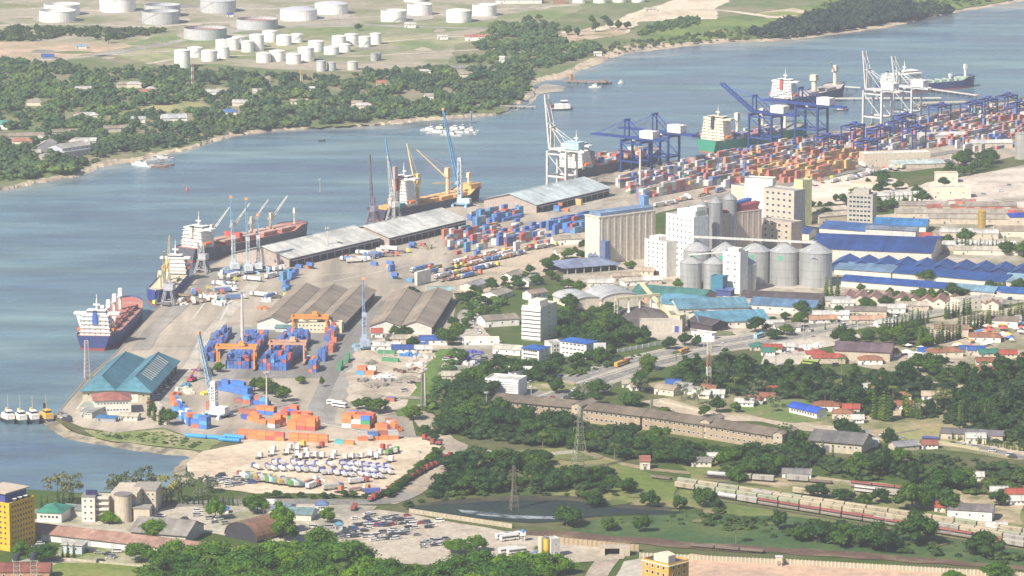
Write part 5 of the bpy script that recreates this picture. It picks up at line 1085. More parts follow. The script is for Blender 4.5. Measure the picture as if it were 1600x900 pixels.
# ================================================================ quay cranes
def qp(x, i=5):                               # point on the quay edge under pixel column x
    for k in range(len(QP) - 1):
        a, b = QP[k], QP[k + 1]; xa, xb = proj(a)[0], proj(b)[0]
        if (xa <= x <= xb) and k >= 2: t = (x - xa) / (xb - xa); return a.lerp(b, t), math.atan2(b.y - a.y, b.x - a.x)
    return QP[-1], R(50)
def sq(label, x, **k):
    p, a = qp(x); n = Vector((math.sin(a), -math.cos(a), 0)); p = p + n * 3; p.z = .1; return sts(label, p, a + math.pi / 2, **k)
GC = 'blue ship to shore cranes'
sq('nearest blue gantry crane, boom lowered over the water', 973, H_=28, out=38, back=18, group=GC)
sq('second blue gantry crane, just right of the nearest', 1014, H_=29, out=38, back=24, group=GC)
sq('blue gantry crane with its boom raised at the green ship', 1168, H_=31, out=44, back=24, boom=33, apex=16, group=GC, gauge=26)
sq('blue gantry crane with lowered boom, right of raised boom one', 1243, H_=31, out=44, back=26, apex=16, group=GC, gauge=26)
LG = (.66, .66, .63)
sq('tall white gantry crane with vertical boom and pale blue house', 849, H_=31, out=48, boom=84, back=16, col=LG, hc=(.42, .6, .7), apex=20, q=1.3, gauge=20, bw=16)
sq('tall pale grey gantry crane with vertical boom at far quay', 1350, H_=34, out=38, boom=84, back=18, col=(.6, .61, .62), hc=WHITE, apex=20, q=1.2)
sq('shorter grey gantry crane right of the far tall one', 1396, H_=32, out=30, boom=80, back=16, col=(.55, .57, .6), hc=WHITE, apex=16)
BG = 'blue yard cranes in the container terminal'
for x, y in ((1332, 228), (1412, 212), (1372, 232), (1428, 232), (1352, 254), (1468, 196), (1517, 192), (1541, 186), (1572, 180), (1400, 222), (1590, 192), (1290, 246)):
    reg(rtg('', P(x, y), R(50), col=(.04, .07, .28), group=BG, span=23, H_=19), 'dark blue yard crane', 'in far container terminal')
mobile_crane('light blue crane with high jib at the orange ship bow', 722, 322, tower=34, jl=66, el=78, az=160, jc=(.13, .36, .62), tc=(.5, .58, .66))
mobile_crane('white towered blue crane standing in front of blue boxes', 339, 651, tower=15, jl=40, el=76, az=150, tc=(.74, .77, .78), jc=(.35, .52, .68), col=(.5, .62, .7))
mobile_crane('blue lattice crane between the two grey warehouses', 570, 545, tower=17, jl=34, el=85, az=100, th=1.7, tc=(.4, .48, .6), jc=(.3, .42, .62), col=(.3, .5, .68))
for i, (x, y, jl, az) in enumerate(((366, 424, 42, 105), (388, 427, 42, 100), (404, 424, 28, 95))):
    reg(mobile_crane('', x, y, tower=20, jl=jl, el=80, az=az, th=1.6, tc=(.55, .6, .64), jc=(.22, .46, .66), col=(.35, .5, .62), group='cranes parked at the end of the first shed'), 'blue jibbed crane', 'by near end of sheds')
for lb, x, h_, jl, el, c in (('pale portal crane at orange ship stern', 588, 12, 40, 80, (.5, .5, .5)), ('dark latticed portal crane left of the orange ship', 557, 12, 44, 86, (.2, .19, .24)),
                            ('grey portal crane near the bow of the blue ship', 250, 11, 12, 80, (.38, .38, .42)), ('small grey portal crane beside red deck carrier bow', 305, 10, 10, 80, (.4, .4, .42))):
    p, a = qp(x); n = Vector((math.sin(a), -math.cos(a), 0)); portal_crane(lb, p + n * 6 + Vector((0, 0, .05)), a, h_, jl, el, 1.2, c)
lattice_tower('light_tower', 'lattice light tower standing in front of the nearest carrier', 136, 592, 26, 3.4, 2, (.42, .4, .42), cat='tower', rr=.35)
p, a = qp(300); portal_crane('small lattice portal on the curve of the quay', P(316, 424), a, 9, 6, 85, 1, (.45, .45, .47))
OG = 'orange rail gantries over the blue container blocks'
rtg('orange gantry crane nearest, left, with an empty bay', P(370, 577), R(-3), span=25, H_=15, group=OG)
rtg('faded orange gantry crane over the middle blue block', P(450, 568), R(-3), span=23, H_=14, col=(.62, .36, .24), group=OG)
rtg('orange gantry crane furthest, beside the grey warehouse front', P(485, 519), R(-2), span=24, H_=10.5, group=OG)
for x, y, h in ((379, 545, 40), (1000, 300, 40), (512, 400, 22), (664, 640, 26), (417, 640, 24)):
    reg(mast('light_mast', '', x, y, h, .9 if h > 30 else .5, (.62, .58, .54), arms=1.6, group='tall light masts'), 'tall pale light mast', 'in the port')
for x, y in ((500, 300), (680, 400), (744, 520), (600, 560), (655, 735), (560, 740), (460, 720), (860, 560), (1255, 530), (1130, 560), (1340, 515), (1420, 500), (1005, 300), (760, 640), (830, 630), (1180, 545), (1500, 500), (1560, 480)):
    reg(mast('street_lamp', '', x, y, 11, .2, (.5, .5, .48), arms=.9, group='lamp posts along roads and yards', cat='lamp post'), 'thin grey lamp post', 'by road or yard')
YG = (.24, .25, .20)
lattice_tower('power_pylon', 'tall lattice pylon standing in dark scrub at centre', 906, 738, 41, 9, 1.6, YG, arms=((27, 4.5), (31, 4), (35, 3)), rr=.19)
lattice_tower('power_pylon', 'lattice pylon at the edge of the dark creek', 803, 797, 26, 4.5, 1, (.2, .17, .14), arms=((20, 4), (23, 3)), rr=.14)
lattice_tower('radio_mast', 'red and white banded mast beside the highway', 1107, 612, 33, 2.6, 1.8, bands=[(.30, .15, .12), (.6, .57, .5), (.32, .17, .14), (.6, .57, .5)], cat='mast', rr=.24)
lattice_tower('power_pylon', 'small pylon by the marshy lane', 1018, 662 + 0, 16, 3, 1, YG, rr=.2)
lattice_tower('power_pylon', 'slim pylon beside the truck queue road', 660, 640, 24, 2.4, 1, YG, arms=((20, 3),), rr=.22)
# ================================================================ port sheds and warehouses
def shed(name, label, p0, p1, D, h, rise, wall, rc, **k):
    q = B(name, label, 'warehouse', p0, p1, D, h, 'gx', rise, wall, rc, o=1.6, **k); return q
ZN_ = (.54, .57, .57)
for lb, p0, p1, D, rc in (('long pale roofed quay shed nearest the viewer, dark loading side', (452, 418), (592, 385), 52, (.70, .71, .67)), ('long pale roofed quay shed in the middle of three', (608, 385), (728, 356), 50, (.69, .71, .68)), ('long blue grey roofed quay shed, farthest of three', (838, 333), (952, 306), 54, (.58, .67, .70))):
    r, W_, D_, rf = shed('quay_shed', lb, p0, p1, D, 7.5, 7, (.42, .36, .33), rc, group='three long quay sheds')
    n = 12; dm = door_mesh(W_ / n * .84, 5.0, (.025, .025, .05))  # door colour near black: paints the shade along the foot of the wall
    for i in range(n): inst('door', dm, r, (W_ * (i + .5) / n, -.03, 0), 0)
    MB(M((.2, .2, .24), 'paint')).box(2, W_ - 2, -3.2, -.2, 5.2, 5.5).build('canopy', r)
r, W_, D_, rf = B('warehouse', 'teal roofed warehouse with white skylights at the quay corner', 'warehouse', (129, 627), (234, 629), 100, 8, 'hy', 7, (.55, .5, .38), (.085, .235, .31), bays=2, o=2, f=(1, 8), door=('f', 34, 5, 5, (.7, .68, .6)), W=44, rust=.0)
for i in range(12): MB(M((.72, .72, .66), 'flat')).add([(.5, 0, 0), (7.5, 0, -4.46), (7.5, 1.6, -4.46), (.5, 1.6, 0)], [(0, 1, 2, 3), (3, 2, 1, 0)][:1]).build('skylight', r, (33.5 , 22 + i * 5.2, 17.45), 0).rotation_euler.y = 0
for o in [c for c in r.children if c.name.startswith('skylight')]: o.location = (34.2, o.location.y, 8 + 7 + .3 - 1.2 * .636 + .1)
MB(M((.05, .055, .07), 'paint')).box(43.9, 44.12, 3, 97, .3, 6.6).build('side_wall_shade', r)  # dark sheet painting the shade of the wall turned from the sun
dm = door_mesh(3.4, 4, (.3, .3, .3))
for i in range(6): inst('door', dm, r, (44.18, 10 + i * 15, 0), math.pi / 2)
B('office_building', 'white two storey office with red brown hip roof before teal warehouse', 'office', (148, 649), (205, 647), 20, 9.5, 'hip', 3.2, (.80, .77, .70), (.40, .17, .14), f=(2, 10), l=(2, 4), o=1, wh=1.15, ww=1.5, frame=(.8, .8, .78), door=('f', 1.8, 1.6, 2.2))
H('low grey lean-to beside the red roofed white office', 126, 652, 9, 30, 4, -30, 'gx', 1.5, (.45, .45, .42), (.36, .38, .36), nm='shed', cat='shed'); H('row of pale green lean-to roofs left of the office', 128, 643, 8, 14, 3.5, -30, 'gx', 1.4, (.5, .5, .46), (.35, .42, .38), nm='shed', cat='shed')
H('bright blue carport roof in front of the white office', 150, 658, 13, 5, 2.4, -14, 'shed', .5, (.3, .33, .38), (.05, .25, .55), nm='carport', cat='carport', win=None)
H('cream flat hut right of the blue carport', 186, 657, 12, 8, 3, -12, 'gx', 1.4, CREAM, (.6, .55, .46)); H('cream gate hut among the pines by the yard', 246, 664, 6, 5, 3, 0, 'hip', 1.4, CREAM, (.62, .52, .38))
for lb, p0, p1, D, bays, W_, wc in (('grey fibre cement warehouse with three gable bays', (402, 515), (538, 518.5), 134, 3, 62, (.66, .65, .62)), ('grey fibre cement warehouse with two gables, right one', (578, 521), (664, 522.6), 132, 2, 44, (.66, .65, .62))):
    r, W2, D_, rf = B('warehouse', lb, 'warehouse', p0, p1, D, 6, 'gy', 3.8, wc, (.34, .275, .205), bays=bays, o=1.2, W=W_)
    m = MB(M((.42, .40, .34), 'flat')); b_ = W2 / bays
    for i in range(bays):
        for j in range(14):
            for s_ in (-1,):
                x = b_ * (i + .5) + s_ * b_ * .25; k = 3.8 / (b_ / 2)
                y = 8 + j * 8; m.add([(x - 1.4, y, 6 + (b_ / 2 - b_ * .25) * k - 1.4 * k + .27), (x + 1.4, y, 6 + b_ * .25 * k + 1.4 * k + .27), (x + 1.4, y + 1.2, 6 + b_ * .25 * k + 1.4 * k + .27), (x - 1.4, y + 1.2, 6 + b_ * .25 * k - 1.4 * k + .27)], [(0, 1, 2, 3)])
    m.build('skylight', r)
    m = MB(M((.08, .08, .07), 'flat'))
    for i in range(1, bays): m.box(b_ * i - .5, b_ * i + .5, 0, D_, 6.25, 6.4)
    m.build('valley_gutter', r); MB(M((.06, .065, .08), 'paint')).box(W2 + .02, W2 + .2, 4, D_ - 4, .2, 4.6).build('side_shade', r)  # dark slab along the right wall paints that side's shade
B('office_building', 'cream two storey front office on the three bay warehouse', 'office', (462, 520), (534, 521), 8, 7, 'flat', 0, (.72, .68, .5), (.5, .48, .42), f=(2, 11), ww=1.3, wh=1.2)
B('shed', 'teal strip roofed lean-to below the warehouse gables', 'shed', (430, 519), (470, 520), 6, 3.2, 'shed', 1, (.5, .55, .52), (.16, .32, .34))
G1 = 'containers'
# ================================================================ grain silos and mills
for i, (x, y, d_, h_, em) in enumerate(((1089, 439, 44, 50, 'green'), (1133, 441, 45, 50, 'green'), (1180, 442, 46, 52, 'green'), (1225, 444, 46, 53, 'green'), (1274, 446, 52, 54, 'arc'))):
    reg(silo('grain_silo', '', x, y, d_ / px(y) * .99, h_ / px(y), 14 / px(y), emblem=em, group='large galvanised grain silos'), 'large galvanised grain silo', 'in back row by mill')
for i, (x, y, d_, h_) in enumerate(((1079, 451, 35, 42), (1115, 452, 33, 42), (1166, 453, 32, 42))):
    reg(silo('grain_silo', '', x, y, d_ / px(y) * .98, h_ / px(y), 11 / px(y), group='smaller silos of the front row'), 'smaller grey grain silo', 'in front of large silos')
for i, (x, y) in enumerate(((1096, 412), (1117, 404), (1139, 398))):
    reg(silo('grain_silo', '', x, y, 11.5, 45, 5, (.44, .46, .48), group='tall slim silos behind the mill'), 'tall slim grey silo', 'behind the white mill')
def gallery(label, a, za, b, zb, w_=2.2, h_=2.2, col=(.62, .63, .62), legs=3):
    A, C_ = P(*a), P(*b); A.z = za; C_.z = zb; r = thing('conveyor_gallery', label, 'conveyor', A, 0); d = C_ - A
    m = MB(M(col, 'paint')); m.tube((0, 0, 0), d, w_ * .7, 4); m.build('gallery', r)
    for i in range(legs): t = (i + .5) / legs; q = d * t; m = MB(M((.4, .41, .42), 'paint')); m.lattice((q.x, q.y, -A.z), (q.x, q.y, q.z - 1), 2.0, 1.4, 6, .2, .12); m.build('trestle', r)
    return r
gallery('pale conveyor bridge running over the tops of large silos', (1072, 440), 35, (1274, 446), 33, 1.6, legs=0)
gallery('thin conveyor bridge over the small front silos', (1076, 452), 26.5, (1150, 454), 30, .9, legs=0)
def mill(label, p0, p1, D, h, rows, cols, lr, lc, wall=(.82, .81, .77), steps=(), name='mill_building', big=0, **k):
    r, W_, D_, rf = B(name, label, 'mill', p0, p1, D, h, 'flat', 0, wall, (.5, .49, .46), f=(rows, cols), l=(lr, lc) if lc else None, ww=2.6 if big else 1.5, wh=2.0 if big else 1.5, z0=3 if big else 6 if h > 20 else 1, **k)
    for (x0, x1, y0, y1, hh) in steps: MB(M(wall, 'paint')).box(x0 * W_, x1 * W_, y0 * D_, y1 * D_, h + .15, h + hh).build('penthouse', r)
    return r
mill('tall white flour mill tower with rows of small windows', (1040, 428), (1083, 436), 16, 47, 9, 6, 9, 3, steps=((.3, .95, .2, .9, 5), (.7, .95, .3, .9, 8)))
r = mill('lower white mill block with dark arcade, left of tower', (1007, 428), (1041, 434), 16, 27, 6, 4, 6, 2, steps=((.1, .5, .2, .9, 3),))
MB(M((.06, .055, .05), 'paint')).box(.8, 16, -.2, -.02, 0, 4.2).build('arcade', r)
mill('white elevator tower standing among the front silos', (1129, 457), (1156, 460), 12, 31, 5, 2, 5, 2, steps=((.2, .8, .2, .8, 3),))
B('elevator_tower', 'narrow teal clad tower beside the white elevator', 'tower', (1110, 461), (1129, 463), 8, 14, 'flat', 0, (.05, .22, .33), (.05, .2, .3))
B('shed', 'dark blue annex at the foot of the teal tower', 'shed', (1119, 463), (1142, 465), 7, 5, 'shed', 1, (.05, .08, .25), (.1, .16, .42))
def ribbed(label, p0, p1, D, h, n, wall, top=None, toph=3, name='silo_block'):
    A, C_ = P(*p0), P(*p1); u = C_ - A; W_ = u.length; r = thing(name, label, 'silo block', A, math.atan2(u.y, u.x)); m = MB(M(wall, 'paint')); m.box(.3, W_ - .3, -.02, D + .02, 0, h); rr = W_ / n / 2
    for i in range(n): m.cyl(rr * (2 * i + 1), rr * .9, rr, rr, 0, h, 14); m.cyl(rr * (2 * i + 1), D - rr * .9, rr, rr, 0, h, 14)
    for j in range(max(1, int(D / (2 * rr)))): y = rr * (2 * j + 1); m.cyl(rr * .9, y, rr * .95, rr * .95, 0, h, 14); m.cyl(W_ - rr * .9, y, rr * .95, rr * .95, 0, h, 14)
    m.build('wall', r); m = MB(M(wall, 'paint')).box(-.3, W_ + .3, -.3, D + .3, h, h + .8); m.build('parapet', r)
    return r, W_, h
r, W_, h_ = ribbed('cream concrete silo block with ribbed walls and blue roof gallery', (936, 414), (1024, 402), 18, 37, 9, (.72, .64, .53))
MB(M((.22, .33, .52), 'roof', ax=1)).xprism([(2, 37.8), (16, 37.8), (16, 40.5), (9, 42), (2, 40.5)], 3, W_ - 1).build('roof_gallery', r)
MB(M((.16, .30, .55), 'paint')).box(W_ - 7, W_ - 2, 6, 12, 38, 49).build('head_house', r)
MB(M((.13, .18, .36), 'paint')).box(2, 7.5, -5, -.1, 0, 19).build('elevator_shaft', r)
for x in (0, 1, 2): reg(silo('steel_bin', '', 923 + x * 7, 413, 4.5, 7, 2, (.2, .26, .42), group='three blue steel bins'), 'small blue steel bin', 'at foot of cream silo block')
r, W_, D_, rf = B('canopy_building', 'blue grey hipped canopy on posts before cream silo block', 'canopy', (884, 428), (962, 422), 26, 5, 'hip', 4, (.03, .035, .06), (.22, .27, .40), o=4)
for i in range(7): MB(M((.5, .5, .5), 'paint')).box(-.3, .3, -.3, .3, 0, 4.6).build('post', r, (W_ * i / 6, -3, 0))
r, W_, h_ = ribbed('pinkish ribbed silo block with red and blue sloped roof', (1121, 402), (1190, 394), 16, 34, 8, (.55, .46, .40))
MB(M((.40, .10, .12), 'roof', ax=0)).yprism([(1, 34.8), (W_ - 4, 34.8), (W_ - 1, 41), (3, 36.5)], 1, 8).build('roof', r); MB(M((.06, .18, .5), 'roof', ax=0)).yprism([(12, 36), (W_ - 6, 36), (W_ - 4, 43), (14, 39)], 8.2, 14).build('roof', r)
mill('unfinished grey concrete block with open storeys', (1192, 366), (1240, 372), 16, 38, 7, 5, 7, 3, wall=(.52, .47, .41), name='concrete_block', big=1)
mill('lower concrete frame annex beside pink silo block', (1188, 385), (1236, 392), 14, 22, 4, 4, 0, 0, wall=(.50, .43, .36), name='concrete_block', big=1)
mill('pale yellow narrow tower right of the concrete block', (1240, 352), (1253, 354), 12, 38, 0, 0, 0, 0, wall=(.76, .74, .36), name='tower_block')
mill('white tower block behind the ribbed silos', (1163, 350), (1206, 352), 14, 38, 0, 0, 0, 0, wall=(.82, .80, .76), name='tower_block')
mill('beige block left behind the white tower block', (1142, 345), (1164, 348), 12, 30, 0, 0, 0, 0, wall=(.6, .52, .43), name='tower_block')
mill('grey ten storey office tower with dark windows', (1323, 352), (1363, 354), 15, 26, 6, 6, 6, 3, wall=(.45, .43, .38), steps=((.2, .8, .3, .9, 4),), name='office_tower', big=1)
# ================================================================ blue roof complex
def bw(lb, p0, p1, D, h, roof='gx', rise=3, rc=(.05, .12, .36), wall=(.68, .64, .57), **k): return B(k.pop('name', 'factory_hall'), lb, 'factory', p0, p1, D, h, roof, rise, wall, rc, o=.8, **k)
bw('blue roofed hall at the back with white gable', (1280, 371), (1400, 380), 38, 8, rc=(.05, .13, .36))
bw('largest dark blue roofed hall in the factory complex', (1268, 405), (1455, 413), 60, 9, rc=(.028, .07, .25), rise=7)
bw('grey patched roof section on the largest blue hall', (1352, 388), (1430, 392), 14, 16.2, 'gx', 1.6, (.2, .24, .3))
bw('small blue roofed annex at left of the complex', (1236, 374), (1264, 376), 20, 6, rc=(.04, .09, .3))
bw('sawtooth row of ten blue gables', (1300, 424), (1608, 440), 30, 6, 'gy', 3.4, (.03, .09, .32), bays=10, wall=(.025, .06, .22))
bw('steel blue flat sloped hall left of the sawtooth row front', (1303, 430), (1392, 436), 20, 5, 'shed', 2.5, (.16, .27, .42))
bw('dark blue sloped hall below the sawtooth row', (1394, 436), (1566, 451), 20, 5, 'shed', 2.5, (.028, .085, .30))
bw('light blue sloped hall at the right frame edge', (1562, 449), (1640, 455), 22, 5, 'shed', 2.5, (.25, .4, .5))
bw('long dark blue roofed front hall, left part', (1314, 448), (1487, 462), 20, 5, 'gx', 2.6, (.03, .09, .33))
bw('light blue roofed front hall, middle part', (1489, 462), (1552, 467), 20, 5, 'gx', 2.6, (.2, .36, .5))
bw('blue roofed front hall at right edge', (1557, 466), (1650, 472), 18, 5, 'gx', 2.6, (.04, .13, .40))
bw('bright blue roofed hall with white gable by grey tower', (1365, 362), (1446, 365), 26, 6, 'gx', 4, (.05, .20, .46), wall=(.8, .78, .72))
bw('red rust roofed house row with many white gables', (1312, 476), (1560, 486), 22, 5, 'gy', 3, (.38, .22, .17), wall=(.74, .68, .58), bays=12, rust=.3, f=(1, 12), z0=1.5)
bw('two storey white house at right end of rust gables', (1500, 488), (1566, 482), 14, 8, 'flat', 0, (.5, .48, .44), wall=(.72, .67, .55), f=(2, 7))
bw('dark brown roofed warehouse before the large silos', (1158, 473), (1283, 479), 24, 5, 'gx', 3, (.10, .085, .09), rise_=0) if False else B('warehouse', 'dark brown roofed warehouse before the large silos', 'warehouse', (1158, 474), (1283, 480), 22, 5, 'gx', 3, (.5, .46, .42), (.11, .09, .095), f=(1, 14))
B('warehouse', 'slate blue roofed warehouse with pale front below silos', 'warehouse', (1172, 488), (1272, 494), 22, 6, 'gx', 3.5, (.62, .60, .56), (.12, .22, .37), f=(1, 5), door=('f', 40, 4, 4))
B('warehouse', 'dark green roofed factory with salmon gable end', 'warehouse', (985, 472), (1096, 481), 30, 6, 'gx', 5, (.55, .34, .25), (.07, .20, .19), f=(1, 9))
B('shed', 'striped light blue roofed row at the green factory left', 'shed', (922, 462), (974, 465), 12, 4, 'gx', 2, (.7, .68, .64), (.16, .42, .58), f=(1, 8))
B('shed', 'pale grey curved roofed shed, left of the conveyor yard', 'shed', (896, 484), (942, 480), 34, 5, 'ay', 4, (.66, .6, .52), (.48, .49, .50))
B('shed', 'pale grey curved roofed shed nearest the stock heap', 'shed', (940, 482), (1000, 478), 34, 6, 'ay', 5, (.62, .58, .5), (.46, .48, .50))
B('shed', 'blue edged flat shed behind the conveyor', 'shed', (1016, 482), (1078, 490), 26, 5, 'shed', 3, (.6, .58, .54), (.13, .33, .48))
for lb, a, b, D, rc in (('light blue roofed hall with white gable end, left twin', (1046, 480), (1060, 494), 52, (.13, .28, .38)), ('light blue roofed hall with white gable end, right twin', (1076, 500), (1094, 515), 50, (.12, .30, .43))):
    B('factory_hall', lb, 'factory', a, b, D, 5.5, 'gy', 4, (.74, .70, .62), rc, f=(1, 6), o=1, r=(1, 8))
# stock heap + conveyors
hp = thing('stock_heap', 'dark grey heap of bulk material under the conveyor spouts', 'heap', P(1000, 507)); m = MB(M((.085, .075, .08), 'ground', c2=(.14, .12, .12), s=.05))
ring = []
for j, (rr, zz) in enumerate(((34, 0), (29, 3.5), (22, 7.5), (13, 11), (4, 13))):
    for i in range(24): a = i * math.pi / 12; q = rr * (1 + .07 * math.sin(3 * a + j) + random.uniform(-.03, .03)); ring.append((q * math.cos(a), q * .62 * math.sin(a), zz + random.uniform(-.3, .3)))
m.add(ring, [(j * 24 + i, j * 24 + (i + 1) % 24, (j + 1) * 24 + (i + 1) % 24, (j + 1) * 24 + i) for j in range(4) for i in range(24)] + [tuple(range(96, 120))]); m.build('heap', hp)
cv = thing('conveyor_gallery', 'pale yellow conveyor with four drop spouts over the dark heap', 'conveyor', P(962, 512)); Y_ = (.62, .58, .38)
m = MB(M(Y_, 'paint')); e1 = P(1030, 505) - P(962, 512); m.tube((0, 0, 21), (e1.x, e1.y, 21), 1.3, 4); m.build('gallery', cv)
for t in (.05, .3, .55, .8): q = e1 * t; m = MB(M((.7, .68, .6), 'paint')); m.tube((q.x, q.y, 20), (q.x, q.y, 11), .8, 6); m.cyl(q.x, q.y, 1.4, .9, 10, 12, 8); m.build('spout', cv)
for t in (0, 1): q = e1 * t; m = MB(M(Y_, 'paint')); m.lattice((q.x, q.y, 0), (q.x, q.y, 20), 2.4, 2, 6, .3, .2); m.build('trestle', cv)
gallery('inclined yellowish conveyor descending to the transfer tower', (1002, 494), 24, (1050, 511), 6, 2.2, col=Y_, legs=2)
B('transfer_tower', 'yellowish steel transfer tower at the conveyor foot', 'tower', (1046, 515), (1062, 517), 8, 10, 'flat', 0, (.5, .47, .34), (.4, .38, .3), f=(2, 2))
B('shed', 'dark open shed right of the transfer tower', 'shed', (1074, 512), (1112, 520), 16, 5, 'gx', 3, (.07, .06, .07), (.10, .085, .09))
B('shed', 'second dark roofed shed beside blue halls', 'shed', (1088, 505), (1110, 508), 12, 6, 'gx', 2.5, (.08, .07, .08), (.11, .09, .1))
B('wall_building', 'pale low building with blue doors below the heap', 'building', (1000, 520), (1066, 520), 9, 8, 'flat', 0, (.58, .54, .47), (.5, .47, .42), door=('f', 26, 3, 5, (.06, .1, .4)))
B('gatehouse', 'white and blue gatehouse beside the brown sheds', 'gatehouse', (1080, 528), (1112, 532), 8, 4, 'flat', 0, (.74, .72, .7), (.6, .6, .6), f=(1, 4))
# ================================================================ offices near the roundabout
r, W_, D_, rf = B('office_tower', 'white eight storey office block with louvred left face', 'office', (845, 534), (873, 524), 15, 24, 'flat', 0, (.76, .71, .60), (.6, .56, .5), r=None, f=(7, 1), ww=1.2, wh=1.6, W=24)
lv = MB(M((.8, .8, .78), 'paint')); 
for i in range(8): lv.box(-.7, -.02, 0, D_, .9 + i * 2.9, 2.9 + i * 2.9)
lv.build('louvre', r); m = MB(M((.12, .12, .13), 'glass'))
for i in range(7): m.box(-.3, -.04, .3, D_ - .3, 2.92 + i * 2.9, 3.78 + i * 2.9)
m.build('window', r); MB(M((.72, .68, .6), 'paint')).box(4, 16, 3, 12, 24.1, 28).build('penthouse', r)
for lb, a, b, D, h in (('three storey white office with blue roof, lower left twin', (842, 566), (868, 558), 14, 8.5), ('three storey white office with blue roof, upper right twin', (916, 561), (944, 553), 22, 10.5)):
    r, W_, D_, rf = B('office_building', lb, 'office', a, b, D, h, 'hip', 1.6, (.8, .79, .76), (.03, .13, .46), o=.8, l=(3, 6), f=(2, 2), ww=2.2, wh=1.2, W=14)
B('office_building', 'white link block between the two blue roofed offices', 'office', (862, 553), (880, 551), 10, 7, 'flat', 0, (.78, .77, .74), (.6, .6, .58), f=(2, 3))
r, W_, D_, rf = B('office_building', 'white building with horizontal louvres by the brown shed end', 'office', (758, 618), (810, 622), 16, 11, 'flat', 0, (.74, .74, .73), (.66, .65, .62), door=('f', 4, 2, 2.4))
m = MB(M((.78, .79, .8), 'paint'))
for i in range(7): m.box(0, W_, -.6, -.02, 1.4 + i * 1.45, 2.2 + i * 1.45)
m.build('louvre', r)
def billboard(lb, x, y, w_, h_, z, ang=0, panel=(.8, .8, .79), mark=None):
    r = thing('billboard', lb, 'billboard', P(x, y), R(ang)); m = MB(M((.4, .4, .4), 'paint'))
    for s_ in (-.3, .3): m.tube((s_ * w_, .3, 0), (s_ * w_, .3, z + h_), .3, 6)
    m.build('post', r); MB(M(panel, 'flat')).box(-w_ / 2, w_ / 2, -.15, .2, z, z + h_).build('panel', r)
    if mark: 
        m = MB(M(mark, 'flat')); m.xprism([(-.2, z + h_ * .5), (-.16, z + h_ * .5), (-.16, z + h_ * .56), (-.2, z + h_ * .56)], -w_ * .25, w_ * .28); m.tube((-w_ * .2, -.2, z + h_ * .45), (w_ * .1, -.2, z + h_ * .66), .25, 3); m.tube((-w_ * .1, -.2, z + h_ * .62), (w_ * .2, -.2, z + h_ * .47), .2, 3); m.build('emblem', r)
    return r
billboard('large white billboard with a small dark emblem by offices', 937, 566, 8.4, 11.5, 2, 8, (.76, .78, .78), (.10, .2, .22))
billboard('wide white billboard above the roundabout', 813, 594, 16, 5.5, 4, 0)
billboard('small billboard at the highway bend', 1106, 545, 9, 4, 5, 10)
# long brown sheds
for lb, a, b in (('long brown roofed shed, leftmost stretch beside louvred building', (771, 646), (896, 658)), ('long brown roofed shed, second stretch behind pylon', (903, 659), (1000, 671)), ('long brown roofed shed, third stretch right of pylon', (1003, 671), (1098, 685)), ('long brown roofed shed, rightmost stretch', (1104, 686), (1214, 704))):
    B('long_shed', lb, 'shed', a, b, 16, 9, 'gx', 2.6, (.42, .33, .23), (.19, .155, .12), o=1.2, f=(2, 12), ww=1.8, wh=1.5, group='long brown sheds in line', z0=.8)
for lb, x, y in (('stair block between first and second brown sheds', 893, 659), ('stair block between third and fourth brown sheds', 1094, 684), ('gable block at the right end of brown sheds', 1208, 704)):
    B('stair_block', lb, 'building', (x, y), (x + 14, y + 2), 18, 11, 'gy', 1.5, (.46, .40, .3), (.26, .22, .18), f=(2, 1))
B('warehouse', 'grey roofed warehouse right of the long brown sheds', 'warehouse', (1266, 704), (1346, 711), 22, 7, 'gx', 4, (.52, .46, .36), (.17, .165, .17), o=1.4, f=(1, 8), door=('f', 10, 4, 4))
B('warehouse', 'purple brown roofed long warehouse in the market trees', 'warehouse', (1304, 562), (1390, 566), 24, 7, 'gx', 3.5, (.55, .48, .38), (.17, .12, .14), o=1, door=('f', 20, 3, 3))
B('long_shed', 'blue vaulted school block with white gable in the village', 'shed', (1233, 645), (1276, 655), 9, 4, 'ax', 2.6, (.76, .76, .76), (.03, .10, .55), f=(1, 9))
# ================================================================ bottom left
YW = (.78, .46, .04)
r, W_, D_, rf = B('office_tower', 'tall yellow office tower with blue top at left edge', 'office', (16, 862), (54, 850), 22, 26, 'flat', 0, YW, (.4, .38, .34), f=(8, 8), l=(8, 6), ww=1.35, wh=1.3, W=21, z0=2.5, frame=(.6, .36, .05))
MB(M((.07, .08, .30), 'paint')).box(1.5, 19, 4, 20, 26.1, 31.5).build('penthouse', r)
MB(M((.55, .47, .38), 'paint')).box(.2, 20.4, 2.6, 21.4, 31.5, 32.1).build('penthouse_roof', r)
for i in range(3): MB(M(WHITE, 'paint')).cyl(0, 0, .4, 1.5, 0, 1.1, 12).build('satellite_dish', r, (6 + i * 4.5, 1.6, 27.2))
r, W_, D_, rf = B('long_shed', 'long shed with rusty pink roof and white wall, lower left', 'shed', (42, 842), (396, 884), 15, 4.6, 'gx', 2.8, (.72, .72, .70), (.40, .25, .20), o=1.2, rust=.35)
dm = door_mesh(2.6, 3, (.5, .52, .52))
for i in range(9): inst('door', dm, r, (W_ * (i + .5) / 9, -.03, 0), 0)
r = thing('office_building', 'cream office complex with round stair tower and white end block', 'office', P(128, 816), R(-4)); cc = M((.60, .52, .42), 'paint'); ww_ = M((.74, .70, .64), 'paint')
MB(ww_).box(0, 7.5, 0, 9, 0, 14.5).build('white_wing', r); MB(M((.25, .25, .24), 'paint')).box(-.3, 7.8, -.3, 9.3, 14.5, 15).build('roof', r)
m = MB(cc).box(7.5, 15, 4, 12, 0, 14); m.build('wall', r)
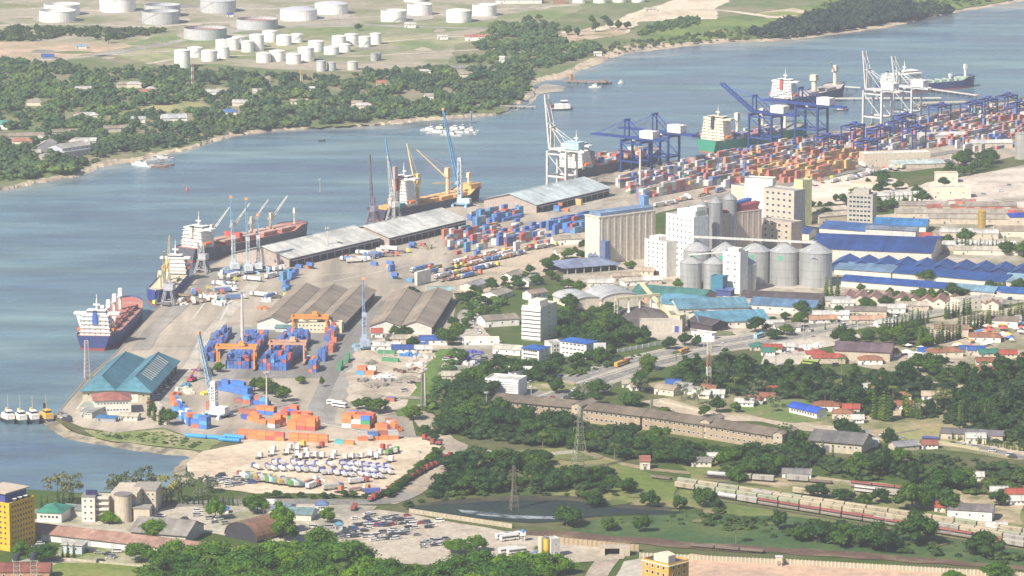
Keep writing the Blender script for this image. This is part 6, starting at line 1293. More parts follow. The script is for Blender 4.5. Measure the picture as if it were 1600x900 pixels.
for i in range(4): m = MB(ww_).box(7.6, 14.8, 2.4, 4, 3.2 + i * 3.2, 4.3 + i * 3.2); m.build('balcony', r)
MB(cc).cyl(23, 3.5, 5, 5, 0, 15.5, 24).build('stair_tower', r); MB(M((.2, .19, .18), 'paint')).cyl(23, 3.5, 5.2, 5.2, 15.5, 16.1, 24).build('tower_roof', r)
MB(cc).box(15, 30, 8, 24, 0, 15).build('main_block', r); MB(cc).box(14, 38, 24, 44, 0, 13).build('rear_block', r); MB(M((.33, .3, .27), 'paint')).box(24, 38.3, 23.7, 44.3, 13, 13.5).build('roof', r)
MB(cc).box(29, 38, 2, 10, 0, 8).build('annex', r); MB(M((.3, .29, .26), 'paint')).box(28.5, 38.5, 1.5, 10.5, 8, 8.5).build('roof', r)
MB(M((.03, .03, .12), 'paint')).box(2, 8, 3, 6, 15, 17.4).build('water_tank', r)
for i in range(4):
    for j in range(2): inst('window', window_mesh(1.3, 1.3), r, (2 + 3.4 * j, -.03, 2.2 + 3.4 * i), 0)
    for j in range(3): inst('window', window_mesh(1.3, 1.3), r, (31 + 2.6 * j, 23.97, 2 + 3 * i), 0)
B('warehouse', 'grey curved roofed hall with white gable, middle of lower left', 'warehouse', (205, 843), (290, 850), 26, 5, 'gx', 5, (.62, .58, .52), (.30, .28, .26), o=1.2)
B('hall', 'brown arched roof hall with dark open mouth', 'hall', (352, 838), (402, 849), 26, 1.5, 'ay', 8.5, (.045, .045, .06), (.27, .15, .10), o=.4, rust=.2)
B('fuel_station', 'green roofed white building behind the yellow tower', 'building', (58, 816), (96, 818), 18, 6, 'hip', 3, (.70, .68, .62), (.06, .28, .20), f=(1, 5))
B('shed', 'long grey roofed shed behind green roofed building', 'shed', (98, 806), (128, 808), 12, 4, 'gx', 1.5, (.5, .48, .44), (.26, .29, .28))
B('shed', 'pale blue grey shed in front of the long rusty shed', 'shed', (97, 865), (128, 867), 9, 5, 'shed', .6, (.50, .57, .64), (.58, .56, .50), f=(1, 2))
B('shed', 'teal roofed long canopy behind the big roadside tree', 'shed', (446, 813), (486, 815), 14, 4, 'gx', 2, (.65, .6, .52), (.20, .33, .34))
B('shed', 'blue grey roofed shed left of the teal canopy', 'shed', (424, 806), (448, 808), 14, 4, 'gx', 2, (.6, .56, .5), (.22, .3, .38))
H('small blue roofed kiosk beside the road junction', 493, 800, 7, 6, 4, 0, 'hip', 2, WHITE, (.13, .2, .42), nm='kiosk', cat='kiosk'); H('blue tarp covered stall right of brown arched hall', 343, 803, 5, 5, 2.6, 0, 'hip', 1.6, WHITE, (.05, .25, .6), nm='stall', cat='stall')
H('white kiosk with umbrella roof left of the teal canopy', 411, 803, 6, 6, 6, 0, 'shed', 1, (.8, .76, .7), (.8, .78, .72), nm='kiosk', cat='kiosk')
H('blue roofed ticket booth at the parking lot corner', 524, 828, 4, 4, 3, 0, 'hip', 1.2, (.5, .6, .65), (.15, .35, .5), nm='kiosk', cat='kiosk')
H('corrugated red brown roof at the lower left corner', -12, 908, 30, 14, 5, 0, 'gx', 3, (.5, .3, .2), (.26, .10, .08), nm='shed', cat='shed')
r = thing('water_tower', 'steel frame with two dark water tanks, lower left', 'water tower', P(40, 918), R(8)); 
for x in (-4.4, 4.4):
    m = MB(M((.42, .40, .33), 'paint')); m.lattice((x, 0, 0), (x, 0, 14.5), 3.4, 3.2, 6, .22, .14); m.build('frame', r)
    m = MB(M((.035, .04, .07), 'paint')); m.cyl(x, 0, 1.9, 1.9, 14.8, 18, 16); m.cyl(x, 0, 1.9, .5, 18, 18.8, 16); m.build('water_tank', r)
MB(M((.4, .38, .32), 'paint')).box(-6.8, 6.8, -2.2, 2.2, 14.5, 14.8).build('platform', r)
# bottom middle: batching plant, orange block, culvert, fences
r = thing('cement_silo', 'cream cement silo on brown legs by the parking lot', 'silo', P(845, 890)); m = MB(M((.62, .57, .42), 'paint')); m.cyl(0, 0, 1.5, 1.5, 7, 18, 16); m.cyl(0, 0, .5, 1.5, 5.4, 7, 16); m.build('shell', r)
for i in range(4): a = R(45 + 90 * i); MB(M((.35, .28, .18), 'paint')).tube((1.3 * math.cos(a), 1.3 * math.sin(a), 0), (1.3 * math.cos(a), 1.3 * math.sin(a), 7.5), .2, 5).build('leg', r)
r = thing('cement_silo', 'yellow cement silo with dark grey base beside cream one', 'silo', P(854, 892)); m = MB(M((.66, .42, .06), 'paint')); m.cyl(0, 0, 1.75, 1.75, 9, 17.6, 16); m.build('shell', r); m = MB(M((.17, .18, .21), 'paint')); m.cyl(0, 0, .6, 1.6, 5, 9, 12); m.cyl(0, 0, 1.2, 1.2, 17.6, 18.6, 8); m.build('hopper', r)
for i in range(4): a = R(45 + 90 * i); MB(M((.17, .18, .22), 'paint')).tube((1.6 * math.cos(a), 1.6 * math.sin(a), 0), (1.6 * math.cos(a), 1.6 * math.sin(a), 9.3), .3, 5).build('leg', r)
B('control_tower', 'white batching plant tower beside the yellow silo', 'tower', (861, 873), (875, 871), 6, 10, 'flat', 0, (.68, .68, .67), (.6, .6, .6), f=(2, 1), ww=.9, wh=.9)
A_, C_ = P(798, 882), P(846, 884); C_.z = 9; A_.z = 1.5; r = thing('conveyor_gallery', 'blue inclined belt conveyor rising to the cement silos', 'conveyor', A_); m = MB(M((.16, .28, .52), 'paint')); m.tube((0, 0, 0), C_ - A_, .8, 4); m.build('gallery', r)
for t in (.3, .7): q = (C_ - A_) * t; MB(M((.3, .32, .36), 'paint')).tube((q.x, q.y, -A_.z), (q.x, q.y, q.z), .25, 4).build('trestle', r)
OR_ = (.66, .36, .09)
r, W_, D_, rf = B('apartment_block', 'orange apartment block with grey roof and cream stair head', 'apartment block', (1044, 978), (1080, 968), 18, 31, 'flat', 0, OR_, (.12, .125, .13), f=(9, 3), l=(9, 4), ww=1.6, wh=1.8, W=15, frame=(.8, .74, .62), z0=0)
m = MB(M((.70, .63, .50), 'paint')).xprism([(3, 31.1), (13, 31.1), (13, 34.6), (8, 36), (3, 35)], 3, 8.5); m.build('stair_head', r); MB(M((.05, .05, .06), 'paint')).cyl(9.6, 10, 1.1, 1.1, 31.1, 34.6, 14).build('water_tank', r)
m = MB(M((.9, .8, .6), 'flat'))
for b_ in ((-.4, 15.4, -.4, 0), (-.4, 15.4, 18, 18.4), (-.4, 0, 0, 18), (15, 15.4, 0, 18)): m.box(*b_, 30.6, 31.0)
m.build('cornice', r)
def fence(lb, a, b, h, n, col, thick=.2, post=.35, gap=0, name='fence', cat='fence', panelc=None):
    A, C_ = P(*a), P(*b); d = C_ - A; L_ = d.length; r = thing(name, lb, cat, A, math.atan2(d.y, d.x)); pm = MB(M(panelc or col, 'paint')).box(0, L_ / n, -thick / 2, thick / 2, .15, h * .93).mesh('panel'); po = MB(M(col, 'paint')).box(-post / 2, post / 2, -post / 2 - .1, post / 2 + .1, 0, h).mesh('post')
    for i in range(n): inst('panel', pm, r, (L_ * i / n, 0, 0))
    for i in range(n + 1): inst('post', po, r, (L_ * i / n, 0, 0))
    return r
CRF = (.66, .58, .44)
fence('cream panel fence left of the little gate tower', (1000, 872), (1212, 882), 3.2, 36, CRF, panelc=(.40, .37, .29), post=.5)
fence('cream panel fence right of gate tower, far end at tree', (1224, 882), (1540, 900), 3.2, 54, CRF, panelc=(.42, .38, .30), post=.5)
fence('short cream panel fence at lower right corner', (1577, 902), (1660, 907), 3.2, 14, CRF, panelc=(.42, .38, .30), post=.5)
r = thing('gate_tower', 'small cream guard tower in the panel fence', 'guard tower', P(1217, 885)); 
for x, y in ((-1.2, -1), (1.2, -1), (1.2, 1), (-1.2, 1)): MB(M(CRF, 'paint')).box(x - .2, x + .2, y - .2, y + .2, 0, 3.4).build('leg', r)
MB(M(CRF, 'paint')).box(-1.6, 1.6, -1.4, 1.4, 3.4, 5.4).build('cabin', r); MB(M((.6, .62, .66), 'paint')).box(-2, 2, -1.8, 1.8, 5.4, 5.7).build('roof', r)
fence('beige concrete wall along the back of the parking lot', (640, 802), (800, 826), 3.0, 22, (.46, .40, .30), name='wall', cat='wall')
fence('beige wall stretch beside the railway ballast', (852, 848), (998, 862), 4.2, 20, (.38, .30, .20), name='wall', cat='wall', post=.5)
fence('low beige wall along the lane at lower left', (62, 872), (278, 892), 1.6, 26, (.48, .43, .35), name='wall', cat='wall')
fence('white boundary wall beside the highway trees', (965, 551), (1062, 533), 2.6, 10, (.76, .75, .7), name='wall', cat='wall')
fence('pale wall running along the dirt lane in village', (1350, 688), (1440, 672), 1.5, 8, (.5, .45, .38), name='wall', cat='wall')
fence('white compound wall below the right brown sheds', (1210, 702), (1252, 704), 2.2, 5, (.76, .74, .7), name='wall', cat='wall')
fence('picket boundary wall under the long dark roof at right', (1450, 690), (1530, 704), 2, 20, (.42, .40, .26), name='fence', cat='fence')
fence('beige wall above the brown sheds along dirt road', (1030, 628), (1120, 650), 1.6, 10, (.5, .46, .38), name='wall', cat='wall')
r = thing('guard_tower', 'white guard tower with blue roof at parking lot edge', 'guard tower', P(817, 846))
for x, y in ((-1, -1), (1, -1), (1, 1), (-1, 1)): MB(M(WHITE, 'paint')).box(x - .15, x + .15, y - .15, y + .15, 0, 3.6).build('leg', r)
MB(M(WHITE, 'paint')).box(-1.5, 1.5, -1.5, 1.5, 3.6, 5.8).build('cabin', r); MB(M((.08, .2, .45), 'paint')).cyl(0, 0, 2.4, .2, 5.8, 7, 4).build('roof', r)
r = thing('underpass', 'dark box underpass with concrete wing walls under the railway', 'underpass', P(938, 869)); cm = M((.5, .44, .36), 'paint')
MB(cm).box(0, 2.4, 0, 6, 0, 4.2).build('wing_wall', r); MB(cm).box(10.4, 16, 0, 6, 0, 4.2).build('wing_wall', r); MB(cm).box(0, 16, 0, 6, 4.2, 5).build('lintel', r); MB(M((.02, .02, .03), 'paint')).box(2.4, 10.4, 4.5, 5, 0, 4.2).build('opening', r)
# ================================================================ containers
PAL = {'blue': (.045, .17, .56), 'navy': (.04, .075, .34), 'orange': (.72, .20, .07), 'red': (.55, .09, .08), 'brown': (.38, .13, .09), 'white': (.72, .71, .68), 'green': (.04, .28, .12), 'yellow': (.72, .46, .12), 'grey': (.42, .43, .43), 'sky': (.08, .32, .60), 'teal': (.06, .32, .34)}
CMESH = {}
def cm_(c, L_): 
    if (c, L_) not in CMESH: CMESH[(c, L_)] = container_mesh(PAL[c], L_)
    return CMESH[(c, L_)]
BOX = []                                       # (Vector, angle, length, colour, zone)
def pick(mix): return random.choices([m[0] for m in mix], [m[1] for m in mix])[0]
def block(a, b, rows, tiers, mix, zone_, L_=6.06, end=False, skip=.0, back=1, gap=.25, fullhide=True):
    """containers along the ground line a-b (end=True: end-on to it), rows deep away from the camera side, stacked in tiers"""
    A, C_ = P(*a), P(*b); d = C_ - A; n = d.normalized(); s = Vector((-n.y, n.x, 0)) * back; step = (2.44 + gap) if end else (L_ + gap); dep = (L_ + gap) if end else (2.44 + gap)
    k = max(1, int(d.length / step)); ang = math.atan2(n.y, n.x)
    hs = [[0 if random.random() < skip else random.randint(tiers[0], tiers[1]) for _ in range(k)] for _ in range(rows)]
    for r_ in range(rows):
        for i in range(k):
            for t in range(hs[r_][i]):
                if fullhide and 0 < i < k - 1 and r_ > 0 and t < hs[r_][i] - 1 and t < hs[r_ - 1][i] and hs[r_][i + 1] > t and hs[r_][i - 1] > t: continue
                if end: p = A + n * (step * i + 1.22) + s * (dep * r_); q = (p, ang + math.pi / 2 * back)
                else: p = A + n * (step * i) + s * (dep * r_ + 1.22); q = (p, ang)
                p = p.copy(); p.z = .25 + 2.6 * t; BOX.append((p, q[1], L_, pick(mix), zone_))
OR = [('orange', 10), ('red', 1), ('brown', .6)]; MIX1 = [('blue', 6), ('navy', 2), ('brown', 1.4), ('sky', 1), ('orange', .8)]; BL = [('blue', 10), ('navy', 2)]
z1 = 'in lower right orange stack'; 
block((372, 684), (444, 690), 1, (2, 2), OR, 'in front line beside blue tubes', gap=.1)
block((451, 690), (523, 694), 1, (2, 2), OR + [('grey', 1)], 'in front line, middle')
block((523, 694), (560, 697), 1, (1, 2), [('orange', 5), ('grey', 2), ('teal', 1)], 'in front line, right end')
block((448, 671), (494, 674), 4, (2, 3), OR, 'in tall orange block, centre')
block((418, 668), (440, 672), 4, (2, 3), OR + [('white', 2)], 'in orange block left of tall one')
block((376, 654), (424, 666), 2, (1, 2), [('orange', 4), ('brown', 2), ('navy', 1.4), ('blue', 1)], 'in slanting front row of middle yard', skip=.1)
block((372, 645), (430, 650), 2, (1, 2), [('orange', 4), ('blue', 3), ('brown', 2)], 'in middle yard stack', skip=.1)
block((366, 629), (424, 636), 2, (1, 2), [('blue', 6), ('brown', 3), ('sky', 1)], 'in back row of middle yard')
block((428, 652), (476, 662), 4, (1, 3), [('orange', 7), ('red', 1), ('green', 1.2), ('white', 1), ('blue', 2)], 'in mixed orange block behind')
block((298, 668), (334, 673), 2, (2, 3), [('blue', 6), ('sky', 2), ('brown', 1), ('orange', 1)], 'in left yard front block', gap=.1)
block((268, 645), (296, 668), 2, (2, 3), [('blue', 6), ('sky', 2), ('white', 1.6), ('orange', 1)], 'along the curved yard edge', gap=.1)
block((266, 630), (272, 640), 2, (1, 2), [('white', 3), ('orange', 2), ('sky', 1)], 'at left tip of yard')
block((336, 609), (396, 621), 2, (2, 3), BL, 'in blue wall behind white crane', gap=.1)
block((322, 640), (334, 641), 1, (2, 2), [('brown', 1), ('navy', 1)], 'beside white crane')
block((534, 668), (582, 671), 6, (2, 3), [('orange', 9), ('red', 1), ('white', .7), ('green', .7), ('blue', .8)], 'in large orange block at right', gap=.1)
block((584, 668), (612, 680), 4, (1, 2), [('orange', 4), ('brown', 3), ('grey', 2)], 'right of large orange block', skip=.15)
block((560, 690), (628, 687), 2, (1, 2), [('orange', 4), ('brown', 2), ('grey', 3), ('blue', 1)], 'at right end of front line', skip=.1)
# long blue blocks under the orange gantries: lines run away from the viewer
BB = [('blue', 9), ('navy', 3), ('red', 1.6), ('orange', 1), ('sky', 1.4)]
for a, b, rows, t, zn in (((389, 577), (420, 532), 6, (2, 3), 'in left blue block'), ((447, 580), (490, 530), 7, (2, 4), 'in middle blue block'), ((398, 578), (402, 572), 1, (1, 2), 'in left blue block')):
    block(a, b, rows, t, BB, zn, back=1, skip=.08)
block((334, 566), (364, 520), 3, (1, 3), [('navy', 4), ('blue', 5), ('brown', 1)], 'in far left blue line', skip=.1)
block((508, 566), (514, 556), 2, (2, 3), BL, 'in short blue stack right of blocks'); block((494, 583), (500, 574), 2, (1, 3), [('blue', 3), ('orange', 1)], 'in small stack near road')
block((522, 536), (531, 518), 3, (1, 3), [('blue', 4), ('red', 3), ('orange', 3)], 'in mixed column by warehouse', skip=.2); block((520, 552), (528, 536), 2, (1, 2), [('orange', 5), ('red', 2)], 'in orange column by road')
block((596, 565), (624, 567), 1, (1, 2), [('green', 1)], 'in green group by road', L_=12.2); block((590, 553), (630, 555), 1, (1, 1), [('green', 1)], 'behind green group', L_=12.2)
block((532, 580), (538, 572), 1, (1, 2), [('green', 1)], 'green pair on the road side'); block((544, 568), (549, 560), 1, (1, 2), [('green', 1)], 'green pair further up road side')
block((546, 600), (580, 603), 3, (1, 2), [('orange', 6), ('sky', 2), ('white', 1)], 'in scrap yard', skip=.15) if False else block((556, 586), (594, 588), 3, (1, 2), [('orange', 6), ('sky', 2), ('white', 1)], 'in scrap yard', skip=.15)
block((602, 628), (620, 629), 2, (1, 1), [('brown', 2), ('blue', 1)], 'at foot of scrap yard'); block((650, 541), (690, 539), 1, (1, 2), [('blue', 1)], 'by small trees')
block((652, 447), (674, 441), 1, (4, 4), [('white', 1)], 'in white stack alone on the apron', fullhide=False)
# far terminal --------------------------------------------------------
def terminal(poly, mixf, tiers=(1, 4), ang=R(50), rowgap=6, fill_=.93, zone_='far'):
    us = [P(x, y) for x, y in poly]; ca, sa = math.cos(ang), math.sin(ang)
    U = [p.x * ca + p.y * sa for p in us]; V = [-p.x * sa + p.y * ca for p in us]; v = min(V); row = 0
    while v < max(V):
        u = min(U); h = 3
        while u < max(U):
            x = u * ca - v * sa; y = u * sa + v * ca; X, Y = proj((x, y, 0))
            if inpoly(X, Y, poly):
                if random.random() < .3: h = random.randint(*tiers)
                if random.random() < fill_:
                    mx = mixf(X, Y); c = pick(mx)
                    for t in range(max(1, h + random.choice((-1, 0, 0)))):
                        if random.random() < .45: c = pick(mx)
                        BOX.append((Vector((x, y, .25 + 2.6 * t)), ang, 6.06 if random.random() < .5 or True else 12.2, c, zone_))
            u += 6.4 if int(u / 6.4) % 14 else 14
        row += 1; v += 2.55 if row % rowgap else 14
FM = [('red', 5), ('brown', 2), ('blue', 4), ('navy', 2.5), ('white', 6), ('orange', 3), ('grey', 4), ('green', .8), ('teal', .6), ('yellow', .8)]
def fm(x, y):
    if 1170 < x < 1345 and y > 246: return [('yellow', 8), ('orange', 7), ('red', 2), ('white', .6), ('green', .3)] if y > 262 or x > 1290 else FM + [('yellow', 4), ('orange', 5)]
    if y > 262 and x < 1100: return FM + [('yellow', 1), ('white', 4)]
    return FM
terminal([(958, 290), (990, 280), (1120, 248), (1175, 240), (1175, 290), (1090, 300), (1060, 305), (1000, 312)], fm)
terminal([(1180, 240), (1290, 222), (1345, 212), (1345, 262), (1260, 284), (1180, 290)], fm, (1, 4))
terminal([(1350, 212), (1520, 178), (1700, 148), (1700, 196), (1560, 222), (1480, 228), (1420, 236), (1350, 256)], fm, (1, 4))
terminal([(852, 358), (935, 338), (938, 352), (900, 366), (852, 368)], lambda x, y: [('blue', 8), ('sky', 4), ('red', 1.2), ('navy', 1)], (2, 3), R(53))
terminal([(725, 345), (815, 328), (812, 342), (740, 356)], lambda x, y: [('blue', 6), ('sky', 4), ('red', 1.5), ('grey', 1)], (1, 3), R(53), fill_=.6)
terminal([(688, 392), (690, 372), (790, 352), (850, 352), (852, 372), (790, 384), (720, 396)], lambda x, y: FM + [('blue', 7), ('sky', 2), ('red', 3)], (1, 2), R(53), fill_=.38)
terminal([(780, 396), (790, 380), (850, 366), (860, 374), (830, 392)], lambda x, y: FM, (1, 2), R(53), fill_=.3)
terminal([(430, 456), (438, 436), (462, 424), (462, 440), (446, 458)], lambda x, y: [('blue', 6), ('sky', 5), ('red', .6)], (1, 2), R(62), fill_=.6)
terminal([(1435, 330), (1520, 322), (1600, 334), (1600, 345), (1500, 338), (1440, 340)], lambda x, y: [('red', 4), ('orange', 4), ('brown', 4), ('white', 1)], (1, 2), R(0), fill_=.6)
terminal([(1480, 222), (1600, 205), (1600, 236), (1500, 240)], fm, (1, 2), R(50), fill_=.35)
for x, y in ((605, 418), (612, 436), (636, 440), (480, 420), (463, 418), (728, 405), (742, 398), (580, 414), (608, 425), (758, 366), (712, 398), (640, 388), (655, 384), (900, 320), (880, 330), (870, 326), (866, 330)):
    for t in range(random.randint(1, 2)): BOX.append((P(x, y) + Vector((0, 0, .25 + 2.6 * t)), R(random.choice((53, -37))), 6.06, pick([('blue', 5), ('sky', 2), ('orange', 1), ('yellow', 1), ('red', 1)]), 'far'))
idx = sorted(range(len(BOX)), key=lambda i: (BOX[i][4] == 'far', BOX[i][0].y))
singles = idx[:292]; rest = idx[292:]
for i in singles:
    p, a, L_, c, zn = BOX[i]; o = bpy.data.objects.new('shipping_container', cm_(c, L_)); COL.objects.link(o); o.location = p; o.rotation_euler.z = a
    o['category'] = 'container'; reg(o, {'navy': 'dark blue', 'sky': 'light blue'}.get(c, c) + ' container', zn, 'shipping containers stacked in the near yards')
m = MB(); 
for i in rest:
    p, a, L_, c, zn = BOX[i]; m.m(M(tuple(round(v * .85 + .075, 3) for v in PAL[c]) if proj(p)[1] < 320 else PAL[c], 'flat', r=.5)); m.box(0, L_, -1.22, 1.22, p.z, p.z + 2.55, rot=a, c=(p.x, p.y))  # far boxes greyed and paled: haze mixed into their colour
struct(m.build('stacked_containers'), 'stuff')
# containers on the container ship decks
def deckload(root, x0, x1, w_, z, tiers, mix):
    n = int((x1 - x0) / 6.4); k = int(w_ / 2.5)
    for i in range(n):
        m = MB(); hh = random.randint(*tiers)
        for j in range(k):
            for t in range(max(1, hh - random.choice((0, 0, 1)))): m.m(M(PAL[pick(mix)], 'flat', r=.5)); m.box(x0 + i * 6.4, x0 + i * 6.4 + 6.06, -w_ / 2 + j * 2.5, -w_ / 2 + j * 2.5 + 2.44, z + t * 2.6, z + t * 2.6 + 2.55)
        m.build('container_bay', root)
deckload(bpy.data.objects[[o.name for o in bpy.data.objects if str(o.get('label', '')).startswith('container ship with broad')][0]], 34, 120, 22, 9.2, (0, 3), FM)
deckload(r6, 28, 120, 22, 10.2, (1, 2), FM)
# ================================================================ vehicles
VC = {'white': (.75, .75, .74), 'silver': (.45, .46, .47), 'black': (.03, .03, .035), 'grey': (.2, .2, .21), 'red': (.4, .04, .03), 'blue': (.04, .08, .3)}
CARS = {(c, k): car_mesh(v, k) for c, v in VC.items() for k in ('sedan', 'suv', 'van', 'pickup')}
def cars(zone_, pts, ang, mix=(('white', 5), ('silver', 3), ('black', 2), ('grey', 1), ('red', .4), ('blue', .6)), jit=6, z=.4, kinds=('sedan', 'suv', 'suv', 'van')):
    for x, y in pts:
        c = pick(mix); k = random.choice(kinds); o = veh('parked_car', CARS[(c, k)], x, y, R(ang + random.uniform(-jit, jit) + random.choice((0, 180))), 'car' if k != 'van' else 'van', z=z)
        reg(o, f'{c} ' + {'sedan': 'saloon car', 'suv': 'off-road car', 'van': 'van', 'pickup': 'pickup'}[k], zone_, 'cars parked ' + zone_)
def row(a, b, n, j=1): return [(lerp(a[0], b[0], i / max(1, n - 1)) + random.uniform(-j, j), lerp(a[1], b[1], i / max(1, n - 1)) + random.uniform(-.5, .5) * j) for i in range(n)]
pl = 'in lower car park'
for a, b, n in (((556, 826), (588, 806), 5), ((570, 828), (600, 814), 4), ((562, 822), (596, 824), 7), ((590, 818), (636, 814), 9), ((596, 822), (634, 820), 8), ((600, 812), (630, 808), 6), ((532, 838), (562, 832), 7), ((530, 843), (556, 840), 6), ((534, 833), (548, 829), 3),
                ((580, 840), (632, 836), 11), ((590, 845), (626, 842), 8), ((604, 834), (630, 832), 5), ((650, 821), (680, 817), 5), ((654, 827), (678, 824), 4), ((620, 829), (642, 827), 3), ((662, 852), (690, 845), 7), ((668, 856), (684, 852), 4), ((645, 838), (650, 838), 1), ((560, 812), (580, 806), 3)):
    cars(pl, row(a, b, n), 20)
cars('by quay office at left', row((92, 648), (112, 660), 7), -25); cars('along teal warehouse side', row((236, 630), (270, 596), 12, .4), 60, jit=4, z=.3)
cars('in small gate car park', row((600, 640), (640, 600), 4), 30); cars('in truck lane car park', row((742, 468), (752, 500), 7), 90); cars('in truck lane car park', row((755, 466), (760, 498), 6), 90, z=.45); cars('in truck lane car park', row((740, 505), (748, 520), 4), 90)
cars('in customs yard', [(702 + random.random() * 52, 556 + random.random() * 22) for _ in range(26)], 20)
cars('on the highway', [(832, 598), (820, 602), (872, 592), (905, 588), (980, 566), (1225, 523), (1405, 494), (1270, 518), (1580, 468), (900, 611), (920, 600), (1320, 509)], 55, jit=5, z=.45)
cars('beside the brown shed road', row((832, 622), (880, 624), 5), -10, z=.4); cars('on the village road', [(1375, 681), (1416, 687), (1493, 695), (1528, 701), (1500, 697), (1572, 713), (1588, 717), (1545, 706)], -28, jit=4, z=.45)
cars('near the yellow tower', [(150, 880), (165, 874), (160, 866), (175, 868), (190, 864), (150, 864), (140, 863), (182, 872), (56, 852), (62, 856), (110, 802), (120, 806), (86, 806)], 0)
cars('by roadside kiosks', row((488, 826), (520, 826), 5), 5); cars('on the forecourt at lower left', row((330, 812), (345, 820), 4), 30)
cars('at left of sand yard', [(332 + random.random() * 60, 744 + random.random() * 18) for _ in range(26)], 20, kinds=('van', 'pickup', 'van')); cars('in lower left yards', [(random.uniform(205, 330), random.uniform(800, 826)) for _ in range(16)] + [(random.uniform(100, 200), random.uniform(835, 846)) for _ in range(9)] + [(random.uniform(420, 500), random.uniform(822, 832)) for _ in range(8)], 10); cars('at the truck stop', [(1236, 552), (1256, 549), (1262, 556), (1300, 558), (1316, 562), (1330, 560), (1345, 562), (1310, 572)], 20); cars('at far right industrial lot', [(1380, 318), (1400, 300), (1560, 300), (1580, 290), (1540, 305), (1470, 300), (1400, 330)], 20)
TWHITE = tractor_parts((.78, .77, .75)); TRED = tractor_parts((.35, .05, .045)); TOR = tractor_parts((.65, .22, .06)); TY = tractor_parts((.7, .48, .05))
tg = 'tractor units parked on the sand yard'
for x, y in ((404, 716), (424, 712), (446, 710), (424, 706), (448, 703), (462, 714), (476, 710), (488, 715), (500, 716), (517, 718), (546, 717), (560, 716), (520, 713), (478, 716), (468, 718), (576, 714), (585, 717), (590, 711), (608, 722), (538, 719), (462, 704)):
    reg(veh('tractor_unit', TWHITE, x - 3, y + 3, R(60 + random.uniform(-12, 12)), 'truck', z=.45, group=tg), 'white tractor unit', 'on the sand yard')
for x, y, pp, lb in ((466, 701, TY, 'yellow tractor unit on the sand yard'), (495, 702, TRED, 'dark red tractor unit near the orange boxes'), (524, 772, TOR, 'orange tractor unit near the hedge, left'), (566, 770, TOR, 'orange tractor unit near the hedge, right'), (590, 706, TRED, 'maroon tractor unit right of white ones')): veh('tractor_unit', pp, x, y, R(50), 'truck', lb, z=.45)
bm_ = [trailer_parts((.60, .60, .60), 9, True, (.08, .10, .36), 1.9), trailer_parts((.55, .56, .60), 8, True, (.07, .09, .33), 1.7)]
wg = 'white box lorries parked in rows on the sand yard'
for r_, (a, b, n) in enumerate((((408, 736), (490, 741), 10), ((494, 742), (600, 751), 12), ((430, 730), (520, 733), 9), ((540, 731), (612, 737), 9), ((548, 738), (612, 744), 8))):
    for x, y in row(a, b, n - 2, 2.2):
        if r_ == 3: reg(veh('box_lorry', trailer_parts.__wrapped__ if False else bm_[1], x, y, R(112), 'lorry', z=.45, group=wg, sc=.82), 'white box lorry', 'in sand yard rows')
        else: reg(veh('box_lorry', bm_[r_ % 2], x, y, R(112 + random.uniform(-9, 9)), 'lorry', z=.45, group=wg, sc=.82), 'white box lorry', 'in sand yard rows')
rp = trailer_parts((.26, .05, .05), 3.5, True, (.30, .04, .04), 1.3)
for i in range(17): t = i / 16; x, y = lerp(577, 697, t), lerp(786, 719, t); reg(veh('red_lorry', rp, x, y + random.uniform(-.5, .5), R(66), 'lorry', z=.42, group='red lorries queuing on the lane'), 'dark red lorry', 'in queue on the lane')
veh('red_lorry', rp, 551, 800, R(80), 'lorry', 'dark red lorry alone at the lane junction', z=.42); veh('red_lorry', rp, 676, 690, R(140), 'lorry', 'red lorry turning at the top of the lane', z=.42); veh('red_lorry', rp, 690, 697, R(150), 'lorry', 'red lorry at top of lane, right of pair', z=.42)
mixp = [trailer_parts(c, 9, bx, cb, 2.2) for c, bx, cb in (((.6, .6, .6), True, (.35, .06, .05)), ((.15, .3, .3), True, (.1, .25, .25)), ((.45, .3, .08), True, (.6, .4, .05)), ((.3, .3, .3), False, (.7, .7, .7)), ((.5, .5, .48), True, (.1, .12, .3)), ((.1, .3, .08), True, (.1, .3, .08)))]
for i, (x, y) in enumerate(row((386, 752), (470, 764), 14, 1.5)): reg(veh('lorry', mixp[i % 6], x, y, R(110 + random.uniform(-8, 8)), 'lorry', z=.45, group='mixed lorries below the white ones'), ['silver', 'dark teal', 'ochre', 'flatbed', 'grey', 'green'][i % 6] + ' lorry', 'in lower sand yard row')
for x, y, k, lb in ((480, 766, 0, 'silver lorry with red cab near hedge'), (476, 759, 3, 'flatbed lorry behind hedge'), (505, 768, 4, 'grey lorry beside orange tractor'), (544, 770, 3, 'flatbed lorry between orange tractors'), (545, 758, 0, 'silver lorry right of flatbed'), (604, 713, 5, 'green lorry at right of sand yard'), (618, 711, 0, 'red cabbed lorry at right of sand yard'), (580, 690, 4, 'grey lorry beside front container line')): veh('lorry', mixp[k], x, y, R(random.choice((30, 110, 60))), 'lorry', lb, z=.45)
veh('lorry', trailer_parts((.05, .1, .45), 9, True, (.7, .7, .7), 2.4), 570, 774, R(10), 'lorry', 'bright blue lorry at lower edge of sand yard', z=.45)
BUSO = bus_parts((.66, .32, .05), 13)
veh('bus', BUSO, 962, 575, R(60), 'bus', 'orange bus on the highway behind a red lorry', z=.45); veh('bus', bus_parts((.45, .06, .05), 9), 972, 571, R(60), 'bus', 'red lorry bus ahead of orange bus on highway', z=.45); veh('bus', BUSO, 1062, 555, R(62), 'bus', 'orange bus on highway right of dark trees', z=.45)
